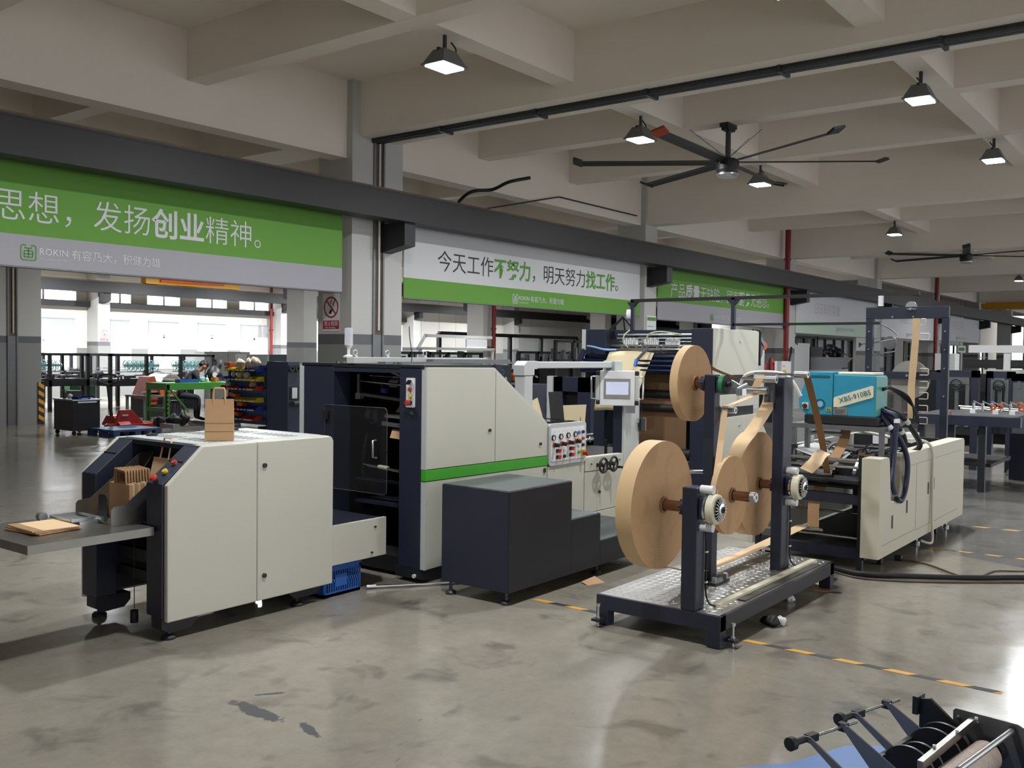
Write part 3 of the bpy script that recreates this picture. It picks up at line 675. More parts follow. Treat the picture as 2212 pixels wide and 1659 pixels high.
# the row of finished bags packed in the delivery chute
for i in range(9):
    c = (2.945 + .018 * i, 5.03, .614)
    o = thing('finished_bag', 'kraft bag, %s from the front of the row packed in the delivery chute' % ('first', 'second', 'third', 'fourth', 'fifth', 'sixth', 'seventh', 'eighth', 'last')[i], 'paper bag', c, 0, 'finished bags in the chute')
    MB().box(-.008, .008, -.105, .105, 0, .225 + .003 * (i % 3)).build('body', kraft if i % 2 == 0 else kraft_l, o, local=True)
    MB().tube([(0, -.06, .22), (0, -.055, .295), (0, .055, .305), (0, .06, .22)], .0065, 6).tube([(.008, -.05, .22), (.008, -.045, .285), (.008, .05, .295), (.008, .055, .22)], .006, 6).build('handle', kraft_d, o, local=True)
o = thing('finished_bag', 'kraft bag leaning at the back of the chute with its handle raised', 'paper bag', (3.13, 4.98, .60), 0)
k = MB(); k.obox((0.03, 0, .19), (.01, .24, .36), Matrix.Rotation(radians(14), 3, 'Y')); k.build('body', kraft_l, o, local=True)
MB().tube([(.06, -.045, .36), (.085, -.04, .48), (.088, .04, .48), (.063, .045, .36)], .006, 6).build('handle', kraft_l, o, local=True)
for i in range(3):
    o = thing('folded_bag', ('bottom', 'middle', 'top')[i] + ' flat folded kraft bag on the stainless tray', 'paper bag', (2.52, 5.06, .632 + .008 * i), radians((8, 3, -2)[i]), 'folded bags on the tray')
    MB().box(-.125, .125, -.15, .15, 0, .006).build('body', kraft_l if i == 2 else kraft, o, local=True, bevel=.002)
    MB().box(-.125, -.07, -.15, .15, .006, .0072).build('base_fold', kraft_d, o, local=True)

# blue crate under the step
cr = thing('plastic_crate', 'blue slatted plastic crate under the cream step box', 'crate', (4.33, 4.86, 0))
k = MB(); x0, x1, y0, y1 = 4.14, 4.46, 4.665, 5.05
k.box(x0, x1, y0, y1, 0, .02)
for (xa, xb, ya, yb, ax) in ((x0, x1, y0, y0 + .008, 'x'), (x0, x1, y1 - .008, y1, 'x'), (x0, x0 + .008, y0, y1, 'y'), (x1 - .008, x1, y0, y1, 'y')):
    for z0, z1 in ((0, .03), (.09, .11), (.165, .2)): k.box(xa, xb, ya, yb, z0, z1)
    L = (xb - xa) if ax == 'x' else (yb - ya); n = int(L / .02)
    for i in range(n + 1):
        if ax == 'x': k.box(xa + i * .02 - .004, xa + i * .02 + .004, ya, yb, .03, .165)
        else: k.box(xa, xb, ya + i * .02 - .004, ya + i * .02 + .004, .03, .165)
k.box(x0 + .1, x0 + .2, y0 - .001, y0 + .008, .06, .14)
k.build('slatted_body', crate_blue, cr)
MB().box(x0 - .008, x1 + .008, y0 - .008, y0 + .004, .19, .202).box(x0 - .008, x1 + .008, y1 - .004, y1 + .008, .19, .202).box(x0 - .008, x0 + .004, y0, y1, .19, .202).box(x1 - .004, x1 + .008, y0, y1, .19, .202).build('rim', crate_blue, cr)

# step box between the two units
sb = thing('step_box', 'low cream step box with dark tread plate between delivery cabinet and tall machine', 'step', (4.43, 5.0, .2))
MB().box(4.16, 4.66, 4.62, 4.645, .215, .475).box(4.16, 4.66, 5.4, 5.42, .215, .475).build('side_panel', cream, sb, bevel=.003)
MB().box(4.16, 4.655, 4.645, 5.4, .44, .468).build('tread', M('worn_tread', '#3a3e4c', .3, metal=.5, var=.4, scale=25), sb)
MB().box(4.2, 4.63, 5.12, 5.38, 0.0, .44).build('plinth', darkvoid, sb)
k = MB(); screw(k, 4.55, 4.62, .42, (0, -1, 0), .007); screw(k, 4.52, 4.62, .25, (0, -1, 0), .007); k.build('bolt', steel_dark, sb)

# ---------------------------------------------------------------- main tube-forming machine
mm = thing('bag_machine', 'tall navy and cream bag-forming machine with a green stripe along its side', 'machine', (5.9, 5.05, 0))
PY = 4.42
MB().prism([(4.845, .795), (6.28, .783), (6.28, 1.045), (5.56, 1.495), (4.845, 1.5)], 'y', PY, PY + .03).build('upper_panel', cream, mm, bevel=.004)
MB().prism([(4.845, .10), (6.28, .13), (6.28, .70), (4.845, .712)], 'y', PY, PY + .03).build('lower_panel', cream, mm, bevel=.004)
MB().prism([(4.83, .716), (6.28, .704), (6.28, .779), (4.83, .791)], 'y', PY - .004, PY + .04).build('green_stripe', green_stripe, mm, bevel=.002)
MB().box(4.835, 4.845, PY, PY + .045, .10, .712).box(4.835, 4.845, PY, PY + .045, .795, 1.5).build('edge_trim', trimgrey, mm)
MB().box(5.598, 5.601, PY - .001, PY + .01, .79, 1.47).build('panel_seam', steel_dark, mm)
k = MB()
for x, z in ((5.53, 1.03), (6.18, .885), (6.24, .66), (6.24, .775 - .1)): screw(k, x, PY, z, (0, -1, 0), .012)
k.build('lock', steel_dark, mm)
# lower part with the hand wheels and the tall end pillar
MB().box(6.29, 6.83, PY, PY + .03, .20, .69).build('lower_door', cream, mm, bevel=.003)
MB().prism([(6.84, .60), (7.47, .585), (7.47, .70), (7.455, .715), (6.86, .725), (6.84, .71)], 'y', PY - .005, PY + .06).build('wheel_panel', cream, mm, bevel=.006)
MB().box(6.84, 7.04, PY, PY + .03, .24, .595).build('lower_door', cream, mm, bevel=.003)
MB().box(7.044, 7.47, PY, PY + .03, .24, .59).build('lower_door', cream, mm, bevel=.003)
MB().box(6.84, 7.48, PY, PY + .03, .14, .235).build('kick_plate', cream, mm, bevel=.003)
k = MB(); screw(k, 7.075, PY, .405, (0, -1, 0), .014); screw(k, 6.93, PY - .005, .66, (0, -1, 0), .006); screw(k, 7.4, PY - .005, .66, (0, -1, 0), .006); k.build('lock', steel_dark, mm)
for x in (7.03, 7.2):
    hw = MB(); p = Vector((x, PY - .07, .645)); N = 22
    hw.tube([p + Vector((.062 * cos(2 * pi * i / N), 0, .062 * sin(2 * pi * i / N))) for i in range(N)], .0105, 8, closed=True)
    for a in (.5, 2.6, 4.7): hw.bar(p, p + Vector((.06 * cos(a), .0, .06 * sin(a))), .018, .008, up=(0, 1, 0))
    hw.cyl(p + Vector((0, -.012, 0)), p + Vector((0, .075, 0)), .016, 14)
    hwo = hw.build('hand_wheel', black, mm)
    MB().cyl(p + Vector((.05, -.01, -.03)), p + Vector((.05, -.06, -.03)), .011, 10).build('crank_grip', rubber, hwo)
MB().box(7.48, 7.76, PY, PY + .02, .1, 1.36).build('end_pillar', trimgrey, mm, bevel=.003)
MB().box(7.49, 7.75, PY + .02, PY + .12, .1, 1.36).build('pillar_frame', navy, mm)
# control cabinet
MB().prism(rrect(6.285, 6.83, .695, 1.035, .03), 'y', PY - .015, PY + .12).build('control_cabinet', trimgrey, mm)
cp = MB().prism(rrect(6.305, 6.80, .73, 1.0, .012), 'y', PY - .0185, PY - .014).build('control_panel', white_pl, mm)
for i in range(4):
    x = 6.335 + i * .106
    MB().mat(0).lathe([(.024, 0), (.024, .012), (.02, .014)], (x, PY - .018, .925 + .004 * i), (0, -1, 0), 18).mat(1).lathe([(.02, .008), (0, .008)], (x, PY - .018, .925 + .004 * i), (0, -1, 0), 18).build('gauge', [black, white_pl], cp)
    MB().mat(0).lathe([(.02, 0), (.02, .016)], (x + .012, PY - .018, .865 + .004 * i), (0, -1, 0), 14).mat(1).lathe([(.016, .015), (.017, .05), (.012, .055), (0, .055)], (x + .012, PY - .018, .865 + .004 * i), (0, -1, 0), 14).build('regulator_knob', [red_paint, rubber], cp)
for (x, z, t) in ((6.39, .815, 'k'), (6.585, .822, 'k'), (6.39, .763, 'k'), (6.585, .77, 'k'), (6.49, .818, 'w'), (6.49, .765, 'b')):
    if t == 'k': MB().mat(0).lathe([(.016, 0), (.016, .012), (.012, .014)], (x, PY - .018, z), (0, -1, 0), 14).mat(1).obox((x + .008, PY - .04, z), (.012, .03, .03), Matrix.Rotation(.6, 3, 'Y')).build('selector_switch', [rubber, red_paint], cp)
    else: button(cp, (x, PY - .018, z), (0, -1, 0), .014, white_pl if t == 'w' else rubber)
lampblue = M('blue_lens', '#3d6fc0', .3); 
for j, (ca, cb) in enumerate(((lampblue, rubber), (yellow, red_paint), (white_pl, rubber), (green_bench, None))):
    button(cp, (6.705, PY - .018, .948 - .055 * j), (0, -1, 0), .014, ca)
    if cb: button(cp, (6.765, PY - .018, .95 - .055 * j), (0, -1, 0), .014, cb)
ms = MB().box(6.745, 6.80, PY - .03, PY - .018, .745, .80).build('main_switch', yellow, cp)
MB().lathe([(.02, 0), (.02, .015), (.016, .02), (0, .02)], (6.772, PY - .03, .772), (0, -1, 0), 16).obox((6.778, PY - .058, .768), (.015, .02, .042), Matrix.Rotation(-.7, 3, 'Y')).build('switch_knob', red_paint, ms)
k = MB()
for i in range(7):
    for j in range(5): k.box(6.34 + i * .062, 6.365 + i * .062, PY - .0192, PY - .0184, .79 + j * .045, .7915 + j * .045)
k.build('panel_print', greyplate, cp)
# -X end: two navy pillars, roof, dark mouth
MB().box(4.83, 5.0, PY + .045, 4.67, .10, 1.5).build('end_pillar', navy, mm, bevel=.004)
MB().box(4.83, 5.0, 5.35, 5.68, .10, 1.5).build('end_pillar', navy, mm, bevel=.004)
MB().box(4.83, 6.3, 5.68, 5.73, .10, 1.5).build('far_panel', trimgrey, mm)
MB().box(5.0, 5.5, 5.655, 5.675, .1, 1.49).box(5.48, 5.5, 4.5, 5.66, .1, 1.49).box(5.0, 5.5, 4.47, 4.49, .1, 1.49).box(5.0, 5.5, 4.5, 5.66, .09, .12).build('added_dark_liner', darkvoid, mm)  # near-black sheets added; the mouth's shade is put into their colour
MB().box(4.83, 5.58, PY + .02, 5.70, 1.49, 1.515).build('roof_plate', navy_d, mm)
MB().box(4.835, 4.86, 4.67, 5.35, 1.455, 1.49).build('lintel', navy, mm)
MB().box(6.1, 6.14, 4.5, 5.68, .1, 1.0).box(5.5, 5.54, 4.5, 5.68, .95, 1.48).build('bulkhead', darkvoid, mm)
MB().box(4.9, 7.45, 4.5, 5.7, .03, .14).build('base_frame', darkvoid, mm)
MB().prism([(4.83, .10), (4.83, .03), (4.95, .0), (5.1, .0), (5.15, .1)], 'y', PY + .04, 4.7).prism([(4.83, .10), (4.83, .03), (4.95, .0), (5.1, .0), (5.15, .1)], 'y', 5.35, 5.66).build('foot_plate', navy_d, mm)
k = MB(); screw(k, 4.828, 4.51, .05, (-1, 0, 0), .014); k.build('bolt', white_pl, mm)
MB().add([(6.15, PY + .03, 1.1), (6.83, PY + .03, 1.03), (6.83, 5.6, 1.03), (6.15, 5.6, 1.1)], [(0, 1, 2, 3)]).build('cover_plate', navy, mm)
MB().prism([(5.585, 1.495), (5.62, 1.495), (6.3, 1.06), (6.28, 1.05)], 'y', PY + .03, 4.5).build('slope_edge', trimgrey, mm)
MB().add([(5.6, PY + .06, 1.48), (6.28, PY + .06, 1.06), (6.28, 5.6, 1.06), (5.6, 5.6, 1.48)], [(0, 1, 2, 3)]).build('slope_cover', navy_d, mm)
# button box on the right-hand pillar
bb = MB().prism(rrect(4.52, 4.6, 1.22, 1.425, .008), 'x', 4.822, 4.83).build('button_plate', white_pl, mm)
MB().mat(0).lathe([(.017, 0), (.017, .01)], (4.822, 4.556, 1.395), (-1, 0, 0), 14).mat(1).obox((4.80, 4.556, 1.395), (.03, .012, .034), Matrix.Rotation(.7, 3, 'X')).build('selector_switch', [chrome, rubber], bb)
button(bb, (4.822, 4.556, 1.345), (-1, 0, 0), .014, red_paint); button(bb, (4.822, 4.556, 1.30), (-1, 0, 0), .014, yellow); estop(bb, (4.822, 4.556, 1.253), (-1, 0, 0), .021)
button(mm, (4.83, 4.555, 1.175), (-1, 0, 0), .011, rubber, 'key_lock', .02)
# works seen in the mouth: bars, rollers, chains, paper
k = MB().bar((5.0, 5.26, 1.435), (5.0, 5.26, 1.27), .016).bar((5.0, 4.7, 1.41), (5.0, 4.7, 1.21), .016).build('bracket', alu, mm)
k = MB().cyl((5.0, 5.26, 1.385), (5.0, 4.7, 1.36), .009, 10).cyl((5.06, 5.2, 1.425), (5.06, 4.7, 1.41), .006, 8).build('guide_rod', chrome, mm)
k = MB().bar((5.0, 5.22, 1.285), (5.0, 4.72, 1.25), .035, .02).build('cross_bar', greyplate, mm)
k = MB().cyl((5.02, 5.25, 1.28), (5.02, 5.15, 1.273), .012, 10).obox((5.0, 5.25, 1.27), (.04, .05, .045), Matrix.Identity(3)).obox((5.0, 4.71, 1.22), (.03, .03, .06), Matrix.Identity(3)).build('clamp', alu, mm)
k = MB().lathe([(.03, 0), (.03, .16)], (5.1, 4.86, 1.37), (0, 1, 0), 18); k.build('pressing_roller', trimgrey, mm)
k = MB().lathe([(.0, 0), (.04, 0), (.04, .03), (0, .03)], (5.05, 4.84, 1.36), (0, 1, 0), 18).lathe([(.0, 0), (.04, 0), (.04, .03), (0, .03)], (5.05, 5.02, 1.365), (0, 1, 0), 18).lathe([(0, 0), (.05, 0), (.05, .16), (0, .16)], (5.14, 5.06, 1.41), (0, 1, 0), 18).build('rubber_wheel', rubber, mm)
MB().box(5.04, 5.07, 4.68, 4.95, 1.41, 1.425).build('top_plate', greyplate, mm)
MB().obox((4.98, 4.86, 1.445), (.012, .1, .012), Matrix.Rotation(.25, 3, 'X')).build('air_cylinder', alu, mm)
MB().obox((4.96, 4.95, 1.32), (.03, .04, .03), Matrix.Identity(3)).build('sensor', bin_blue, mm)
k = MB().lathe([(.02, 0), (.02, .3)], (5.05, 4.72, 1.13), (0, 1, 0), 16).build('draw_roller', alu, mm)
k = MB().lathe([(0, 0), (.085, 0), (.085, .05), (0, .05)], (5.1, 5.08, 1.13), (0, 1, 0), 24).lathe([(0, 0), (.07, 0), (.07, .05), (0, .05)], (5.08, 5.15, 1.13), (0, 1, 0), 24).lathe([(0, 0), (.07, 0), (.07, .04), (0, .04)], (5.08, 4.69, 1.12), (0, 1, 0), 24).build('gear', steel_dark, mm)
MB().bar((5.02, 5.03, 1.075), (5.02, 4.72, 1.06), .01, .03).build('perforated_rail', greyplate, mm)
MB().add([(5.08, 4.9, 1.22), (5.08, 4.72, 1.22), (5.06, 4.72, 1.16), (5.06, 4.93, 1.16)], [(0, 1, 2, 3)]).add([(5.04, 4.94, 1.04), (5.04, 4.74, 1.03), (5.0, 4.75, .965), (5.0, 4.93, .975)], [(0, 1, 2, 3)]).build('paper_blank', kraft, mm)
k = MB()
for i in range(26):
    z = .98 - i * .013; k.box(5.0, 5.012, 5.16 + .04 * sin(i * .09), 5.185 + .04 * sin(i * .09), z, z + .007)
    z2 = .55 - i * .011
    if z2 > .28: k.box(5.06, 5.07, 5.26, 5.28, z2, z2 + .006)
for i in range(14): k.box(5.0, 5.012, 4.69, 4.71, .95 - i * .013, .957 - i * .013)
k.build('drive_chain', steel_dark, mm)
k = MB().cyl((4.95, 5.15, .77), (4.95, 4.7, .745), .006, 8).cyl((4.97, 5.13, .755), (4.97, 4.7, .73), .005, 8).build('guide_rod', chrome, mm)
MB().lathe([(.014, 0), (.016, .01), (.016, .09), (.014, .1)], (4.95, 4.89, .757), (0, 1, .05), 14).build('pulley', ivory, mm)
MB().prism(arc(4.68, .9, .09, pi / 2, 1.5 * pi, 10), 'x', 4.98, 5.0).build('cam_cover', navy, mm)
MB().box(5.0, 5.5, 4.7, 5.3, .47, .49).build('lower_table', M('worn_slate_plate', '#33384a', .3, metal=.4, var=.5, scale=14), mm)
MB().box(5.0, 5.04, 4.7, 5.3, .64, .655).build('guide_rod', hose_navy, mm)
MB().lathe([(0, 0), (.06, 0), (.06, .05), (0, .05)], (4.98, 4.7, .38), (0, 1, 0), 18).build('drive_wheel', rubber, mm)
# smoked acrylic door with rounded corners, hinges and handle
door = MB().prism(rrect(4.785, 5.44, .585, 1.205, .03), 'x', 4.822, 4.827).build('door', smoke_acrylic, mm)
MB().tube([(4.826, y, z) for y, z in rrect(4.785, 5.44, .585, 1.205, .03)], .0022, 5, closed=True).build('door_edge', greyplate, door)
MB().tube([(4.82, 4.89, .97), (4.79, 4.89, .97), (4.79, 4.89, .85), (4.82, 4.88, .845)], .008, 8).build('handle', alu, door)
k = MB().box(4.808, 4.822, 5.39, 5.44, 1.1, 1.16).box(4.808, 4.822, 4.77, 4.80, .90, .91); k.build('hinge', rubber, door)
# on the roof: cable trunk, eye bolts, signal tower
MB().box(4.82, 6.35, 5.12, 5.2, 1.515, 1.562).build('cable_trunk', trimgrey, mm, bevel=.004)
MB().box(5.0, 6.55, 4.98, 5.06, 1.515, 1.53).box(5.6, 6.6, 5.05, 5.12, 1.515, 1.55).build('door_rail', greyplate, mm)
for x in (4.87, 5.2, 5.62): MB().cyl((x, 5.16, 1.56), (x, 5.16, 1.575), .02, 10).tube([(x + .02 * cos(a), 5.16, 1.594 + .02 * sin(a)) for a in [i * 2 * pi / 12 for i in range(12)]], .005, 6, closed=True).build('eye_bolt', alu, mm)
MB().lathe([(0, 0), (.04, 0), (.04, .01), (.012, .02), (.012, .06), (.03, .09), (.03, .1)], (4.86, 5.22, 1.56), (0, 0, 1), 16).build('tower_base', white_pl, mm)
MB().lathe([(.031, 0), (.031, .058), (.03, .06), (.031, .062), (.031, .12), (0, .124)], (4.86, 5.22, 1.655), (0, 0, 1), 18).build('signal_tower', M('frosted_lens', '#d5d6de', .2, alpha=.75), mm)
for x, y in ((4.9, 5.35), (5.0, 4.85)): MB().lathe([(0, 0), (.04, 0), (.03, .015), (0, .018)], (x, y, 1.515), (0, 0, 1), 14).build('roof_latch', black, mm)
MB().tube(smooth_path([(5.3, 5.0, 1.53), (5.3, 5.0, 1.6), (5.3, 5.02, 1.7), (5.3, 5.03, 1.8)]), .0035, 5).build('antenna', rubber, mm)
# far frame of the forming section
MB().box(8.12, 8.2, 5.66, 5.73, .15, 1.375).build('far_frame_trim', trimgrey, mm)
ff = MB(); ff.box(8.14, 8.2, 5.55, 5.66, .15, 1.37).box(8.14, 8.2, 5.2, 5.36, .15, 1.37).box(8.14, 8.2, 5.2, 5.66, 1.22, 1.37).box(8.14, 8.2, 5.2, 5.66, .15, .75); ff.build('far_frame', navy, mm)
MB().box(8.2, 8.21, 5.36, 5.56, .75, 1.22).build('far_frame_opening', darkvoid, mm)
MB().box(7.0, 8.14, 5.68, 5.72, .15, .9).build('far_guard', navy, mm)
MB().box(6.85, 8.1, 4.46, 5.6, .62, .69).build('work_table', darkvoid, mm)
# forming parts on the table
k = MB().bar((7.06, 4.6, .69), (7.06, 4.6, .87), .03).bar((7.5, 4.62, .69), (7.5, 4.62, .82), .02).build('post', steel_dark, mm)
k = MB().cyl((6.9, 4.62, .83), (7.4, 4.7, .83), .014, 10).cyl((6.95, 4.8, .86), (7.55, 4.8, .86), .01, 10).cyl((7.1, 4.75, .72), (7.1, 4.75, .94), .008, 8).cyl((7.3, 4.75, .72), (7.3, 4.75, .96), .008, 8).cyl((7.42, 4.85, .72), (7.42, 4.85, 1.02), .006, 8).build('guide_rod', chrome, mm)
for p in ((7.02, 4.62, .85), (7.12, 4.66, .86), (7.22, 4.62, .84)): MB().lathe([(0, 0), (.028, 0), (.028, .012), (.012, .016), (.012, .03), (0, .03)], p, (.4, -1, 0), 14).build('clamp', alu, mm)
MB().box(7.1, 7.3, 4.7, 4.78, .78, .9).build('glue_cup', alu, mm)
k = MB()
for i in range(16): k.box(7.2 + i * .022, 7.21 + i * .022, 5.0, 5.01, .7, .76)
k.build('brush_strip', trimgrey, mm)
MB().add([(7.25, 5.1, .72), (7.7, 5.0, .72), (7.75, 5.0, 1.12), (7.3, 5.1, 1.12)], [(0, 1, 2, 3)]).build('paper_tube', web_cream, mm)
MB().add([(6.95, 5.3, .7), (7.05, 5.1, .7), (7.15, 5.15, 1.2), (6.95, 5.42, 1.0)], [(0, 1, 2, 3)]).add([(7.05, 5.1, .7), (7.15, 5.15, 1.2), (7.2, 5.05, .8)], [(0, 1, 2)]).build('folded_paper', web_cream, mm)
MB().add([(7.2, 5.0, .72), (7.35, 4.95, .72), (7.4, 5.05, 1.25), (7.25, 5.1, 1.25)], [(0, 1, 2, 3)]).build('belt', rubber, mm)

# operator terminal on its swing arm
hm = thing('operator_terminal', 'grey touch-screen operator terminal hanging from a swing arm', 'control terminal', (7.18, 4.33, 1.17))
AY = 4.52
MB().box(6.03, 6.14, AY - .05, AY + .05, 1.05, 1.43).build('arm_post', trimgrey, hm, bevel=.006)
MB().prism([(6.015, 1.43), (6.155, 1.43), (6.155, 1.48), (6.2, 1.48), (6.2, 1.545), (6.06, 1.545), (6.015, 1.51)], 'y', AY - .055, AY + .055).build('elbow', trimgrey, hm, bevel=.004)
MB().box(6.2, 7.38, AY - .04, AY + .04, 1.485, 1.54).build('boom', trimgrey, hm, bevel=.006)
MB().box(7.36, 7.5, AY - .065, AY + .055, 1.455, 1.55).build('joint', M('pale_green_casting', '#a9b3ae', .4), hm, bevel=.008)
MB().cyl((7.42, AY - .02, 1.43), (7.42, AY - .02, 1.46), .04, 14).build('swivel', trimgrey, hm)
TR = Matrix.Rotation(radians(-59), 3, 'Z')   # screen turned to face the camera
tc = Vector((7.42, 4.46, 1.305)); TX = TR @ Vector((1, 0, 0)); TY = TR @ Vector((0, 1, 0))
def tb(a0, a1, d0, d1, z0, z1, mb=None):
    mb = mb or MB(); mb.obox(tc + TX * ((a0 + a1) / 2) + TY * ((d0 + d1) / 2) + Vector((0, 0, (z0 + z1) / 2)), (a1 - a0, d1 - d0, z1 - z0), TR); return mb
hb = tb(-.155, .155, -.05, .05, -.16, .155).build('housing', white_pl, hm, bevel=.006)
tb(-.195, -.155, -.045, .045, -.115, .112).build('side_rail', trimgrey, hb, bevel=.01); tb(.155, .195, -.045, .045, -.118, .112).build('side_rail', trimgrey, hb, bevel=.01)
k = tb(-.19, -.155, -.04, .04, .112, .15); tb(-.19, -.155, -.04, .04, -.15, -.115, k); tb(.155, .195, -.04, .04, .112, .153, k); tb(.155, .195, -.04, .04, -.155, -.118, k); k.build('corner_cap', black, hb, bevel=.008)
tb(-.12, .12, -.054, -.049, -.098, .088).build('bezel', alu, hb, bevel=.004)
tb(-.1, .1, -.057, -.053, -.06, .055).build('screen', screen_glow, hb)
for s in (-1, 1):
    p = [tc + TX * (s * .19) + Vector((0, 0, z)) + TX * (s * dx) for dx, z in ((0, .1), (.042, .1), (.042, -.1), (0, -.1))]
    MB().tube(p, .009, 8).build('handle', alu, hb)
tb(.08, .165, .06, .066, -.23, -.16).build('document_holder', M('pale_lilac_card', '#b9b6c4', .4), hm)
pn = MB(); pn.box(7.72, 7.80, 4.375, 4.40, .9, 1.02); ph = thing('pendant_phone', 'black phone-sized pendant hanging on the cream end pillar', 'pendant', (7.76, 4.39, .9))
pn.build('body', black, ph, bevel=.004); MB().tube(smooth_path([(7.76, 4.39, 1.02), (7.77, 4.4, 1.08), (7.75, 4.41, 1.15)]), .004, 6).build('cord', rubber, ph); MB().box(7.80, 7.815, 4.38, 4.42, .9, 1.02).build('holder', kraft, ph)

# stepped operator platform in front
st = thing('step_platform', 'large dark stepped operator platform standing before the green-striped machine', 'steps', (5.4, 3.9, 0))
SX = 4.745
for nm, xa, xb, z in (('upper_step', SX, 5.455, .73), ('middle_step', 5.455, 5.83, .462), ('lower_step', 5.83, 6.75, .262)):
    MB().box(xa, xb, 3.625, 4.19, .085, z).build(nm, navy_d if nm != 'upper_step' else navy_d, st, bevel=.004)
    MB().box(xa + .006, xb - .006, 3.632, 4.183, z, z + .004).build('tread', M('worn_step_plate', '#50585a', .35, metal=.35, var=.25, scale=18, bump=.2, bscale=180), st)
MB().box(SX - .002, SX, 3.63, 4.185, .09, .728).build('end_panel', navy, st)
for x, y in ((SX + .05, 3.68), (SX + .03, 4.13), (5.9, 3.7), (6.7, 3.7), (6.7, 4.1)): k = MB(); foot(k, x, y, .09, .036); k.build('levelling_foot', steel_dark, st)
# socket wrench on the floor
o = thing('socket_wrench', 'long steel socket wrench lying on the floor beside the stepped platform', 'wrench', (4.7, 4.5, .012), 0)
MB().cyl((4.53, 4.62, .014), (5.0, 4.26, .014), .007, 8).build('shaft', chrome, o); MB().cyl((4.5, 4.643, .018), (4.55, 4.605, .018), .016, 12).build('socket', chrome, o)
# ---------------------------------------------------------------- reel stand (unwinder) on its tread platform
us = thing('reel_stand', 'low navy platform with diamond tread plate carrying three posts for paper reels', 'machine', (5.7, 2.6, 0))
px0, px1, py0, py1 = 4.79, 6.625, 2.205, 3.0
def legset(name):
    for (xa, xb) in ((px0, px0 + .075), (px1 - .075, px1)):
        for (ya, yb) in ((py0, py0 + .08), (py1 - .08, py1)): MB().box(xa, xb, ya, yb, 0.004, .095).build(name, navy, us, bevel=.003)
legset('leg')
MB().box(px0, px1, py0, py0 + .075, .092, .182).box(px0, px1, py1 - .075, py1, .092, .182).build('side_beam', navy_d, us, bevel=.004)
MB().box(px0 - .001, px0 + .075, py0, py1, .092, .182).box(px1 - .075, px1, py0, py1, .092, .182).build('end_beam', navy, us, bevel=.004)
tp = MB().box(px0 + .012, px1 - .012, py0 + .012, py1 - .012, .178, .184)
i = 0; x = px0 + .06
while x < px1 - .05:
    y = py0 + .05 + (.025 if i % 2 else 0)
    while y < py1 - .04:
        a = radians(35 if i % 2 == 0 else -35); d = Vector((cos(a), sin(a), 0)); n = Vector((-sin(a), cos(a), 0)); p = Vector((x, y, .184)); L_, W_ = .026, .0095
        tp.add([p - d * L_, p + n * W_, p + d * L_, p - n * W_, p - d * L_ * .4 + Vector((0, 0, .0028)), p + d * L_ * .4 + Vector((0, 0, .0028))], [(0, 3, 4), (0, 4, 1), (3, 2, 5), (3, 5, 4), (1, 4, 5), (1, 5, 2)])
        y += .05
    x += .034; i += 1
tread_m = M('diamond_tread_plate', '#a3a19d', .34, metal=.75, var=.35, scale=5)
tp.build('tread_plate', tread_m, us)
for x, y, d in ((px0, py1 - .04, -1), (px0 + .09, py0, 0), (px1, py0 + .03, 1)):
    k = MB()
    if d == 0: k.box(x - .035, x + .035, y - .06, y, .035, .05); cx, cy = x, y - .035
    else: k.box(min(x, x + d * .07), max(x, x + d * .07), y - .03, y + .03, .035, .05); cx, cy = x + d * .04, y
    k.build('jack_lug', navy_d, us)
    MB().cyl((cx, cy, .004), (cx, cy, .13), .007, 10).cyl((cx, cy, .12), (cx, cy, .135), .014, 6).cyl((cx, cy, .05), (cx, cy, .06), .014, 6).build('jack_bolt', alu, us)
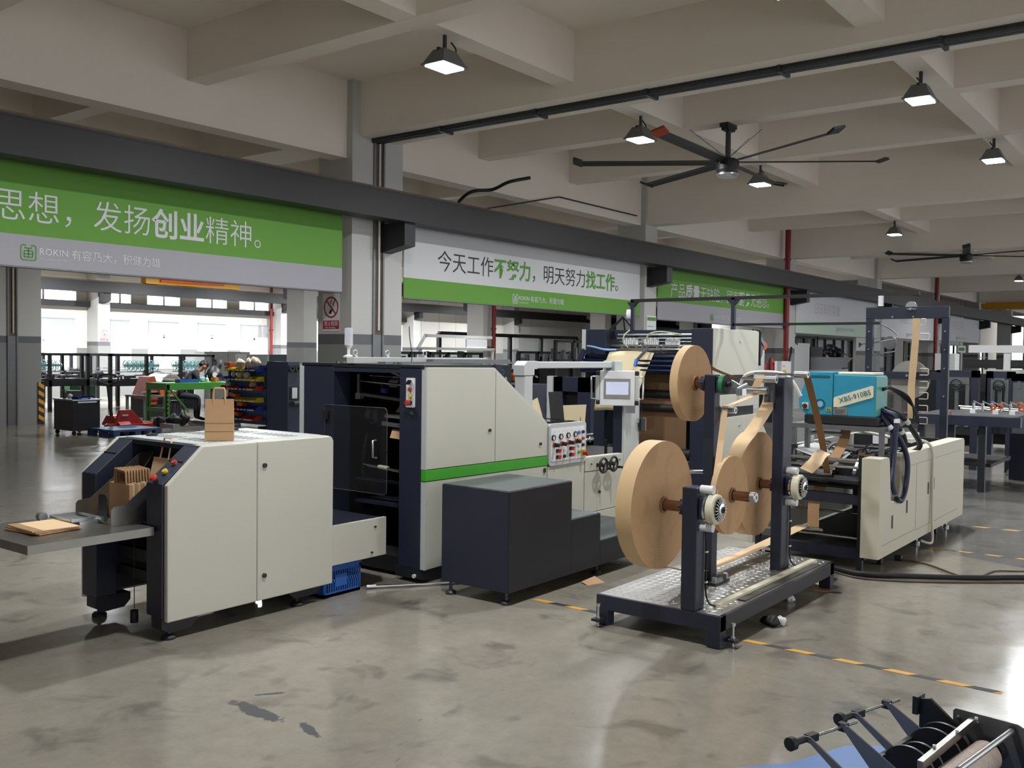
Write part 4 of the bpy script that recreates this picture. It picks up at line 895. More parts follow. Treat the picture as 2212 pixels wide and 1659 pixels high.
# posts
def post(x0, x1, y0, y1, z1, name='post'):
    return MB().box(x0, x1, y0, y1, .184, z1).build(name, [navy], us, bevel=.008)
post(4.79, 4.905, 2.356, 2.45, .872); post(6.08, 6.235, 2.378, 2.455, 1.468); post(5.49, 5.572, 2.595, 2.668, 1.487)
MB().box(5.40, 5.60, 2.52, 2.76, .184, .20).build('base_plate', navy_d, us); k = MB()
for x, y in ((5.42, 2.54), (5.58, 2.54)): k.box(x - .012, x + .012, y - .012, y + .012, .2, .235)
k.build('base_nut', alu, us)
MB().box(4.95, 6.5, 2.285, 2.325, .184, .205).build('cable_duct', ivory, us)
MB().box(5.18, 6.42, 2.232, 2.278, .1845, .192).build('dirty_rubber_strip', M('grimy_rubber', '#4b453f', .7, var=.5, scale=20), us)
def brake(x, y, z, ystart):
    """round ivory particle brake with a finned silver face on the -Y side of a post"""
    MB().box(x - .045, x + .045, ystart - .03, ystart, z - .06, z + .06).build('bearing_block', hose_navy, us, bevel=.006)
    MB().lathe([(.05, 0), (.078, 0), (.078, .012)], (x, ystart - .035, z), (0, -1, 0), 28).build('cooling_ring', chrome, us)
    b = MB().lathe([(.03, 0), (.083, .0), (.083, .04), (.075, .045), (.06, .046)], (x, ystart - .055, z), (0, -1, 0), 32).build('brake', ivory, us)
    f = MB()
    for i in range(22):
        a = 2 * pi * i / 22; R = Matrix.Rotation(a, 3, 'Y'); f.obox(Vector((x, ystart - .108, z)) + R @ Vector((.05, 0, 0)), (.034, .02, .005), R)
    f.lathe([(.036, .0), (.036, .022), (.02, .026), (0, .026)], (x, ystart - .1, z), (0, -1, 0), 20); f.build('cooling_fins', chrome, b)
    MB().lathe([(.018, 0), (.018, .008), (.009, .008), (.009, .0)], (x, ystart - .124, z), (0, -1, 0), 16).build('hub_ring', rubber, b)
    for s in (1, -1): MB().cyl((x - .01, ystart, z + s * .105), (x - .01, ystart - .075, z + s * .105), .024, 16).build('buffer', white_pl, us, bevel=.004)
    MB().tube(smooth_path([(x + .01, ystart - .07, z - .11), (x + .02, ystart - .09, z - .125), (x + .035, ystart - .075, z - .13), (x + .02, ystart - .06, z - .1)]), .004, 6).build('red_wire', red_paint, us)
brake(4.85, 2.35, .757, 2.356); brake(6.165, 2.37, .742, 2.378)
k = MB()
for (x, y) in ((4.89, 2.35), (6.2, 2.372)): k.tube(smooth_path([(x, y, .64), (x + .005, y - .006, .5), (x, y - .006, .3), (x + .01, y - .02, .22), (x + .04, y - .05, .195)]), .005, 6)
k.build('cable', rubber, us); k = MB()
for (x, y) in ((4.89, 2.348), (6.2, 2.37)):
    for z in (.5, .33): k.box(x - .01, x + .012, y - .012, y, z, z + .008)
k.build('cable_clip', white_pl, us)
# shafts
def shaft(x, z, y0, y1, m=brownchrome): return MB().lathe([(0, y0), (.031, y0), (.031, y1), (0, y1)], (x, 0, z), (0, 1, 0), 24).build('shaft', m, us)
shaft(4.85, .75, 2.45, 2.80); shaft(6.165, .741, 2.455, 2.75); shaft(5.53, .739, 2.36, 2.595); shaft(5.53, 1.427, 2.668, 2.86)
for x, z, y in ((4.85, .75, 2.45), (6.165, .741, 2.455), (5.53, 1.427, 2.668)):
    k = MB().lathe([(.034, 0), (.048, 0), (.048, .018), (.034, .022)], (x, y, z), (0, 1, 0), 22)
    for i in range(6): k.cyl((x + .043 * cos(i), y + .016, z + .043 * sin(i)), (x + .043 * cos(i), y + .03, z + .043 * sin(i)), .007, 8)
    k.build('bearing_flange', hose_navy, us)
MB().lathe([(.033, 0), (.033, -.03), (.028, -.036), (.011, -.036), (.011, -.03), (0, -.03)], (5.53, 2.36, .739), (0, 1, 0), 24).build('shaft_end', alu, us)
# upper post fittings: green disc brake, rollers on arms
MB().box(5.5, 5.56, 2.57, 2.595, 1.375, 1.475).build('bearing_block', hose_navy, us, bevel=.005)
MB().mat(0).lathe([(.02, 0), (.06, 0), (.06, .028), (.02, .03)], (5.53, 2.568, 1.427), (0, -1, 0), 26).mat(1).lathe([(0, .03), (.062, .03), (.062, .036), (.016, .038), (.016, .06), (0, .06)], (5.53, 2.568, 1.427), (0, -1, 0), 26).build('disc_brake', [M('brake_green', '#1f7d4b', .45), rubber], us)
k = MB().obox((5.55, 2.49, 1.425), (.02, .06, .035), Matrix.Rotation(.5, 3, 'X')).box(5.53, 5.59, 2.43, 2.47, 1.36, 1.4).cyl((5.55, 2.47, 1.4), (5.58, 2.42, 1.43), .014, 10); k.build('clamp', alu, us)
MB().bar((5.6, 2.62, .82), (5.6, 2.62, 1.285), .012, .03).build('roller_arm', greyplate, us)
MB().box(5.575, 5.61, 2.58, 2.66, .80, .9).box(5.56, 5.625, 2.575, 2.58, .79, .91).build('clamp_block', alu, us)
MB().cyl((5.6, 2.7, .86), (5.52, 2.8, .86), .012, 10).obox((5.47, 2.8, .88), (.06, .03, .012), Matrix.Rotation(.4, 3, 'Y')).obox((5.47, 2.8, .82), (.012, .03, .1), Matrix.Identity(3)).build('sensor_arm', alu, us)
def roller(x, z, y0, y1, r=.021):
    MB().lathe([(.012, y0), (r, y0), (r, y1), (.012, y1), (.012, y1 - .004), (0, y1 - .004), (0, y0 + .004), (.012, y0 + .004)], (x, 0, z), (0, 1, 0), 22).build('guide_roller', alu, us)
roller(5.62, 1.262, 2.51, 2.665); roller(6.0, 1.378, 2.46, 2.61, .026); roller(6.0, 1.452, 2.40, 2.55, .024); roller(6.16, 1.487, 2.25, 2.34, .022)
MB().cyl((6.0, 2.68, 1.378), (6.0, 2.61, 1.378), .011, 10).cyl((6.0, 2.64, 1.455), (6.0, 2.55, 1.455), .011, 10).cyl((6.16, 2.34, 1.487), (6.16, 2.62, 1.487), .008, 10).cyl((6.1, 2.5, 1.33), (6.1, 2.42, 1.33), .02, 12).build('roller_pin', chrome, us)
MB().box(5.99, 6.16, 2.47, 2.48, 1.3, 1.34).box(6.04, 6.08, 2.44, 2.5, 1.3, 1.49).build('roller_bracket', greyplate, us)
# white tube rails bent over the top behind the tall post
MB().tube(smooth_path([(6.5, 2.9, 1.25), (6.5, 2.86, 1.43), (6.5, 2.78, 1.485), (6.5, 2.6, 1.49), (6.5, 2.5, 1.45), (6.5, 2.42, 1.33)]), .012, 8).build('tube_rail', wire_white, us)

def kraft_face():
    m = bpy.data.materials.new('kraft_reel_face'); m.use_nodes = True; nt = m.node_tree; b = nt.nodes['Principled BSDF']; L = nt.links
    tc = nt.nodes.new('ShaderNodeTexCoord'); wv = nt.nodes.new('ShaderNodeTexWave'); wv.wave_type = 'RINGS'; wv.rings_direction = 'Y'
    wv.inputs['Scale'].default_value = 22; wv.inputs['Distortion'].default_value = 1.6; wv.inputs['Detail'].default_value = 4; wv.inputs['Detail Scale'].default_value = 1.2
    L.new(tc.outputs['Object'], wv.inputs['Vector']); n = nt.nodes.new('ShaderNodeTexNoise'); n.inputs['Scale'].default_value = 5; n.inputs['Detail'].default_value = 6; n.inputs['Distortion'].default_value = .6
    L.new(tc.outputs['Object'], n.inputs['Vector'])
    mx = nt.nodes.new('ShaderNodeMix'); mx.data_type = 'RGBA'; mx.inputs[6].default_value = lin('#b9946a'); mx.inputs[7].default_value = lin('#c8a076'); L.new(wv.outputs['Fac'], mx.inputs[0])
    rp = nt.nodes.new('ShaderNodeMapRange'); rp.inputs[1].default_value = .5; rp.inputs[2].default_value = .72; rp.inputs[4].default_value = .35; L.new(n.outputs['Fac'], rp.inputs[0])
    m2 = nt.nodes.new('ShaderNodeMix'); m2.data_type = 'RGBA'; L.new(rp.outputs[0], m2.inputs[0]); L.new(mx.outputs[2], m2.inputs[6]); m2.inputs[7].default_value = lin('#7d5f42'); L.new(m2.outputs[2], b.inputs['Base Color'])
    b.inputs['Roughness'].default_value = .75; return m
reel_face = kraft_face(); reel_edge = M('reel_outer_wrap', '#c9aa7f', .6, var=.04)
def reel(label, x, y, z, r, t, dx=0):
    o = thing('paper_reel', label, 'paper reel', (x, y, z), 0, 'kraft tape reels on the stand')
    MB().lathe([(.045, 0), (r, 0)], (0, 0, 0), (0, 1, 0), 72).lathe([(r, t), (.045, t)], (0, 0, 0), (0, 1, 0), 72).build('side_face', reel_face, o, local=True)
    MB().lathe([(r, 0), (r, t)], (0, 0, 0), (0, 1, 0), 72).build('outer_wrap', reel_edge, o, local=True)
    MB().lathe([(.036, -.012), (.047, -.012), (.047, t + .004), (.036, t + .004), (.036, -.012)], (0, 0, 0), (0, 1, 0), 28).build('core', kraft_d, o, local=True)
reel('large kraft paper reel at the front left of the reel stand', 4.855, 2.60, .747, .366, .10)
reel('small kraft reel on the free steel shaft, in the middle of the stand', 5.53, 2.485, .739, .244, .035)
reel('large kraft reel beside the tall post, shedding a wide loose strip at its top', 6.165, 2.575, .739, .352, .10)
reel('high kraft reel on the top of the rear post', 5.535, 2.752, 1.427, .242, .055)
def strip(label, pts, wv, width, m=kraft_l, k=6):
    return tag(MB().ribbon(smooth_path(pts, k), wv, width).build('paper_strip', m), label, 'paper strip', 'kraft strips running off the reels')
Y_ = (0, 1, 0)
strip('kraft strip running along the tread plate from the large front reel to the rear machine', [(4.83, 2.65, .381), (5.0, 2.65, .36), (5.4, 2.66, .262), (6.1, 2.68, .245), (6.9, 2.68, .27), (7.30, 2.68, .285)], Y_, .095)
strip('vertical kraft strip hanging from the low roller to the small middle reel', [(5.30, 2.50, .70), (5.31, 2.50, .78), (5.45, 2.535, 1.02), (5.597, 2.575, 1.262), (5.61, 2.575, 1.284)], Y_, .042)
strip('kraft strip stretched from the low roller up to the twin rollers', [(5.62, 2.575, 1.285), (5.8, 2.56, 1.315), (5.995, 2.54, 1.352)], Y_, .042)
strip('wide wavy kraft strip curling up from the large reel beside the tall post', [(5.815, 2.625, .76), (5.83, 2.625, .85), (5.92, 2.62, .99), (6.06, 2.60, 1.09), (6.13, 2.57, 1.17), (6.19, 2.53, 1.28), (6.20, 2.52, 1.345)], Y_, .10)
strip('kraft strip leaving the high rear reel down to the alu roller', [(5.7, 2.78, 1.60), (5.8, 2.78, 1.53), (6.0, 2.70, 1.46)], Y_, .05, kraft_d)
strip('short kraft strip between the two upper rollers', [(5.985, 2.505, 1.475), (5.975, 2.51, 1.45), (5.97, 2.53, 1.40)], Y_, .055)
strip('brown kraft strip slanting from the top roller down to the rear machine', [(6.185, 2.285, 1.505), (6.26, 2.285, 1.44), (6.75, 2.37, 1.08), (7.28, 2.49, .70)], Y_, .05, kraft_d)
strip('broad pale kraft end lifting over the brake disc of the tall post', [(6.24, 2.28, .845), (6.3, 2.24, .9), (6.5, 2.28, .93), (6.75, 2.33, .93)], (0, 1, .35), .09)
strip('kraft strip rising from the lower bar inside the rear machine', [(7.30, 2.60, .285), (7.31, 2.60, .47), (7.4, 2.58, .60), (7.55, 2.56, .74)], Y_, .09, kraft)

# ---------------------------------------------------------------- paper feed unit behind the reels
fu = thing('paper_feeder', 'tall navy and cream paper feeding unit with rollers, behind the reels', 'machine', (9.8, 5.2, 0))
MB().box(9.21, 10.33, 4.35, 4.385, 1.40, 1.895).build('upper_side_panel', cream, fu, bevel=.004)
MB().box(9.215, 9.24, 4.385, 4.635, .02, 1.895).build('near_frame', navy, fu, bevel=.003)
MB().box(9.24, 10.3, 4.39, 4.42, .02, 1.42).build('near_plate', navy_d, fu)
MB().box(9.3, 10.33, 4.345, 4.39, 1.055, 1.19).build('side_band', cream, fu, bevel=.003)
MB().prism([(9.33, .03), (10.75, .03), (10.68, .62), (10.34, .955), (9.43, .945), (9.33, .9)], 'y', 4.34, 4.385).build('lower_side_panel', cream, fu, bevel=.004)
k = MB(); screw(k, 9.813, 4.34, .851, (0, -1, 0), .014); screw(k, 9.82, 4.35, 1.77, (0, -1, 0), .014); k.cyl((9.3, 4.36, .92), (9.3, 4.31, .92), .028, 14); k.build('lock', alu, fu)
MB().box(9.21, 9.25, 5.70, 5.96, .02, 1.89).build('far_frame', navy, fu, bevel=.003)
MB().box(9.25, 9.9, 5.70, 5.74, .02, 1.89).build('far_plate', navy_d, fu)
MB().box(9.2, 9.25, 5.96, 6.01, .02, 1.89).box(9.25, 10.3, 5.98, 6.02, .02, 1.89).build('far_trim', trimgrey, fu)
MB().box(9.4, 9.46, 4.42, 5.72, 1.80, 1.885).build('top_beam', navy, fu)
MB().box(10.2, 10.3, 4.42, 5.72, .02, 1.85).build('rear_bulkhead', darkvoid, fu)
k = MB()
for z, x, r in ((1.70, 9.36, .035), (1.655, 9.26, .022), (1.665, 9.2, .012)): k.cyl((x, 4.63, z), (x, 5.7, z), r, 16)
k.build('feed_roller', [chrome], fu)
k = MB()
for z, x, r in ((1.58, 9.2, .03), (1.53, 9.16, .03), (1.48, 9.13, .03), (1.43, 9.11, .03)): k.cyl((x, 4.63, z), (x, 5.95, z), r, 16)
k.build('idler_roller', [M('blue_black_roller', '#222a44', .2, metal=.7, var=.1)], fu)
k = MB()
for z, x, r in ((1.18, 9.3, .045), (1.03, 9.28, .04), (.55, 9.25, .05), (.42, 9.3, .05), (.2, 9.3, .05)): k.cyl((x, 4.63, z), (x, 5.7, z), r, 16)
k.build('web_roller', rubber, fu)
for yc in (5.42, 5.16, 4.9):
    k = MB()
    for i in range(7): k.box(9.28, 9.32, yc - .08 + i * .024, yc - .08 + i * .024 + .014, 1.72, 1.78 + .012 * (i % 2))
    k.build('ink_comb', white_pl, fu)
    MB().box(9.25, 9.3, yc - .1, yc + .1, 1.70, 1.72).box(9.25, 9.28, yc - .1, yc - .085, 1.63, 1.7).box(9.25, 9.28, yc + .085, yc + .1, 1.63, 1.7).build('comb_frame', alu, fu)
    MB().box(9.34, 9.4, yc - .07, yc + .07, 1.77, 1.80).box(9.33, 9.4, yc - .03, yc + .03, 1.8, 1.84).build('valve_block', black, fu)
k = MB().cyl((9.3, 4.65, 1.79), (9.3, 5.6, 1.79), .009, 8).cyl((9.32, 4.65, 1.83), (9.32, 5.6, 1.83), .012, 8).cyl((9.35, 4.65, 1.755), (9.35, 5.6, 1.755), .006, 8); k.build('air_rail', alu, fu)
k = MB().tube(smooth_path([(9.2, 5.38, 1.88), (9.15, 5.42, 1.82), (9.15, 5.43, 1.74), (9.2, 5.4, 1.69)]), .008, 6).tube(smooth_path([(9.2, 4.75, 1.83), (9.2, 5.0, 1.86), (9.18, 5.13, 1.83), (9.2, 5.17, 1.75)]), .009, 6); k.build('air_hose', M('pale_green_tube', '#b9c39a', .3), fu)
MB().tube(smooth_path([(9.15, 5.9, 1.70), (9.12, 5.8, 1.69), (9.12, 5.65, 1.66), (9.15, 5.52, 1.66)]), .012, 8).build('blue_hose', M('sky_blue_hose', '#7fa9d6', .35), fu)
MB().bar((9.12, 5.92, 1.66), (9.12, 6.02, 1.45), .02, .05).build('lever', hose_navy, fu)
MB().bar((9.15, 5.12, 1.68), (9.0, 5.16, 1.56), .025).build('pull_handle', greyplate, fu); MB().obox((8.97, 5.165, 1.52), (.03, .03, .08), Matrix.Rotation(.4, 3, 'Y')).build('handle_grip', lampblue, fu)
# webs of paper, loosely hanging
wb = MB(); rows = []
for i in range(13):
    t = i / 12; z = 1.63 - .65 * t; x = 9.18 - .22 * sin(t * pi * .55) ; ya = 5.06 + .12 * t; yb = 5.62 + .05 * t
    rows.append([(x + .015 * sin(5 * s + 3 * t) - .03 * s * t, ya + (yb - ya) * s, z + .02 * sin(3 * s)) for s in [j / 8 for j in range(9)]])
vs = [p for r in rows for p in r]; wb.add(vs, [(i * 9 + j, i * 9 + j + 1, i * 9 + 10 + j, i * 9 + 9 + j) for i in range(12) for j in range(8)], True)
so = tag(wb.build('paper_web', web_cream, recalc=False), 'broad cream paper web draped over the rollers of the tall feeding unit', 'paper web'); q = so.modifiers.new('thickness', 'SOLIDIFY'); q.thickness = .002
tag(MB().box(9.30, 9.304, 4.72, 5.55, .45, 1.42).build('paper_web', web_brown), 'brown kraft web hanging inside the tall feeding unit', 'paper web')
# black tube frame for cables on top of it
bf = thing('cable_frame', 'black square-tube cable frame standing on the feeding unit and reaching to the gantry', 'frame', (9.43, 4.3, 1.89))
for y in (5.48, 4.26): MB().box(9.41, 9.45, y - .02, y + .02, 1.885, 2.22).build('upright', navy, bf)
MB().box(9.41, 9.45, 2.4, 5.5, 2.2, 2.235).build('top_rail', black, bf); MB().box(9.41, 9.45, 2.75, 4.26, 1.925, 1.95).build('lower_rail', black, bf)
k = MB()
for y in (5.48, 4.26):
    for s in (-1, 1): k.prism([(y, 2.2), (y + s * .07, 2.2), (y, 2.12)], 'x', 9.415, 9.445)
k.build('gusset', navy, bf); MB().box(9.41, 9.45, 2.73, 2.77, 2.1, 2.2).build('hanger', white_pl, bf)
# small film reel on a tripod above
fr = thing('film_reel', 'small white film reel on black arms above the feeding unit', 'reel', (9.43, 5.62, 1.89))
MB().lathe([(0, 0), (.06, 0), (.06, .05), (0, .05)], (9.43, 5.55, 2.06), (.3, -1, 0), 20).build('reel', white_pl, fr)
MB().bar((9.43, 5.6, 2.04), (9.43, 5.78, 1.885), .02).bar((9.43, 5.6, 2.04), (9.43, 5.46, 1.885), .02).bar((9.43, 5.6, 2.04), (9.5, 5.62, 1.885), .015).build('tripod', black, fr)
# motor and orange roller at the far right end of the panel
MB().lathe([(0, 0), (.12, 0), (.12, .2), (0, .2)], (10.45, 4.4, 1.68), (0, 1, 0), 22).build('drive_pulley', steel_dark, fu)
MB().lathe([(0, 0), (.05, 0), (.05, .12), (0, .12)], (10.66, 4.42, 1.73), (.3, 1, 0), 18).build('tension_roller', orange, fu)
MB().bar((10.38, 4.4, 1.86), (10.62, 4.42, 1.73), .05).build('tension_arm', greyplate, fu)
MB().tube(smooth_path([(10.2, 4.37, 1.9), (10.34, 4.35, 1.895), (10.36, 4.35, 1.8), (10.36, 4.35, 1.5)]), .014, 8).build('edge_cable', rubber, fu)

# ---------------------------------------------------------------- handle-making unit on the right
hu = thing('handle_unit', 'long cream-sided handle-making machine with an open dark roller end, on the right', 'machine', (8.5, 2.6, 0))
def side(y0, y1):
    p = [(7.22, .11), (9.92, .11), (9.92, .80)] + arc(9.88, .805, .04, 0, pi / 2, 3) + [(7.93, .845), (7.90, .82), (7.895, .57)] + arc(7.83, .55, .06, 0, -pi / 2, 4)[1:] + [(7.56, .50)] + arc(7.56, .56, .06, -pi / 2, -pi, 4)[1:] + [(7.455, .82)] + arc(7.415, .815, .04, 0, pi / 2, 3) + [(7.22, .855)]
    return MB().prism(p, 'y', y0, y1)
side(2.08, 2.215).build('side_cover', cream_w, hu, bevel=.006)
side(3.06, 3.1).build('far_cover', cream, hu)
k = MB()
for x, z, w_ in ((7.55, .35, 0), (7.95, .42, 0), (8.6, .5, 0), (8.78, .52, 0)):
    k.box(x - .012, x + .012, 2.074, 2.08, z - .05, z + .05)
k.build('door_handle', steel_dark, hu); k = MB()
for (xa, xb, z) in ((7.3, 8.2, .2), (8.25, 9.7, .19), (7.98, 9.8, .74)): k.box(xa, xb, 2.0785, 2.081, z, z + .003)
for x in (8.22, 8.68): k.box(x, x + .003, 2.0785, 2.081, .19, .74)
k.build('door_seam', greyplate, hu)
for x in (9.28, 7.6): MB().lathe([(0, 0), (.035, 0), (.035, .03), (0, .03)], (x, 2.16, .036), (0, 1, 0), 16).build('caster', rubber, hu)
k = MB(); foot(k, 8.66, 2.18, .12, .03); foot(k, 9.7, 2.18, .12, .03); k.build('levelling_foot', alu, hu)
MB().box(7.27, 7.31, 2.215, 2.255, .0, .87).box(7.27, 7.31, 3.02, 3.06, .0, .87).build('corner_post', navy_d, hu)
MB().box(7.28, 7.33, 2.25, 3.03, .49, .565).build('cross_beam', navy, hu)
MB().box(7.28, 7.34, 2.25, 3.03, .08, .16).box(7.28, 9.8, 2.2, 2.25, .08, .14).build('base_beam', navy, hu)
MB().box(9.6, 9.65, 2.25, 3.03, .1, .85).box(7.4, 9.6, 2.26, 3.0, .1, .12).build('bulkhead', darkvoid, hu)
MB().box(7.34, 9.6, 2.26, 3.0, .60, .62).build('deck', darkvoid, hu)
k = MB()
for x, z, r in ((7.3, .825, .011), (7.4, .80, .014), (7.3, .77, .012), (7.55, .79, .01), (7.8, .81, .01), (8.1, .82, .012), (8.5, .83, .01), (7.6, .47, .008), (7.7, .36, .008), (7.3, .235, .009)): k.cyl((x, 2.22, z), (x, 3.06, z), r, 10)
k.build('cross_rod', chrome, hu)
MB().lathe([(.03, 0), (.03, .12), (.022, .13), (.022, .26), (.034, .27), (.034, .33), (.02, .34)], (7.29, 2.45, .715), (0, 1, 0), 20).build('draw_roller', chrome, hu)
MB().lathe([(.012, 0), (.016, .01), (.016, .2), (.012, .21)], (7.3, 2.52, .268), (0, 1, 0), 16).build('turn_bar', chrome, hu)
MB().box(7.2, 7.5, 2.24, 2.85, .665, .68).build('front_shelf', black, hu)
k = MB().bar((7.3, 2.5, .73), (7.5, 2.4, .86), .016).bar((7.45, 2.75, .74), (7.75, 2.6, .92), .016).bar((7.3, 2.3, .72), (7.42, 2.3, .82), .02).build('link_bar', alu, hu)
MB().box(7.3, 7.4, 2.78, 2.98, .68, .8).box(7.6, 7.7, 2.3, 2.9, .62, .75).box(8.0, 8.1, 2.3, 2.95, .62, .78).box(8.4, 8.6, 2.4, 2.9, .62, .8).build('carriage', steel_dark, hu)
k = MB()
for i in range(4): k.cyl((7.35, 2.8 + .05 * i, .8), (7.35, 2.8 + .05 * i, .87), .008, 8).lathe([(0, 0), (.018, 0), (.018, .012), (0, .012)], (7.35, 2.8 + .05 * i, .87), (0, 0, 1), 8)
k.bar((7.35, 2.76, .9), (7.35, 3.0, .9), .03).build('clamp_row', black, hu)
MB().cyl((7.7, 2.52, .985), (7.7, 2.76, .985), .02, 16).build('guide_roller', alu, hu); MB().box(7.66, 7.74, 2.765, 2.785, .9, 1.01).build('roller_bracket', alu, hu)
MB().add([(7.5, 2.6, .79), (7.6, 2.9, .86), (8.3, 3.0, .86), (8.3, 2.6, .8)], [(0, 1, 2, 3)]).build('paper_chute', trimgrey, hu)
MB().lathe([(.04, 0), (.07, 0), (.07, .12), (.04, .12)], (7.75, 2.28, .78), (-.2, 1, 0), 22).build('tape_roll', kraft_d, hu)
tag(MB().ribbon(smooth_path([(7.72, 2.5, 1.06), (7.7, 2.5, .98), (7.62, 2.5, .9), (7.5, 2.52, .8)]), (0, 1, .1), .08).build('paper_strip', kraft_d), 'brown strip hanging below the teal glue machine', 'paper strip')
for i, (x, y) in enumerate(((8.9, 2.3), (9.05, 2.3), (8.6, 2.45))): MB().box(x, x + .1, y, y + .1, .85, .93).build('valve_box', white_pl, hu)
k = MB()
for s in range(9):
    a = rnd.uniform(7.5, 8.7); b_ = rnd.uniform(2.3, 2.9)
    k.tube(smooth_path([(a, b_, .72), (a + .05, b_ + rnd.uniform(-.1, .1), .86), (a + .16, b_ + rnd.uniform(-.12, .12), .84), (a + .25, b_, .72)]), .006, 6)
k.build('hose_bundle', rubber, hu)
MB().tube(smooth_path([(7.7, 2.5, .78), (7.72, 2.4, .8), (7.75, 2.3, .84), (8.1, 2.25, .86)]), .022, 8).build('padded_hose', hose_navy, hu)

# grey stand and teal hot-melt unit
gs = thing('glue_stand', 'grey square-tube stand carrying the teal glue machine', 'stand', (7.75, 2.55, .62))
MB().box(7.58, 7.93, 2.17, 2.90, 1.03, 1.065).build('top_frame', greyplate, gs)
for x, y in ((7.6, 2.185), (7.9, 2.185), (7.6, 2.88), (7.9, 2.88)): MB().box(x - .018, x + .018, y - .018, y + .018, .622, 1.03).build('leg', greyplate, gs)
gm = thing('glue_machine', 'teal hot-melt glue machine with a white diagonal lettered plate', 'glue machine', (7.75, 2.54, 1.07))
MB().box(7.6, 7.91, 2.22, 2.80, 1.07, 1.14).build('plinth', black, gm, bevel=.006)
yz = lambda pts: pts
MB().prism([(2.573, 1.14), (2.79, 1.14), (2.845, 1.20), (2.85, 1.27), (2.775, 1.475), (2.76, 1.487), (2.573, 1.487)], 'x', 7.598, 7.905).build('tank_cover', teal, gm, bevel=.006)
MB().prism([(2.24, 1.14), (2.570, 1.14), (2.570, 1.468), (2.25, 1.463), (2.24, 1.455)], 'x', 7.602, 7.905).build('control_housing', teal, gm, bevel=.006)
MB().box(7.607, 7.9, 2.236, 2.241, 1.15, 1.45).build('rear_panel', teal_l, gm, bevel=.004)
MB().box(7.63, 7.88, 2.26, 2.545, 1.466, 1.488).build('lid', ivory, gm, bevel=.008)
pl = MB().prism([(2.565, 1.205), (2.565, 1.278), (2.555, 1.288), (2.27, 1.385), (2.255, 1.378), (2.255, 1.30), (2.265, 1.292), (2.55, 1.198)], 'x', 7.597, 7.601).build('name_plate', ivory, gm)
rv = Vector((0, -.31, .098)).normalized(); MB().text('XBS-910BS', .055, Vector((7.5945, 2.515, 1.242)), rv, Vector((0, .3, .95)).normalized(), off=.01, sx=1.02).build('lettering', M('petrol_print', '#2c6273', .5), pl, recalc=False)
k = MB()
for j in range(3):
    for i in range(24): k.obox((7.5985, 2.75 - .0065 * i - .004 * (j % 2), 1.455 - .008 * j), (.003, .004, .005), Matrix.Rotation(.6, 3, 'X'))
k.build('vent_slots', black, gm)
k = MB(); N = 8
for rr, nn in ((.042, 8), (.034, 8)):
    pts = [(7.597, 2.672 + rr * cos(pi / 8 + i * pi / 4), 1.228 + rr * sin(pi / 8 + i * pi / 4)) for i in range(8)]
    for i in range(8):
        a, b_ = Vector(pts[i]), Vector(pts[(i + 1) % 8]); k.bar(a.lerp(b_, .08), a.lerp(b_, .92), .005, .003, up=(1, 0, 0))
k.build('emblem_ring', M('dark_petrol', '#1c5062', .5), gm); MB().lathe([(.024, 0), (.024, .003), (0, .003)], (7.599, 2.672, 1.228), (-1, 0, 0), 22).build('emblem_disc', M('pale_blue_print', '#7fb6d6', .4), gm)
sw = MB().box(7.585, 7.6, 2.765, 2.815, 1.185, 1.235).build('main_switch', ivory, gm); MB().lathe([(.02, 0), (.02, .014), (0, .016)], (7.585, 2.79, 1.208), (-1, 0, 0), 16).obox((7.567, 2.79, 1.208), (.012, .011, .038), Matrix.Identity(3)).build('switch_knob', M('dark_red_plastic', '#5e1f1d', .4), sw)
MB().box(7.594, 7.6, 2.582, 2.622, 1.175, 1.2).build('warning_label', yellow, gm)
k = MB(); 
for i in range(3): k.box(7.592, 7.5945, 2.588 + .011 * i, 2.594 + .011 * i, 1.18, 1.195)
k.build('label_print', dark_mark, gm)
MB().box(7.597, 7.602, 2.455, 2.566, 1.148, 1.207).build('data_plate', alu, gm); k = MB()
for i in range(5): k.box(7.5955, 7.5975, 2.47 + .01 * (i % 2), 2.555, 1.155 + .008 * i, 1.158 + .008 * i)
k.build('plate_print', steel_dark, gm)
# hoses out of its rear panel
def hose(label, pts, r, m=hose_navy, cat='hose', group='heated hoses of the glue machine', cuffs=()):
    o = thing('hose', label, cat, pts[0], 0, group); P = smooth_path(pts, 8)
    MB().tube(P, r, 10).build('sleeve', m, o)
    for c in cuffs:
        i = int(c * (len(P) - 3)); MB().tube([P[i], P[i + 1], P[i + 2]], r * 1.12, 10).build('cuff', white_pl, o)
hose('navy padded hose dropping from the glue machine into the cream cover, longest loop', [(7.75, 2.235, 1.19), (7.74, 2.12, 1.14), (7.72, 2.12, 1.0), (7.70, 2.12, .82), (7.60, 2.10, .66), (7.58, 2.07, .56)], .021, cuffs=(.25,))
hose('navy padded hose rising beside the longest loop out of the cream cover notch', [(7.62, 2.07, .52), (7.72, 2.06, .50), (7.84, 2.06, .60), (7.86, 2.06, .8), (7.80, 2.10, .96), (7.72, 2.16, 1.06), (7.74, 2.235, 1.155)], .021, cuffs=(.85,))
hose('dark padded hose curving into the machine top behind the navy loops', [(7.80, 2.235, 1.16), (7.86, 2.14, 1.06), (7.98, 2.12, .96), (8.05, 2.14, .86), (8.0, 2.22, .80)], .022, rubber, cuffs=(.35,))
hose('dark padded hose of the widest arch, ending on the cream cover top', [(7.84, 2.235, 1.20), (7.93, 2.12, 1.13), (8.12, 2.08, 1.0), (8.3, 2.08, .88), (8.28, 2.16, .80)], .022, rubber, cuffs=(.3,))
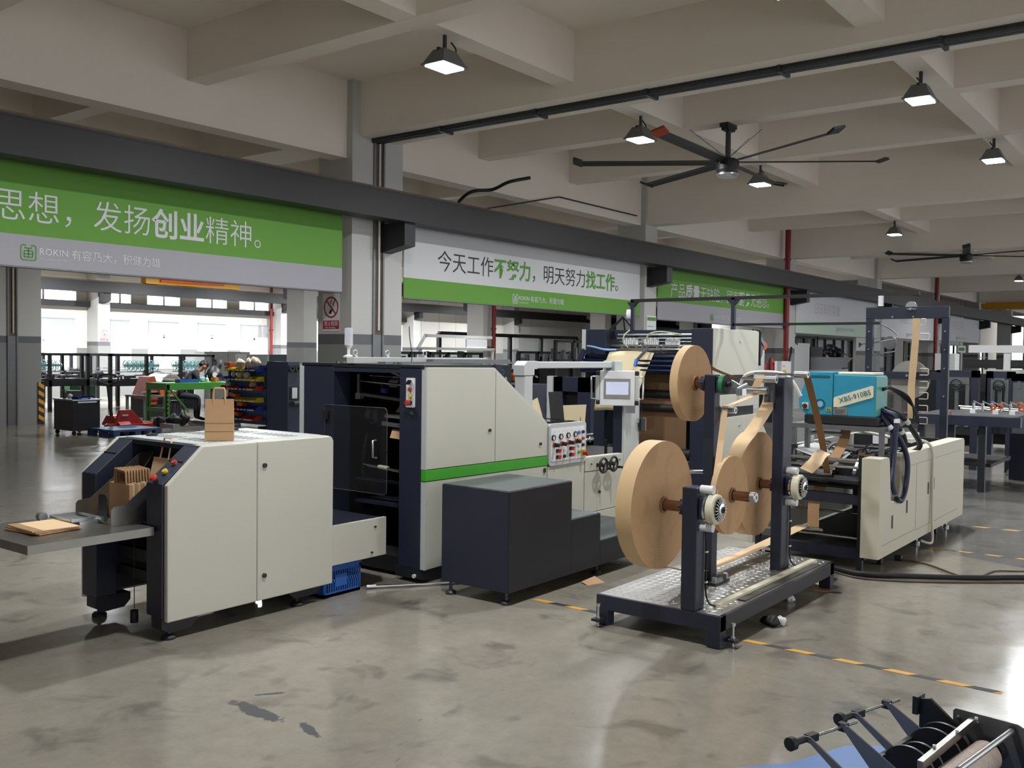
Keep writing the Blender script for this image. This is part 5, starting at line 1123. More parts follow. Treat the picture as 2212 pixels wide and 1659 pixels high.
for i in range(4):
    hose(('uppermost', 'second', 'third', 'lowest')[i] + ' thin black cable arching from the top connector of the glue machine', [(7.76, 2.235, 1.365 - .006 * i), (7.78, 2.17, 1.37 - .005 * i), (7.95 + .05 * i, 2.08, 1.29 - .03 * i), (8.0 + .05 * i, 2.06, 1.12 - .02 * i), (7.96 + .03 * i, 2.14, 1.05)], .0065, rubber, 'cable', 'thin cables of the glue machine')
o = thing('hose', 'white hose hanging over the cream side of the handle machine to the floor', 'hose', (8.5, 2.07, 0))
MB().tube(smooth_path([(8.2, 2.5, .98), (8.3, 2.25, .93), (8.55, 2.10, .90), (8.64, 2.06, .80), (8.66, 2.062, .6), (8.68, 2.062, .4), (8.66, 2.055, .2), (8.66, 2.05, .05), (8.6, 2.06, .03), (8.56, 2.12, .05)], 8), .012, 8).build('tube', hose_white, o)

# ---------------------------------------------------------------- tall navy gantry behind it
ga = thing('gantry_frame', 'tall navy steel gantry frame with a hanging pale strip and wire hooks', 'frame', (11, 2.92, 0))
MB().box(10.97, 11.03, 2.49, 3.36, 2.04, 2.17).build('top_beam', navy, ga, bevel=.003)
for y in (2.52, 3.32): MB().box(10.97, 11.03, y - .038, y + .038, 0, 2.05).build('upright', navy, ga, bevel=.003)
MB().box(10.98, 11.03, 2.55, 3.29, 1.375, 1.455).build('middle_beam', navy, ga)
k = MB()
for y in (2.52, 3.32):
    for z in (1.9, 1.7, 1.5, 1.2): screw(k, 10.97, y, z, (-1, 0, 0), .009)
screw(k, 10.97, 2.85, 2.06, (-1, 0, 0), .01); screw(k, 10.97, 3.07, 2.06, (-1, 0, 0), .01); k.build('bolt', alu, ga)
MB().box(10.96, 10.97, 2.82, 2.92, 2.14, 2.15).cyl((10.95, 2.88, 2.145), (10.97, 2.88, 2.145), .015, 10).box(10.96, 10.98, 2.82, 2.88, 1.41, 1.42).cyl((10.95, 2.9, 1.415), (10.98, 2.9, 1.415), .014, 10).build('adjuster', alu, ga)
MB().lathe([(0, 0), (.06, 0), (.06, .02), (0, .02)], (11.0, 2.88, 2.17), (-1, 0, 0), 22).build('guide_disc', alu, ga)
dk = MB().lathe([(0, 0), (.21, 0), (.21, .02), (0, .02)], (11.1, 2.90, 1.37), (-1, 0, 0), 40); dk.build('reel_disc', M('scuffed_grey_disc', '#a2a09a', .5, var=.15, scale=12), ga)
k = MB()
for i, z in enumerate((2.0, 1.84, 1.46, 1.32, 1.2, 1.06, .93)):
    s = .09 if i not in (0,) else .05
    k.tube([(10.93, 2.76, z + .035), (10.93, 2.76 - s * .9, z + .035), (10.93, 2.76 - s, z + .028), (10.93, 2.76 - s, z - .028), (10.93, 2.76 - s * .9, z - .035), (10.93, 2.76, z - .035)], .0055, 6)
k.build('wire_hook', M('pale_wire_hook', '#c7b7a4', .4), ga)
k = MB().lathe([(0, 0), (.075, 0), (.075, .02), (0, .02)], (11.3, 3.18, 1.78), (-1, 0, 0), 24); k.build('rear_reel', greyplate, ga)
k = MB().tube([(11.0, 3.42, 1.76), (11.0, 3.3, 1.77), (11.2, 3.1, 1.82)], .008, 6).tube([(11.0, 3.28, 1.64), (11.2, 3.1, 1.68)], .008, 6).tube([(11.0, 3.28, 2.03), (11.2, 3.15, 1.93), (11.2, 3.08, 1.87)], .007, 6); k.build('dancer_arm', greyplate, ga)
MB().prism([(3.44, 1.78), (3.4, 1.76), (3.44, 1.72)], 'x', 10.99, 11.01).build('arm_tip', navy, ga)
tag(MB().ribbon([(10.9, 2.80, 2.04), (10.9, 2.805, 1.8), (10.9, 2.835, 1.3), (10.9, 2.83, .95)], (0, 1, .02), .075).build('paper_strip', kraft_l), 'pale kraft strip hanging down through the tall navy gantry', 'paper strip')
# ladder-like table with clamps behind the gantry
rt = thing('gluing_table', 'long navy machine table behind the gantry with alu rails and orange rollers', 'machine', (12.6, 2.6, 0))
MB().box(12.5, 12.6, 2.02, 3.35, .80, .92).build('front_beam', navy, rt, bevel=.003)
for y in (3.1, 2.75, 2.4): MB().box(12.55, 12.63, y, y + .08, .0, .8).build('leg', navy_d, rt)
MB().box(12.6, 13.9, 2.1, 3.2, .88, .92).box(12.65, 13.9, 2.35, 3.2, .3, .34).build('bed', darkvoid, rt)
k = MB().cyl((12.6, 2.7, 1.0), (12.7, 1.95, .985), .014, 10).cyl((12.75, 2.75, 1.02), (12.85, 2.0, 1.0), .012, 10).box(12.58, 12.62, 1.98, 2.72, .965, .975); k.build('alu_rail', alu, rt)
for (y, z) in ((2.33, 1.03), (2.25, 1.045), (2.05, 1.07), (2.02, 1.02)):
    MB().lathe([(.015, 0), (.034, 0), (.034, .03), (.015, .03)], (12.6, y, z), (-1, .2, 0), 18).build('orange_roller', orange, rt)
k = MB()
for i in range(6): y = 2.55 - .1 * i; k.bar((12.58, y, 1.1), (12.56, y - .13, 1.04), .012).cyl((12.6, y, .98), (12.6, y, 1.08), .016, 10)
k.build('pressing_arm', alu, rt); k = MB()
for y in (2.55, 2.3, 2.12): k.box(12.54, 12.6, y - .03, y + .03, .95, 1.0)
k.build('clamp', white_pl, rt); MB().box(12.5, 12.6, 2.8, 2.9, .92, .97).build('timber_block', wood, rt)
# ================================================================ FLOOR MARKINGS, CABLES
def tape(label, p0, p1, wd=.05, pitch=.2):
    p0 = Vector(p0 + (0,)); p1 = Vector(p1 + (0,)); d = p1 - p0; L = d.length; d.normalize(); n = Vector((-d.y, d.x, 0)) * wd; m = MB(); k = 0; s = 0.0
    while s < L - .01:
        e = min(s + pitch / 2, L); m.mat(k % 2); sh = wd * .9
        a, b_ = p0 + d * s, p0 + d * e
        q0, q1 = p0 + d * max(0, min(L, s + sh)), p0 + d * max(0, min(L, e + sh))
        z = Vector((0, 0, .0012)); m.add([a + z, b_ + z, q1 + n + z, q0 + n + z], [(0, 1, 2, 3)]); s = e; k += 1
    return tag(m.build('hazard_tape', [tape_y, tape_k]), label, 'floor tape', 'yellow and black floor tapes')
tape('striped hazard tape running from the front foot of the reel stand across the open floor', (5.03, 2.20), (5.02, .86), .045, .26)
tape('striped hazard tape between the stepped platform and the reel stand', (4.995, 3.63), (4.98, 3.02), .045, .26)
tape('worn hazard tape beside the levelling foot of the handle machine', (8.53, 2.06), (8.57, .6), .04, .22)
tape('worn hazard tape past the far end of the handle machine', (9.9, 2.0), (10.0, .6), .05, .26)
tape('short scrap of hazard tape under the right end of the reel stand', (6.42, 2.3), (6.47, 2.1), .05, .2)
tape('far hazard tape on the grey floor behind the handle machine', (13.2, 2.7), (13.5, 1.4), .05, .3)
o = tag(MB().add([(6.52, 2.32, .0012), (6.72, 2.30, .0012), (6.73, 2.40, .014), (6.55, 2.42, .0012)], [(0, 1, 2, 3)]).build('paper_scrap', kraft), 'brown paper scrap on the floor under the reel stand corner', 'scrap paper')
def cable(label, pts, r, m=rubber): return tag(MB().tube(smooth_path(pts, 8), r, 8).build('floor_cable', m), label, 'cable')
cable('thick black cable trailing over the floor from the handle machine to the right edge', [(7.35, 3.0, .022), (7.22, 2.5, .022), (7.08, 2.17, .022), (7.3, 1.76, .022), (7.52, 1.45, .022), (7.74, 1.2, .022), (8.1, .7, .022)], .02)
cable('thin brown air line lying along the thick black cable', [(7.1, 2.4, .008), (7.0, 2.12, .008), (7.2, 1.72, .008), (7.62, 1.2, .008), (7.95, .8, .008)], .007, rusty)
cable('thin brown hose with a dark plug, curling beyond the thick cable', [(7.83, 2.1, .01), (7.85, 2.0, .01), (7.79, 1.86, .01), (7.62, 1.68, .01), (7.55, 1.6, .01)], .0075, rusty)
MBp = MB().lathe([(0, 0), (.022, 0), (.022, .05), (.01, .06)], (7.84, 2.13, .022), (0, -1, 0), 12); tag(MBp.build('hose_plug', steel_dark), 'dark plug at the end of the thin hose on the floor', 'plug')
cable('thin brown line rising to the right edge beyond the thick cable', [(7.68, 1.46, .008), (7.9, 1.42, .008), (8.0, 1.3, .008), (8.06, 1.2, .008), (8.2, .9, .008)], .006, rusty)
o = thing('debris', 'black and white rag debris under the reel stand edge', 'rag', (5.45, 2.16, 0))
MB().blob((5.42, 2.17, .03), .05, 3, sz=.6).build('dark_rag', rubber, o); MB().blob((5.47, 2.13, .03), .03, 5, sz=.8).blob((5.52, 2.15, .02), .022, 8).build('white_tuft', white_pl, o)
tag(MB().blob((6.05, 2.3, .02), .03, 4, sz=.8).build('paper_tuft', white_pl), 'small white tuft of paper on the floor beside the reel stand', 'scrap paper')
tag(MB().add([(5.55, 3.55, .001), (5.7, 3.5, .001), (5.72, 3.6, .03), (5.58, 3.62, .012)], [(0, 1, 2, 3)]).build('paper_scrap', kraft), 'crumpled brown paper scrap under the stepped platform', 'scrap paper')

# ================================================================ MACHINE PARTS LYING AT THE BOTTOM RIGHT
sheet = tag(MB().prism([(3.30, 1.62), (3.62, 1.36), (3.93, 1.24), (4.0, 1.15), (4.25, .75), (4.1, .3), (3.0, .3), (2.9, 1.5)], 'z', .001, .006).build('plastic_sheet', sheet_blue), 'blue plastic sheet on the floor under the machine parts at the bottom right', 'sheet')
ap = thing('cutter_assembly', 'black disc and lever assembly lying on the blue sheet at the bottom right', 'machine part', (3.86, 1.0, .007), radians(-9))
for i, (x0, yk) in enumerate(((0.0, .03), (-.34, .035))):
    MB().cyl((x0 - .34, yk + .06, .25), (x0 + .02, yk + .0, .25), .0055, 8).build('pivot_rod', [stainless], ap, local=True)
    kb = MB(); N = 10
    kb.lathe([(0, 0), (.024, 0), (.024, .022), (0, .024)], (x0 - .33, yk + .058, .25), (-1, .15, 0), 10).lathe([(0, 0), (.012, 0), (.012, .06)], (x0 - .33, yk + .058, .25), (1, -.15, 0), 10); kb.build('star_knob', rubber, ap, local=True)
    MB().obox((x0 - .235, yk + .042, .25), (.05, .026, .026), Matrix.Rotation(radians(-9), 3, 'Z')).obox((x0 - .06, yk + .012, .25), (.026, .03, .03), Matrix.Identity(3)).build('clamp_block', rubber, ap, local=True)
    MB().prism([(yk + .02, .262), (yk - .01, .262), (yk - .20, .16), (yk - .15, .08)], 'x', x0 - .075, x0 - .068).build('lever_plate', greyplate, ap, local=True)
    MB().prism([(yk + .055, .26), (yk + .03, .262), (yk - .16, .15), (yk - .14, .12)], 'x', x0 - .27, x0 - .262).build('link_plate', greyplate, ap, local=True)
for x, r in ((.05, .085), (0.0, .105), (-.08, .105), (-.2, .085), (-.30, .1)):
    MB().mat(0).lathe([(0, 0), (r, 0)], (x, -.15, .11), (1, 0, 0), 40).mat(1).lathe([(r, 0), (r, .012)], (x, -.15, .11), (1, 0, 0), 40).mat(0).lathe([(r, .012), (0, .012)], (x, -.15, .11), (1, 0, 0), 40).build('disc', [black, greyplate], ap, local=True)
MB().cyl((-.42, -.15, .11), (.1, -.15, .11), .02, 16).build('shaft', steel_dark, ap, local=True)
MB().prism([(-.03, .26), (-.07, .27), (-.26, .13), (-.26, .0), (-.05, .0), (-.03, .1)], 'x', .07, .085).box(.05, .12, -.03, -.01, .2, .27).build('end_bracket', black, ap, local=True)
MB().bar((-.38, -.06, .15), (.0, -.06, .15), .018).build('tie_rod', alu, ap, local=True)
MB().bar((-.45, -.255, .22), (.15, -.22, .22), .02, .03).build('flat_bar', stainless, ap, local=True)
k = MB()
for x in (-.3, -.1, .08): k.lathe([(0, 0), (.006, 0), (.006, .008), (0, .01)], (x, -.24, .236), (0, 0, 1), 10)
k.build('bolt', white_pl, ap, local=True)
rp = thing('roller_assembly', 'film-wrapped roller between silver end plates at the bottom right corner', 'machine part', (3.93, .80, .007), radians(-9))
pl = MB().prism([(.04, .0), (.04, .24), (.03, .25), (-.19, .25), (-.19, 0)], 'x', 0, .006).prism([(-.19, .25), (-.26, .22), (-.29, .12), (-.29, 0), (-.19, 0)], 'x', 0, .006).build('end_plate', greyplate, rp, local=True)
k = MB()
for y, z in ((.02, .22), (-.05, .22), (.0, .1), (-.12, .17), (-.03, .12)): k.lathe([(0, 0), (.007, 0), (.007, .006), (0, .008)], (0, y, z), (-1, 0, 0), 10)
k.build('bolt', alu, rp, local=True)
MB().prism([(-.165, .24), (-.185, .24), (-.255, .04), (-.235, .04)], 'x', -.012, 0).build('brace', steel_dark, rp, local=True)
MB().lathe([(.02, 0), (.045, 0), (.045, .015), (.03, .02)], (0, -.115, .135), (-1, 0, 0), 24).build('bearing', steel_dark, rp, local=True)
MB().cyl((0.0, -.115, .135), (-.1, -.115, .135), .022, 18).build('shaft', stainless, rp, local=True)
MB().lathe([(.02, .07), (.05, .075), (.057, .09), (.057, .5), (.02, .5)], (0, -.115, .135), (-1, 0, 0), 32).build('wrapped_roller', film, rp, local=True)
MB().cyl((0, -.175, .225), (-.5, -.175, .225), .011, 14).build('tie_rod', alu, rp, local=True)
MB().cyl((0, -.26, .08), (-.2, -.26, .08), .03, 16).build('side_roller', chrome, rp, local=True)
MB().box(-.02, .5, -.02, .0, .0, .02).build('skid', black, rp, local=True) if False else None

# ================================================================ BACK BAY, LEFT
o = thing('tool_cart', 'dark grey tool cart on castors in the back bay beside the hazard-striped column', 'cart', (9.2, 17.1, 0), 0)
MB().box(8.98, 9.5, 16.92, 17.62, .085, .64).build('cabinet', M('cart_grey', '#4a4c54', .5), o, bevel=.006)
MB().box(8.99, 9.49, 16.913, 16.92, .1, .63).build('door', black, o)
MB().box(8.96, 9.52, 16.9, 17.64, .64, .665).build('top', alu, o, bevel=.005)
MB().box(9.06, 9.42, 16.895, 16.912, .60, .625).build('handle', alu, o)
for x, y in ((9.03, 16.97), (9.45, 16.97), (9.03, 17.57), (9.45, 17.57)): MB().lathe([(0, 0), (.04, 0), (.04, .025), (0, .025)], (x, y, .04), (0, 1, 0), 14).box(x - .02, x + .02, y - .01, y + .035, .05, .09).build('castor', rubber, o)
def bin_box(name, label, c, w, d, h, m, group=None, rz=0.0, cat='parts bin'):
    """open-fronted stacking bin: c = base centre, front towards -X of its own frame"""
    o = MB(); t = .006; a, b_ = d / 2, w / 2
    o.box(-a, a, -b_, b_, 0, t); o.box(a - t, a, -b_, b_, 0, h)
    for s in (-1, 1): o.prism([(-a, 0), (a, 0), (a, h), (-a * .35, h), (-a, h * .5)], 'y', s * b_ - t / 2, s * b_ + t / 2)
    o.box(-a, -a + t, -b_, b_, 0, h * .5)
    q = o.build(name, m); q.location = c; q.rotation_euler = (0, 0, rz); tag(q, label, cat, group)
    MB().box(-a - .003, -a, -b_ * .6, b_ * .6, h * .12, h * .36).build('label_card', white_pl, q, local=True)
    return q
for i, (x, y) in enumerate(((9.2, 17.05), (9.38, 17.2))): bin_box('tray_bin', ('nearer', 'farther')[i] + ' blue tray of parts on the grey tool cart', (x, y, .666), .24, .2, .05, bin_blue, None, radians(100))
o = thing('spray_can', 'dark bottle standing on the tool cart behind the blue trays', 'bottle', (9.1, 17.45, .666)); MB().lathe([(0, 0), (.03, 0), (.03, .11), (.012, .13), (.012, .16), (0, .16)], (9.1, 17.45, .666), (0, 0, 1), 14).build('body', steel_dark, o)
tag(MB().blob((9.2, 17.45, .70), .045, 6).build('rag', white_pl), 'white rag on the back of the tool cart', 'rag')
o = thing('column_guard', 'yellow and black striped corner guard at the foot of the left column', 'guard', (9.95, 20.0, 0))
k = MB()
for i in range(10): z = .085 * i; k.mat(i % 2).prism([(9.86, z + .04), (9.975, z - .03 if i else 0), (9.975, z + .055), (9.86, z + .125)], 'y', 19.975, 19.995)
k.build('striped_face', [tape_k, tape_y], o); MB().box(9.95, 9.99, 19.98, 20.3, 0, .9).build('corner_angle', black, o)
# pallet jack on the blue pallet
o = thing('pallet', 'blue plastic pallet on the floor under the red pallet jack', 'pallet', (9.75, 16.6, 0))
k = MB().box(9.3, 10.25, 16.1, 17.0, .09, .13)
for y in (16.1, 16.5, 16.88):
    for x in (9.3, 9.72, 10.13): k.box(x, x + .12, y, y + .12, 0, .09)
k.build('deck', pallet_blue, o)
o = thing('pallet_jack', 'red hand pallet jack with a dark upright steering handle', 'pallet jack', (10.1, 17.6, 0))
MB().prism([(17.35, .30), (17.6, .30), (17.75, .14), (17.75, .1), (17.1, .1), (17.1, .14)], 'x', 10.0, 10.25).prism([(9.8, .16), (9.95, .16), (10.05, .42), (10.3, .42), (10.55, .16), (10.55, .1), (9.8, .1)], 'y', 17.18, 17.24).build('chassis', red_paint, o, bevel=.01)
MB().box(10.1, 10.22, 17.172, 17.18, .3, .33).build('maker_plate', white_pl, o)
MB().box(10.2, 11.4, 17.1, 17.25, .08, .14).box(10.2, 11.4, 17.5, 17.65, .08, .14).build('fork', red_paint, o)
k = MB().bar((10.0, 17.4, .3), (9.94, 17.42, .92), .045); k.tube(smooth_path([(9.94, 17.42, .9), (9.82, 17.5, .96), (9.80, 17.52, 1.04), (9.86, 17.47, 1.10), (10.0, 17.36, 1.10), (10.08, 17.3, 1.04), (10.06, 17.32, .96), (9.95, 17.41, .9)]), .016, 8); k.build('handle', black, o)
MB().lathe([(0, 0), (.08, 0), (.08, .06), (0, .06)], (9.9, 17.3, .08), (0, 1, 0), 16).build('wheel', steel_dark, o)
o = thing('machine_slide', 'row of dark clamps and silver slide parts lying on the floor beyond the pallet jack', 'machine part', (11.0, 16.9, 0))
MB().box(10.4, 12.2, 16.3, 16.36, .02, .09).box(10.4, 12.2, 16.7, 16.76, .02, .09).box(10.6, 10.75, 16.25, 16.8, .05, .16).box(11.3, 11.4, 16.25, 16.8, .05, .19).build('slide_rail', alu, o)
MB().blob((10.9, 16.7, .2), .13, 2).blob((11.15, 16.75, .22), .12, 9).blob((10.65, 16.8, .18), .1, 12).build('clamp_heap', rubber, o)
# grey square tube table + orange roller machine
o = thing('tube_table', 'grey square-tube table frame with a glass-smooth lower shelf, left of the green bench', 'table', (12.0, 19.2, 0))
k = MB()
for x, y in ((11.64, 18.82), (12.06, 18.82), (11.64, 19.6), (12.06, 19.6)): k.box(x - .025, x + .025, y - .025, y + .025, 0, .55)
k.build('leg', greyplate, o); MB().box(11.6, 12.1, 18.8, 18.85, .55, .59).box(11.6, 12.1, 19.58, 19.63, .55, .59).box(11.62, 11.66, 18.85, 19.58, .55, .59).box(12.04, 12.08, 18.85, 19.58, .55, .59).box(11.6, 12.1, 18.8, 18.84, .08, .12).build('frame', greyplate, o)
o = thing('roller_machine', 'orange machine with a big silver drum cover standing behind the grey table frame', 'machine', (13.0, 20.6, 0))
MB().prism([(12.45, .55), (12.62, .95), (12.75, .97), (12.9, .6), (12.8, .3), (12.55, .3)], 'y', 20.3, 20.75).build('body', rust, o)
MB().prism(arc(13.2, .72, .3, .15 * pi, .95 * pi, 10) + arc(13.2, .72, .27, .95 * pi, .15 * pi, 10), 'y', 20.3, 21.0).build('drum_cover', alu, o)
MB().lathe([(0, 0), (.13, 0), (.13, .08), (0, .08)], (12.95, 20.28, .62), (0, -1, 0), 20).box(12.6, 13.6, 20.3, 20.9, .5, .58).build('motor', orange, o)
MB().cyl((12.4, 20.28, .6), (13.6, 20.28, .6), .02, 8).cyl((12.5, 20.2, .5), (13.6, 20.2, .5), .02, 8).build('bar', alu, o); MB().box(12.5, 13.5, 20.35, 20.9, 0, .5).build('pedestal', black, o)
# green work bench
o = thing('workbench', 'green slotted-angle workbench with tools on it, the worker bending behind', 'workbench', (12.05, 17.8, 0))
MB().box(11.2, 12.85, 17.42, 18.15, .88, .91).build('top', green_bench, o)
MB().box(11.22, 12.83, 17.42, 17.45, .77, .88).box(11.22, 12.83, 18.12, 18.15, .77, .88).box(11.2, 11.23, 17.42, 18.15, .77, .88).box(12.82, 12.85, 17.42, 18.15, .77, .88).build('apron', green_bench, o)
for x, y in ((11.21, 17.42), (12.78, 17.42), (11.21, 18.09), (12.78, 18.09)): MB().box(x, x + .07, y, y + .012, 0, .88).box(x, x + .012, y, y + .07, 0, .88).build('leg', green_bench, o)
MB().box(11.2, 11.24, 17.45, 18.1, .32, .40).box(12.8, 12.84, 17.45, 18.1, .32, .40).bar((11.25, 17.45, .85), (11.75, 17.45, .3), .05, .02).bar((12.8, 17.45, .4), (12.3, 17.45, .12), .05, .02).build('brace', green_bench, o)
k = MB()
for i in range(9): k.box(11.225, 11.255, 17.417, 17.42, .06 + .09 * i, .1 + .09 * i)
k.build('slots', black, o)
for i, (x, y, s, m, l) in enumerate(((11.7, 17.6, .1, crate_blue, 'blue tray on the left end of the green bench'), (11.95, 17.65, .1, crate_blue, 'second blue tray on the green bench, nearer the worker'))):
    q = tag(MB().box(x - .12, x + .12, y - .09, y + .09, .911, .918).box(x - .12, x + .12, y - .09, y - .085, .918, .98).box(x - .12, x + .12, y + .085, y + .09, .918, .98).box(x - .12, x - .115, y - .085, y + .085, .918, .98).box(x + .115, x + .12, y - .085, y + .085, .918, .98).build('tray', m), l, 'tray')
o = thing('glue_bottle', 'white bottle with a bent nozzle on the green bench', 'bottle', (12.3, 17.6, .911)); MB().lathe([(0, 0), (.035, 0), (.035, .07), (.012, .1), (.008, .15), (0, .15)], (12.3, 17.6, .911), (0, 0, 1), 14).build('body', white_pl, o)
tag(MB().lathe([(0, 0), (.05, 0), (.05, .1), (.045, .1), (.045, .01), (0, .01)], (12.48, 17.58, .911), (0, 0, 1), 18).build('yellow_tin', M('ochre_tin', '#c08a2a', .5)), 'ochre tin on the front edge of the green bench', 'tin')
o = thing('power_drill', 'orange power tool lying on the green bench', 'power tool', (12.6, 17.75, .911)); MB().obox((12.6, 17.75, .96), (.2, .08, .09), Matrix.Rotation(.3, 3, 'Z')).build('body', orange, o, bevel=.02); MB().cyl((12.7, 17.78, .96), (12.8, 17.81, .96), .02, 10).build('chuck', steel_dark, o)
tag(MB().blob((12.35, 17.85, .96), .06, 21).build('rag', M('pale_blue_rag', '#9fbdd6', .9)), 'pale blue cloth beside the glue bottle on the green bench', 'rag')
o = thing('bench_motor', 'black motor housing with a round white gauge on the green bench before the worker', 'machine part', (12.72, 17.95, .911)); MB().blob((12.74, 17.98, 1.07), .17, 31).build('housing', black, o); MB().lathe([(0, 0), (.06, 0), (.06, .01), (0, .01)], (12.66, 17.83, 1.06), (-.2, -1, 0), 20).build('gauge', white_pl, o); MB().bar((12.75, 18.0, 1.2), (12.8, 18.0, 1.34), .05).bar((12.88, 18.0, 1.15), (12.92, 18.0, 1.28), .05).build('arm', black, o)
# the worker
def worker():
    hips = Vector((12.36, 18.72, .60)); chest = Vector((12.56, 18.64, .93)); neck = Vector((12.73, 18.58, 1.12)); headb = Vector((12.80, 18.555, 1.18)); headt = Vector((12.885, 18.53, 1.30))
    fw = Vector((.93, -.36, 0)).normalized(); sd = Vector((.36, .93, 0))
    V = []; E = []; Rr = []; T = []
    def n(p, r, t, par=None):
        V.append(Vector(p)); Rr.append(r); T.append(t); i = len(V) - 1
        if par is not None: E.append((par, i))
        return i
    h = n(hips, (.15, .12), 't'); s1 = n((hips + chest) / 2, (.15, .12), 'j', h); c = n(chest, (.17, .125), 'j', s1); nb = n(neck - Vector((.05, -.02, .03)), (.12, .085), 'j', c); nk = n(neck, (.058, .055), 's', nb); hb = n(headb, (.075, .07), 's', nk); hc = n((headb + headt) / 2 + fw * .015, (.092, .082), 's', hb); ht = n(headt, (.08, .075), 's', hc)
    for s in (-1, 1):
        sh = n(chest.lerp(neck, .62) + sd * (s * .19), (.065, .062), 'j', nb); el = n(sh * 0 + V[sh] + fw * .08 + sd * (s * .03) + Vector((0, 0, -.26)) if isinstance(sh, Vector) else V[sh] + fw * .08 + sd * (s * .03) + Vector((0, 0, -.24)), (.048, .045), 'j', sh)
        wr = n(V[el] + fw * .22 - sd * (s * .07) + Vector((0, 0, .06)), (.034, .03), 'j', el); ha = n(V[wr] + fw * .07 - sd * (s * .01), (.038, .022), 's', wr)
        for q in range(4): n(V[ha] + fw * (.075 - .008 * abs(q - 1.5)) + sd * ((q - 1.5) * .019) + Vector((0, 0, -.025)), (.0095, .0095), 's', ha)
        n(V[wr] + fw * .06 - sd * (s * .05) + Vector((0, 0, -.01)), (.011, .011), 's', wr)
        hp = n(hips + sd * (s * .09), (.095, .09), 't', h); kn = n(hips + sd * (s * .12) + fw * .40 + Vector((0, 0, -.06)), (.062, .062), 't', hp); an = n(V[kn] - fw * .02 + Vector((0, 0, -.45)), (.042, .045), 't', kn); n(V[an] + fw * .16 + Vector((0, 0, -.045)), (.042, .032), 'b', an)
    me = bpy.data.meshes.new('person'); me.from_pydata([tuple(v) for v in V], E, []); ob = bpy.data.objects.new('person', me); C.objects.link(ob)
    sk = ob.modifiers.new('skin', 'SKIN'); ob.modifiers.new('sub', 'SUBSURF').levels = 2
    for i, d in enumerate(me.skin_vertices[0].data): d.radius = Rr[i]; d.use_root = (i == 0)
    bpy.context.view_layer.update(); dg = bpy.context.evaluated_depsgraph_get(); m2 = bpy.data.meshes.new_from_object(ob.evaluated_get(dg)); bpy.data.objects.remove(ob)
    mats = {'s': 0, 'j': 1, 't': 2, 'b': 3}
    for m in (skin, shirt, M('dark_trousers', '#20242c', .8), rubber): m2.materials.append(m)
    for p in m2.polygons:
        best = min(range(len(V)), key=lambda i: (p.center - V[i]).length - Rr[i][0] * .6); p.material_index = mats[T[best]]; p.use_smooth = True
    o = bpy.data.objects.new('person', m2); C.objects.link(o); tag(o, 'person in a dark jacket bending over the green workbench', 'person')
    # face and hair follow the bowed head
    up = (headt - headb).normalized(); fc = (fw - up * fw.dot(up)).normalized(); sdn = up.cross(fc); hcen = (headb + headt) / 2 + fc * .012
    k = MB().blob(hcen + up * .045 - fc * .018, .098, 77, 16, 1.0, .93, .9)
    hr = k.build('hair', hair, o)
    f = MB(); f.obox(hcen + fc * .1 - up * .015, (.03, .022, .035), Matrix((fc, sdn, up)).transposed()); f.build('nose', skin, o, bevel=.008)
    f = MB()
    for s in (-1, 1): f.ball(hcen + fc * .083 + sdn * (s * .032) + up * .008, .011, 10)
    f.build('eye', M('dark_eye', '#1c1512', .3), o)
    f = MB(); f.obox(hcen + fc * .086 - up * .052, (.012, .045, .01), Matrix((fc, sdn, up)).transposed()); f.build('mouth', M('lips', '#8a4f42', .5), o)
    f = MB()
    for s in (-1, 1): f.ball(hcen + sdn * (s * .086) - up * .01 - fc * .005, .022, 10, 1.4)
    f.build('ear', skin, o)
    MB().tube([neck + (sdn * cos(a) + fc * sin(a)) * .078 + Vector((-.02, .01, -.02 + .012 * sin(a))) for a in [i * 2 * pi / 14 for i in range(14)]], .019, 8, closed=True).build('collar', collar_g, o)
    st = thing('stool', 'dark round stool added under the worker behind the green bench', 'stool', (12.34, 18.73, 0)); MB().lathe([(0, .43), (.17, .43), (.17, .475), (0, .48)], (12.34, 18.73, 0), (0, 0, 1), 20).build('seat', rubber, st)  # stool added as a support for the worker, not seen in the image
    for i in range(4): a = pi / 4 + i * pi / 2; MB().cyl((12.34 + .1 * cos(a), 18.73 + .1 * sin(a), .43), (12.34 + .18 * cos(a), 18.73 + .18 * sin(a), 0), .014, 8).build('leg', steel_dark, st)
worker()

# blue perforated shelf with its bins
BX, BY0, BY1 = 12.6, 15.95, 17.18
sh = thing('bin_shelf', 'blue perforated bin shelf crowded with coloured parts bins', 'shelf', (BX, 16.5, 0))
MB().box(BX - .01, BX + .01, BY0, BY1, .06, 1.30).build('perforated_panel', shelf_blue, sh)
MB().box(BX - .04, BX + .04, BY0 - .06, BY0, 0, 1.32).box(BX - .03, BX + .03, BY1, BY1 + .05, 0, 1.30).build('post', hose_navy, sh)
MB().box(BX - .25, BX + .25, BY0 - .06, BY0 - .01, 0, .05).box(BX - .25, BX + .25, BY1, BY1 + .05, 0, .05).build('foot', hose_navy, sh)
ROWZ = (1.17, .965, .77, .53, .345, .14); ROWN = ('top row', 'second row', 'third row', 'fourth row', 'fifth row', 'bottom row')
k = MB()
for z in ROWZ: k.box(BX - .03, BX - .01, BY0, BY1, z + .05, z + .075)
for z in (.90, .69, .45, .27):
    for i in range(16): k.mat(0).box(BX - .0115, BX - .01, BY1 - .06 - .07 * i - .03, BY1 - .06 - .07 * i, z, z + .015)
k.build('hanging_rail', steel_dark, sh)
def Yb(u): return 17.16 - (u - 500) * .0155
COL = {'y': (yellow, 'yellow'), 'b': (bin_blue, 'blue'), 'r': (red_paint, 'red'), 'o': (orange, 'orange')}
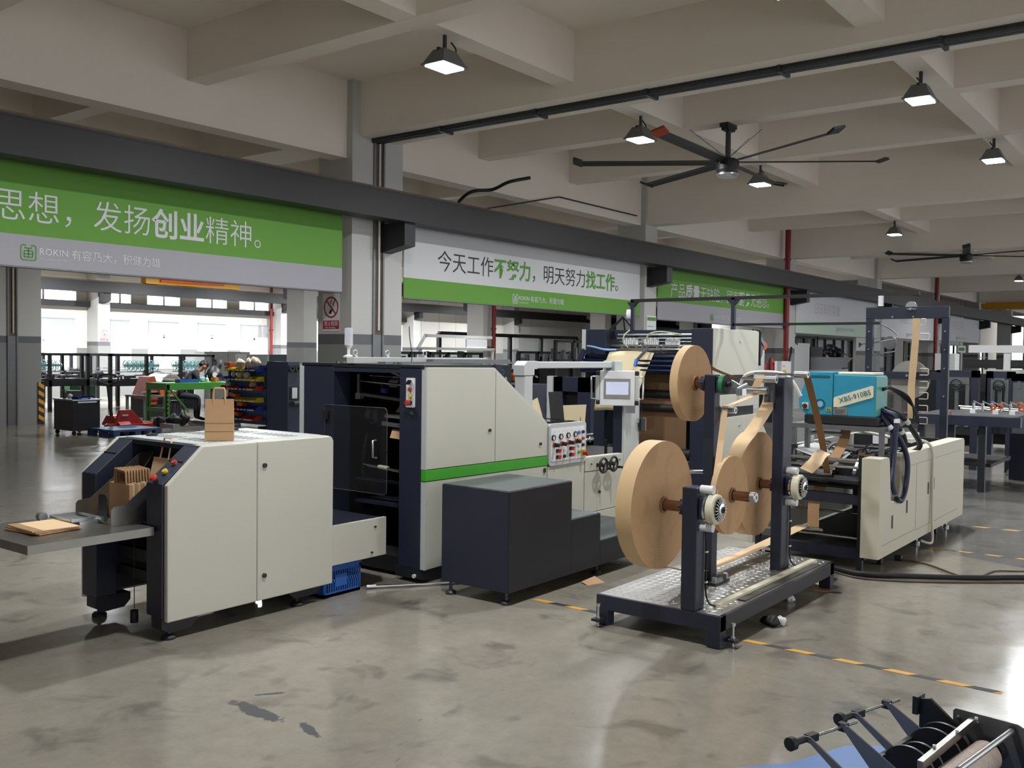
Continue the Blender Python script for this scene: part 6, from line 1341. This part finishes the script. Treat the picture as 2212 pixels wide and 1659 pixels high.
ROWS = [[('y', 500, 543, 5), ('b', 543, 557, 2), ('b', 558, 575, 1)], [('b', 490, 524, 4), ('y', 524, 558, 4), ('y', 559, 574, 1)], [('r', 491, 531, 5), ('b', 532, 549, 2), ('r', 550, 572, 1)],
        [('b', 497, 522, 3), ('y', 524, 560, 4), ('y', 560, 573, 1)], [('b', 486, 518, 4), ('r', 518, 527, 1), ('b', 528, 551, 3), ('b', 552, 574, 1)], [('b', 487, 515, 4), ('b', 524, 542, 2), ('r', 543, 570, 1)]]
ORD = ('first', 'second', 'third', 'fourth', 'fifth')
proto = {}
for r, row in enumerate(ROWS):
    seen = {}
    for (c, ua, ub, n_) in row:
        for i in range(n_):
            a, b_ = Yb(ua + (ub - ua) * i / n_), Yb(ua + (ub - ua) * (i + 1) / n_); wd = a - b_ - .008; q = seen.get(c, 0); seen[c] = q + 1
            tot = sum(z[3] for z in row if z[0] == c)
            lab = '%s %s parts bin in the %s of the blue shelf' % ((ORD + ('sixth', 'seventh', 'eighth', 'ninth'))[q] if tot > 1 else 'only', COL[c][1], ROWN[r])
            big = wd > .18
            bin_box('parts_bin', lab, (BX - .032 - (.11 if big else .085), (a + b_) / 2, ROWZ[r]), wd, .22 if big else .17, .10 if big else .085, COL[c][0], 'parts bins on the blue shelf')
for i, (z, c) in enumerate(((1.15, 'b'), (.97, 'y'), (.8, 'b'), (.62, 'o'), (.55, 'r'), (.35, 'b'), (.15, 'b'))):
    bin_box('parts_bin', '%s bin on the rear side of the blue shelf, %s from the top' % (COL[c][1], ('first', 'second', 'third', 'fourth', 'fifth', 'sixth', 'lowest')[i]), (BX + .14, BY0 + .12, z), .2, .22, .09, COL[c][0], 'bins on the rear of the shelf', pi)
for i, (u, z, w_, rot, r) in enumerate(((505, 1.27, .2, 0, 'on top of the shelf'), (516, .625, .22, .5, 'above the fourth row'), (503, .44, .22, .6, 'tilted above the fifth row at its left'), (532, .44, .17, .1, 'above the fifth row at its middle'), (520, .24, .26, .4, 'tilted above the bottom row'))):
    q = MB().box(-.07, .07, -w_ / 2, w_ / 2, 0, .075).build('parts_box', orange); q.location = (BX - .1, Yb(u), z); q.rotation_euler = (rot * .4, 0, 0); tag(q, 'orange parts box ' + r, 'box', 'orange parts boxes')
for i, (u, z, r, l) in enumerate(((532, 1.31, .1, 'cloudy plastic bag of parts on top of the shelf, leftmost'), (549, 1.33, .09, 'cloudy plastic bag of parts on top of the shelf, middle'), (563, 1.33, .11, 'cloudy plastic bag standing tallest on top of the shelf'), (530, 1.09, .09, 'dull plastic bag on the second row of bins'), (545, 1.08, .08, 'brownish plastic bag on the second row of bins'), (504, .88, .07, 'white plastic bag on the third row of bins, left end'), (557, .89, .07, 'clear plastic bag on the third row of bins, right end'), (516, 1.10, .06, 'small round dish on the second row of bins'))):
    tag(MB().blob((BX - .12, Yb(u), z), r, 40 + i, sz=1.1).build('plastic_bag', bagplastic), l, 'plastic bag', 'plastic bags on the bin shelf')
for i in range(4):
    o = thing('storage_box', ('lowest', 'second', 'third', 'uppermost')[i] + ' yellow storage box with white lid in the stack behind the bag machine', 'box', (13.1, 15.45, .085 * i), 0, 'yellow storage boxes'); MB().box(12.95, 13.25, 15.3, 15.6, .085 * i, .085 * i + .065).build('body', yellow, o); MB().box(12.93, 13.27, 15.28, 15.62, .085 * i + .065, .085 * i + .085).build('lid', white_pl, o)

# machines deeper in the back bay
def frame_machine(label, x0, x1, y0, y1, zt, zd, bays, coils, loc_group='half-built machine frames in the back bay'):
    o = thing('assembly_machine', label, 'machine', ((x0 + x1) / 2, (y0 + y1) / 2, 0), 0, loc_group); t = .08
    MB().box(x0, x1, y0, y0 + t, zt - .06, zt).box(x0, x1, y1 - t, y1, zt - .06, zt).box(x0, x0 + t, y0, y1, zt - .06, zt).box(x1 - t, x1, y0, y1, zt - .06, zt).build('top_rail', navy_d, o)
    MB().box(x0, x1, y0, y0 + .06, zd - .16, zd).box(x0, x1, y1 - .06, y1, zd - .16, zd).box(x0, x0 + .06, y0, y1, zd - .16, zd).box(x1 - .06, x1, y0, y1, zd - .16, zd).build('bed_beam', navy_d, o)
    for i in range(bays + 1):
        x = x0 + (x1 - x0 - t) * i / bays
        for y in (y0, y1 - t): MB().box(x, x + t, y, y + t, 0.0, zt - .06).build('upright', navy_d, o)
    MB().box(x0 + .05, x1 - .05, y0 + .1, y1 - .1, zd - .02, zd + .03).build('deck', darkvoid, o)
    k = MB(); q = random.Random(int(x0 * 10))
    for i in range(int((x1 - x0) * 7)):
        x = q.uniform(x0 + .15, x1 - .15); y = q.uniform(y0 + .1, y1 - .3); k.box(x, x + q.uniform(.04, .2), y, y + q.uniform(.04, .15), zd + .03, zd + q.uniform(.06, .2))
    k.build('slide_parts', steel_dark, o)
    k = MB()
    for i in range(5): x = x0 + .2 + (x1 - x0 - .4) * i / 5; k.cyl((x, y0 + .08, zd + .12), (x + .25, y0 + .08, zd + .12), .02, 8).box(x, x + .2, y0 + .05, y0 + .1, zd + .2, zd + .23)
    k.build('bright_bar', alu, o)
    if coils:
        for (xa, xb) in coils:
            k = MB(); N = int((xb - xa) / .06)
            pts = [(xa + (xb - xa) * i / (N * 12), y0 + .2 + .11 * cos(i * 2 * pi / 12), zd + .38 + .11 * sin(i * 2 * pi / 12) * (1.25 if i % 24 < 12 else .8)) for i in range(N * 12)]
            k.tube(pts, .012, 5); k.build('tubing_coil', coil, o)
            MB().cyl((xa - .05, y0 + .2, zd + .38), (xb + .05, y0 + .2, zd + .38), .04, 10).box(xa, xb, y0 + .1, y0 + .3, zd + .2, zd + .24).build('coil_bar', alu, o)
    return o
frame_machine('dark machine frame with pale tubing coils, far left of the back bay', 11.2, 13.3, 24.2, 25.6, 1.47, .78, 2, [(11.9, 12.6)])
frame_machine('long dark machine frame with bright tubing coils behind the pallet jack', 13.4, 16.6, 23.4, 24.9, 1.47, .78, 3, [(13.95, 14.9), (15.4, 16.3)])
frame_machine('dark machine frame farther back against the blinds', 14.2, 16.0, 27.4, 28.6, 1.46, .8, 2, None)
frame_machine('dark machine frame beyond the bin shelf', 15.6, 18.0, 19.0, 19.6, .95, .6, 2, None)
for i, x in enumerate((12.1, 14.6, 15.3)): tag(MB().box(x, x + .35, 23.0, 23.4, 0, .55).build('pedestal', navy_d), ('leftmost', 'middle', 'right') [i] + ' dark pedestal standing before the machine frames in the back bay', 'pedestal', 'dark pedestals')
tag(MB().box(13.55, 14.3, 25.7, 26.1, 0, .6).build('gearbox', M('gear_green', '#24583a', .5)), 'dark green gearbox low between the machine frames', 'gearbox')
o = thing('electrical_cabinet', 'grey two-door electrical cabinet behind the worker', 'cabinet', (17.9, 24.8, 0)); cab = M('cabinet_grey', '#8f918e', .5)
MB().box(17.1, 18.75, 24.6, 25.1, 0, 1.56).build('body', cab, o); MB().box(17.12, 17.92, 24.585, 24.6, .1, 1.53).build('door', cab, o); MB().box(17.94, 18.73, 24.585, 24.6, .1, 1.53).build('door', cab, o)
MB().box(17.35, 17.5, 24.57, 24.585, 1.25, 1.32).box(18.4, 18.55, 24.57, 24.585, 1.2, 1.28).build('handle', black, o); MB().lathe([(0, 0), (.05, 0), (.05, .02), (0, .02)], (17.65, 24.585, 1.27), (0, -1, 0), 14).build('gauge', white_pl, o)
o = thing('electrical_cabinet', 'grey and navy cabinet right of the blue bin shelf', 'cabinet', (17.0, 21.4, 0)); MB().box(16.2, 16.95, 21.4, 21.9, 0, 1.5).build('body', cab, o); MB().box(16.95, 17.6, 21.4, 21.9, 0, 1.5).build('navy_half', navy, o)
o = thing('sorting_table', 'white-topped table with machine parts right of the bin shelf', 'table', (15.0, 18.0, 0)); MB().box(14.1, 16.0, 17.6, 18.3, .93, .97).build('top', white_pl, o)
for x, y in ((14.15, 17.65), (15.9, 17.65), (14.15, 18.2), (15.9, 18.2)): MB().box(x, x + .06, y, y + .06, 0, .93).build('leg', greyplate, o)
MB().box(14.2, 15.95, 17.62, 17.66, .4, .55).build('apron', navy, o)
tag(MB().blob((14.6, 17.8, 1.06), .1, 51).blob((15.0, 17.85, 1.03), .08, 52).build('part_heap', alu), 'heap of silver machine parts on the white-topped table', 'machine part')
o = thing('machine_column', 'slim navy machine column with two black knobs rising behind the delivery cabinet', 'machine', (5.83, 7.15, 0))
MB().box(5.76, 5.9, 7.0, 7.3, 0, 1.50).build('column', navy, o); MB().box(5.9, 6.0, 7.05, 7.25, 0, 1.48).build('rear_plate', black, o)
for x in (5.79, 5.86): MB().lathe([(.012, 0), (.032, 0), (.032, .02), (.012, .02)], (x, 6.99, 1.44), (0, -1, 0), 16).build('knob', rubber, o)
MB().box(5.785, 5.88, 6.99, 7.0, 1.15, 1.27).build('cut_out', darkvoid, o); MB().box(5.8, 5.86, 6.985, 6.99, 1.16, 1.26).build('bright_part', alu, o)
MB().tube([(5.95, 7.0, 1.12), (5.78, 6.95, 1.11)], .025, 8).build('hose', rubber, o)
# things seen over the main machine
o = thing('forming_head', 'navy machine head with gears seen above the sloping cream panel', 'machine', (9.05, 7.2, 0))
MB().box(8.72, 8.98, 7.0, 7.4, 0, 1.47).build('side_plate', navy, o); MB().box(8.98, 9.3, 7.1, 7.5, 0, 1.46).build('inner', darkvoid, o)
k = MB()
for (x, z, r) in ((9.1, 1.38, .04), (9.16, 1.27, .05), (9.12, 1.18, .04)): k.lathe([(.01, 0), (r, 0), (r, .02), (.01, .02)], (x, 7.1, z), (0, -1, 0), 16)
k.build('gear', steel_dark, o); MB().lathe([(.008, 0), (.02, 0), (.02, .01), (.008, .01)], (9.13, 7.06, 1.3), (0, -1, 0), 14).build('bearing', alu, o)
for z in (1.45, 1.35): MB().lathe([(0, 0), (.02, 0), (.02, .012), (0, .012)], (8.85, 7.0, z), (0, -1, 0), 12).build('bolt', black, o)
o = thing('motor_cabinet', 'low navy cabinet with an orange motor on it, behind the terminal arm post', 'machine', (9.7, 7.2, 0))
MB().box(9.33, 10.05, 7.0, 7.6, 0, 1.22).build('cabinet', navy, o); MB().tube([(9.5, 6.99, 1.15), (9.55, 6.99, 1.1), (9.55, 6.99, .98)], .012, 6).build('conduit', greyplate, o)
MB().cyl((9.4, 7.15, 1.32), (9.55, 7.15, 1.32), .05, 14).build('motor', orange, o); MB().box(9.92, 10.04, 6.97, 7.0, 1.0, 1.06).box(9.92, 9.94, 6.97, 7.0, .85, .95).box(9.92, 10.04, 6.97, 7.0, .85, .87).build('bracket', white_pl, o)
k = MB(); q = random.Random(4)
for i in range(14): x = q.uniform(9.55, 10.05); k.obox((x, 7.2 + q.uniform(0, .2), 1.25 + q.uniform(0, .1)), (.05, .015, .015), Matrix.Rotation(q.uniform(-1, 1), 3, 'Y'))
k.build('bright_fitting', chrome, o)
def rack(label, x0, x1, y, z0, z1, n_, m=navy_d):
    o = thing('machine_rack', label, 'machine', ((x0 + x1) / 2, y, 0), 0, 'dark machine racks behind the line'); 
    for i in range(n_ + 1): x = x0 + (x1 - x0) * i / n_; MB().box(x - .03, x + .03, y, y + .06, 0, z1).build('upright', m, o)
    MB().box(x0, x1, y, y + .06, z1 - .05, z1).box(x0, x1, y, y + .06, z0, z0 + .05).build('rail', m, o)
    MB().box(x0, x1, y + .06, y + .8, 0, z0 - .1).build('body', darkvoid, o)
    k = MB(); q = random.Random(int(x0 * 7))
    for i in range(n_ * 4): x = q.uniform(x0, x1 - .1); k.box(x, x + .05, y + .1, y + .2, z0 + .05, z0 + q.uniform(.1, .3))
    k.build('fitting', greyplate, o)
rack('dark machine rack on the far side of the line, below the white hood', 12.4, 15.0, 12.2, 1.38, 1.62, 5, black)
rack('dark machine rack right of the back bay column, below the glass booth', 16.0, 18.0, 12.0, 1.38, 1.66, 3, navy_d)
rack('dark machine rack left of the tall feeding unit', 16.2, 18.8, 11.2, 1.45, 1.9, 4, black)
o = thing('extraction_hood', 'white framed hood above the dark racks, left of the red pipe', 'hood', (20, 17.5, 0)); MB().box(18.8, 21.6, 17.2, 17.3, 2.02, 2.1).box(18.4, 21.6, 17.1, 17.2, 1.68, 1.75).bar((18.4, 17.15, 1.7), (18.8, 17.25, 2.06), .06).build('frame', trimgrey, o); MB().box(20.4, 21.3, 17.15, 17.2, 1.75, 2.0).build('panel', white_pl, o)
MB().box(18.45, 18.52, 17.1, 17.17, 0, 1.7).box(21.5, 21.57, 17.1, 17.17, 0, 1.7).build('leg', trimgrey, o)
o = thing('glass_booth', 'glass partition booth with black frame beyond the back bay column', 'booth', (29.5, 24, 0))
k = MB()
for x in (27.0, 29.0, 31.4, 33.6, 36.4): k.box(x - .07, x + .07, 24, 24.14, 0, 2.35)
k.box(27, 36.4, 24, 24.14, 2.28, 2.42).box(27, 36.4, 24, 24.14, .9, 1.0).build('frame', black, o); MB().box(27, 36.4, 24.06, 24.07, 1.0, 2.28).box(27, 36.4, 24.05, 24.08, 0, .9).build('glass', clear_pane, o)
# column equipment near the red pipe
o = thing('fire_extinguisher', 'red fire extinguisher beside the far column below the feeding unit motor', 'fire extinguisher', (22.6, 9.3, .85)); MB().lathe([(0, 0), (.14, 0), (.14, .55), (.05, .66), (.05, .74), (0, .74)], (22.6, 9.2, .85), (0, 0, 1), 20).build('cylinder', red_paint, o); MB().box(22.5, 22.62, 9.05, 9.065, 1.1, 1.5).build('label_sheet', white_pl, o); MB().tube(smooth_path([(22.6, 9.2, 1.6), (22.4, 9.15, 1.5), (22.38, 9.12, 1.2)]), .025, 8).build('hose', rubber, o)
tag(MB().box(22.4, 22.8, 9.05, 9.4, 0, .85).build('extinguisher_stand', steel_dark), 'dark stand under the red fire extinguisher', 'stand')
o = thing('breaker_box', 'white electrical box with yellow stickers on the column beside the red pipe', 'electrical box', (23.6, 9.2, 1.0)); MB().box(23.3, 23.95, 9.2, 9.42, .95, 1.5).build('case', white_pl, o); MB().box(23.4, 23.6, 9.19, 9.2, 1.2, 1.28).box(23.4, 23.5, 9.19, 9.2, 1.35, 1.4).build('sticker', yellow, o); MB().tube(smooth_path([(23.8, 9.2, 1.5), (23.9, 9.2, 1.7), (24.2, 9.3, 1.85)]), .03, 8).build('cable', rubber, o); MB().box(23.3, 23.95, 9.42, 9.47, 0, 1.5).build('backboard', greyplate, o)

# ================================================================ FAR RIGHT BAYS
def press_frame(label, x0, y0, y1, zt, wheel=True):
    o = thing('press_frame', label, 'machine', (x0, (y0 + y1) / 2, 0), 0, 'navy press frames at the right edge')
    MB().box(x0, x0 + .12, y0, y0 + .1, 0, zt).box(x0, x0 + .12, y1 - .1, y1, 0, zt).build('upright', navy, o); MB().box(x0, x0 + .12, y0, y1, zt - .1, zt).build('head', navy, o)
    MB().box(x0 + .6, x0 + .64, y0, y1, .3, zt - .05).build('back', darkvoid, o); MB().box(x0 + .02, x0 + .6, y0, y1, .5, .6).build('bed', navy_d, o)
    k = MB()
    for f in (.25, .5, .75): k.box(x0 - .02, x0 + .02, y0 + (y1 - y0) * f - .025, y0 + (y1 - y0) * f + .025, .62, zt - .12)
    k.build('slide', greyplate, o); MB().box(x0 - .03, x0 + .02, y0 + .12, y1 - .12, zt - .2, zt - .1).build('cross_slide', greyplate, o)
    if wheel: MB().tube([(x0 - .08 + .0, (y0 + y1) / 2 + .07 * cos(a), zt - .2 + .07 * sin(a)) for a in [i * 2 * pi / 18 for i in range(18)]], .01, 6, closed=True).build('hand_wheel', rubber, o); MB().box(x0 - .08, x0 - .03, (y0 + y1) / 2 - .08, (y0 + y1) / 2 + .08, zt - .27, zt - .22).build('gear_head', black, o)
    return o
press_frame('navy press frame with hand wheel just behind the gantry post', 15.0, 2.98, 3.55, 1.44)
press_frame('navy press frame with a grey cross slide, second to the right of the gantry', 15.6, 2.62, 3.0, 1.43)
press_frame('navy press frame near the right edge of the picture', 14.2, 2.22, 2.42, 1.42, False)
o = thing('printing_unit', 'cream printing machine with a white T-shaped top rail at the right edge', 'machine', (18.5, 3.3, 0)); MB().box(18.0, 19.2, 3.05, 3.5, .1, 1.43).build('body', cream, o); MB().box(18.0, 18.1, 2.6, 3.75, 1.72, 1.85).build('top_rail', white_pl, o); MB().box(18.02, 18.08, 3.1, 3.2, 1.43, 1.72).build('stem', white_pl, o)
MB().box(18.6, 19.2, 2.6, 3.95, 1.45, 1.6).build('roller_bank', black, o); MB().box(18.0, 18.02, 3.0, 3.05, .5, 1.3).build('column', rubber, o); MB().tube([(17.9, 3.05 + .1 * cos(a), 1.3 + .02 * sin(a)) for a in [i * 2 * pi / 16 for i in range(16)]], .015, 6, closed=True).build('hand_wheel', rubber, o)
o = thing('control_column', 'dark machine column on feet at the right edge, with a black box beside it', 'machine', (14.75, 2.4, 0)); MB().box(14.7, 14.85, 2.3, 2.37, 0, 1.05).build('column', navy, o); MB().box(14.7, 15.1, 2.37, 2.56, .03, .2).build('box', black, o); MB().lathe([(0, 0), (.05, 0), (.05, .05), (0, .05)], (14.68, 2.47, .05), (-1, 0, 0), 14).build('valve', alu, o)
o = thing('timber_beam', 'raw timber beam lying on the grey floor behind the handle machine', 'timber', (16.4, 3.3, 0)); MB().box(16.3, 16.6, 3.17, 3.9, 0.0, .11).build('plank', wood, o)
o = thing('carton', 'white carton on a bench before the far windows', 'box', (27, 6.2, 1.25)); MB().box(26.8, 27.3, 5.9, 6.4, 1.3, 1.75).build('body', white_pl, o, bevel=.01); tag(MB().box(26.6, 27.5, 5.5, 6.9, 0, 1.3).build('bench_cabinet', navy_d), 'dark bench cabinet under the white carton', 'cabinet')
# far machine by the glazed wall, with hopper and film reels
o = thing('hopper_machine', 'machine with a dark slanted hopper before the black-framed windows', 'machine', (31, 10.9, 0))
MB().box(28.5, 30.2, 11.0, 12.2, 0, 2.05).build('cabinet', white_pl, o); MB().prism([(30.3, 1.2), (33.3, 1.2), (34.6, 1.62), (30.3, 1.62)], 'y', 11.0, 12.0).build('hopper', steel_dark, o); MB().box(30.3, 31.4, 11.0, 12, 1.62, 1.95).build('drive_box', black, o); MB().box(30.3, 34.2, 11.05, 12, 0, 1.2).build('base', trimgrey, o)
k = MB(); q = random.Random(9)
for i in range(12): k.blob((q.uniform(31.6, 34.3), 11.3, 1.7 + q.uniform(0, .25)), q.uniform(.08, .18), i)
k.build('drive_parts', black, o)
MB().lathe([(0, 0), (.16, 0), (.16, .05), (0, .05)], (27.9, 11.0, 1.75), (0, -1, 0), 20).lathe([(0, 0), (.1, 0), (.1, .05), (0, .05)], (27.8, 11.0, 2.05), (0, -1, 0), 20).lathe([(0, 0), (.08, 0), (.08, .05), (0, .05)], (28.5, 10.9, 2.3), (0, -1, 0), 20).build('film_reel', alu, o); MB().box(27.7, 28.3, 11.02, 11.3, 0, 2.0).bar((27.8, 10.95, 2.05), (28.5, 10.95, 2.3), .03).bar((28.5, 10.95, 2.3), (29.0, 10.95, 2.0), .03).build('arm', black, o)
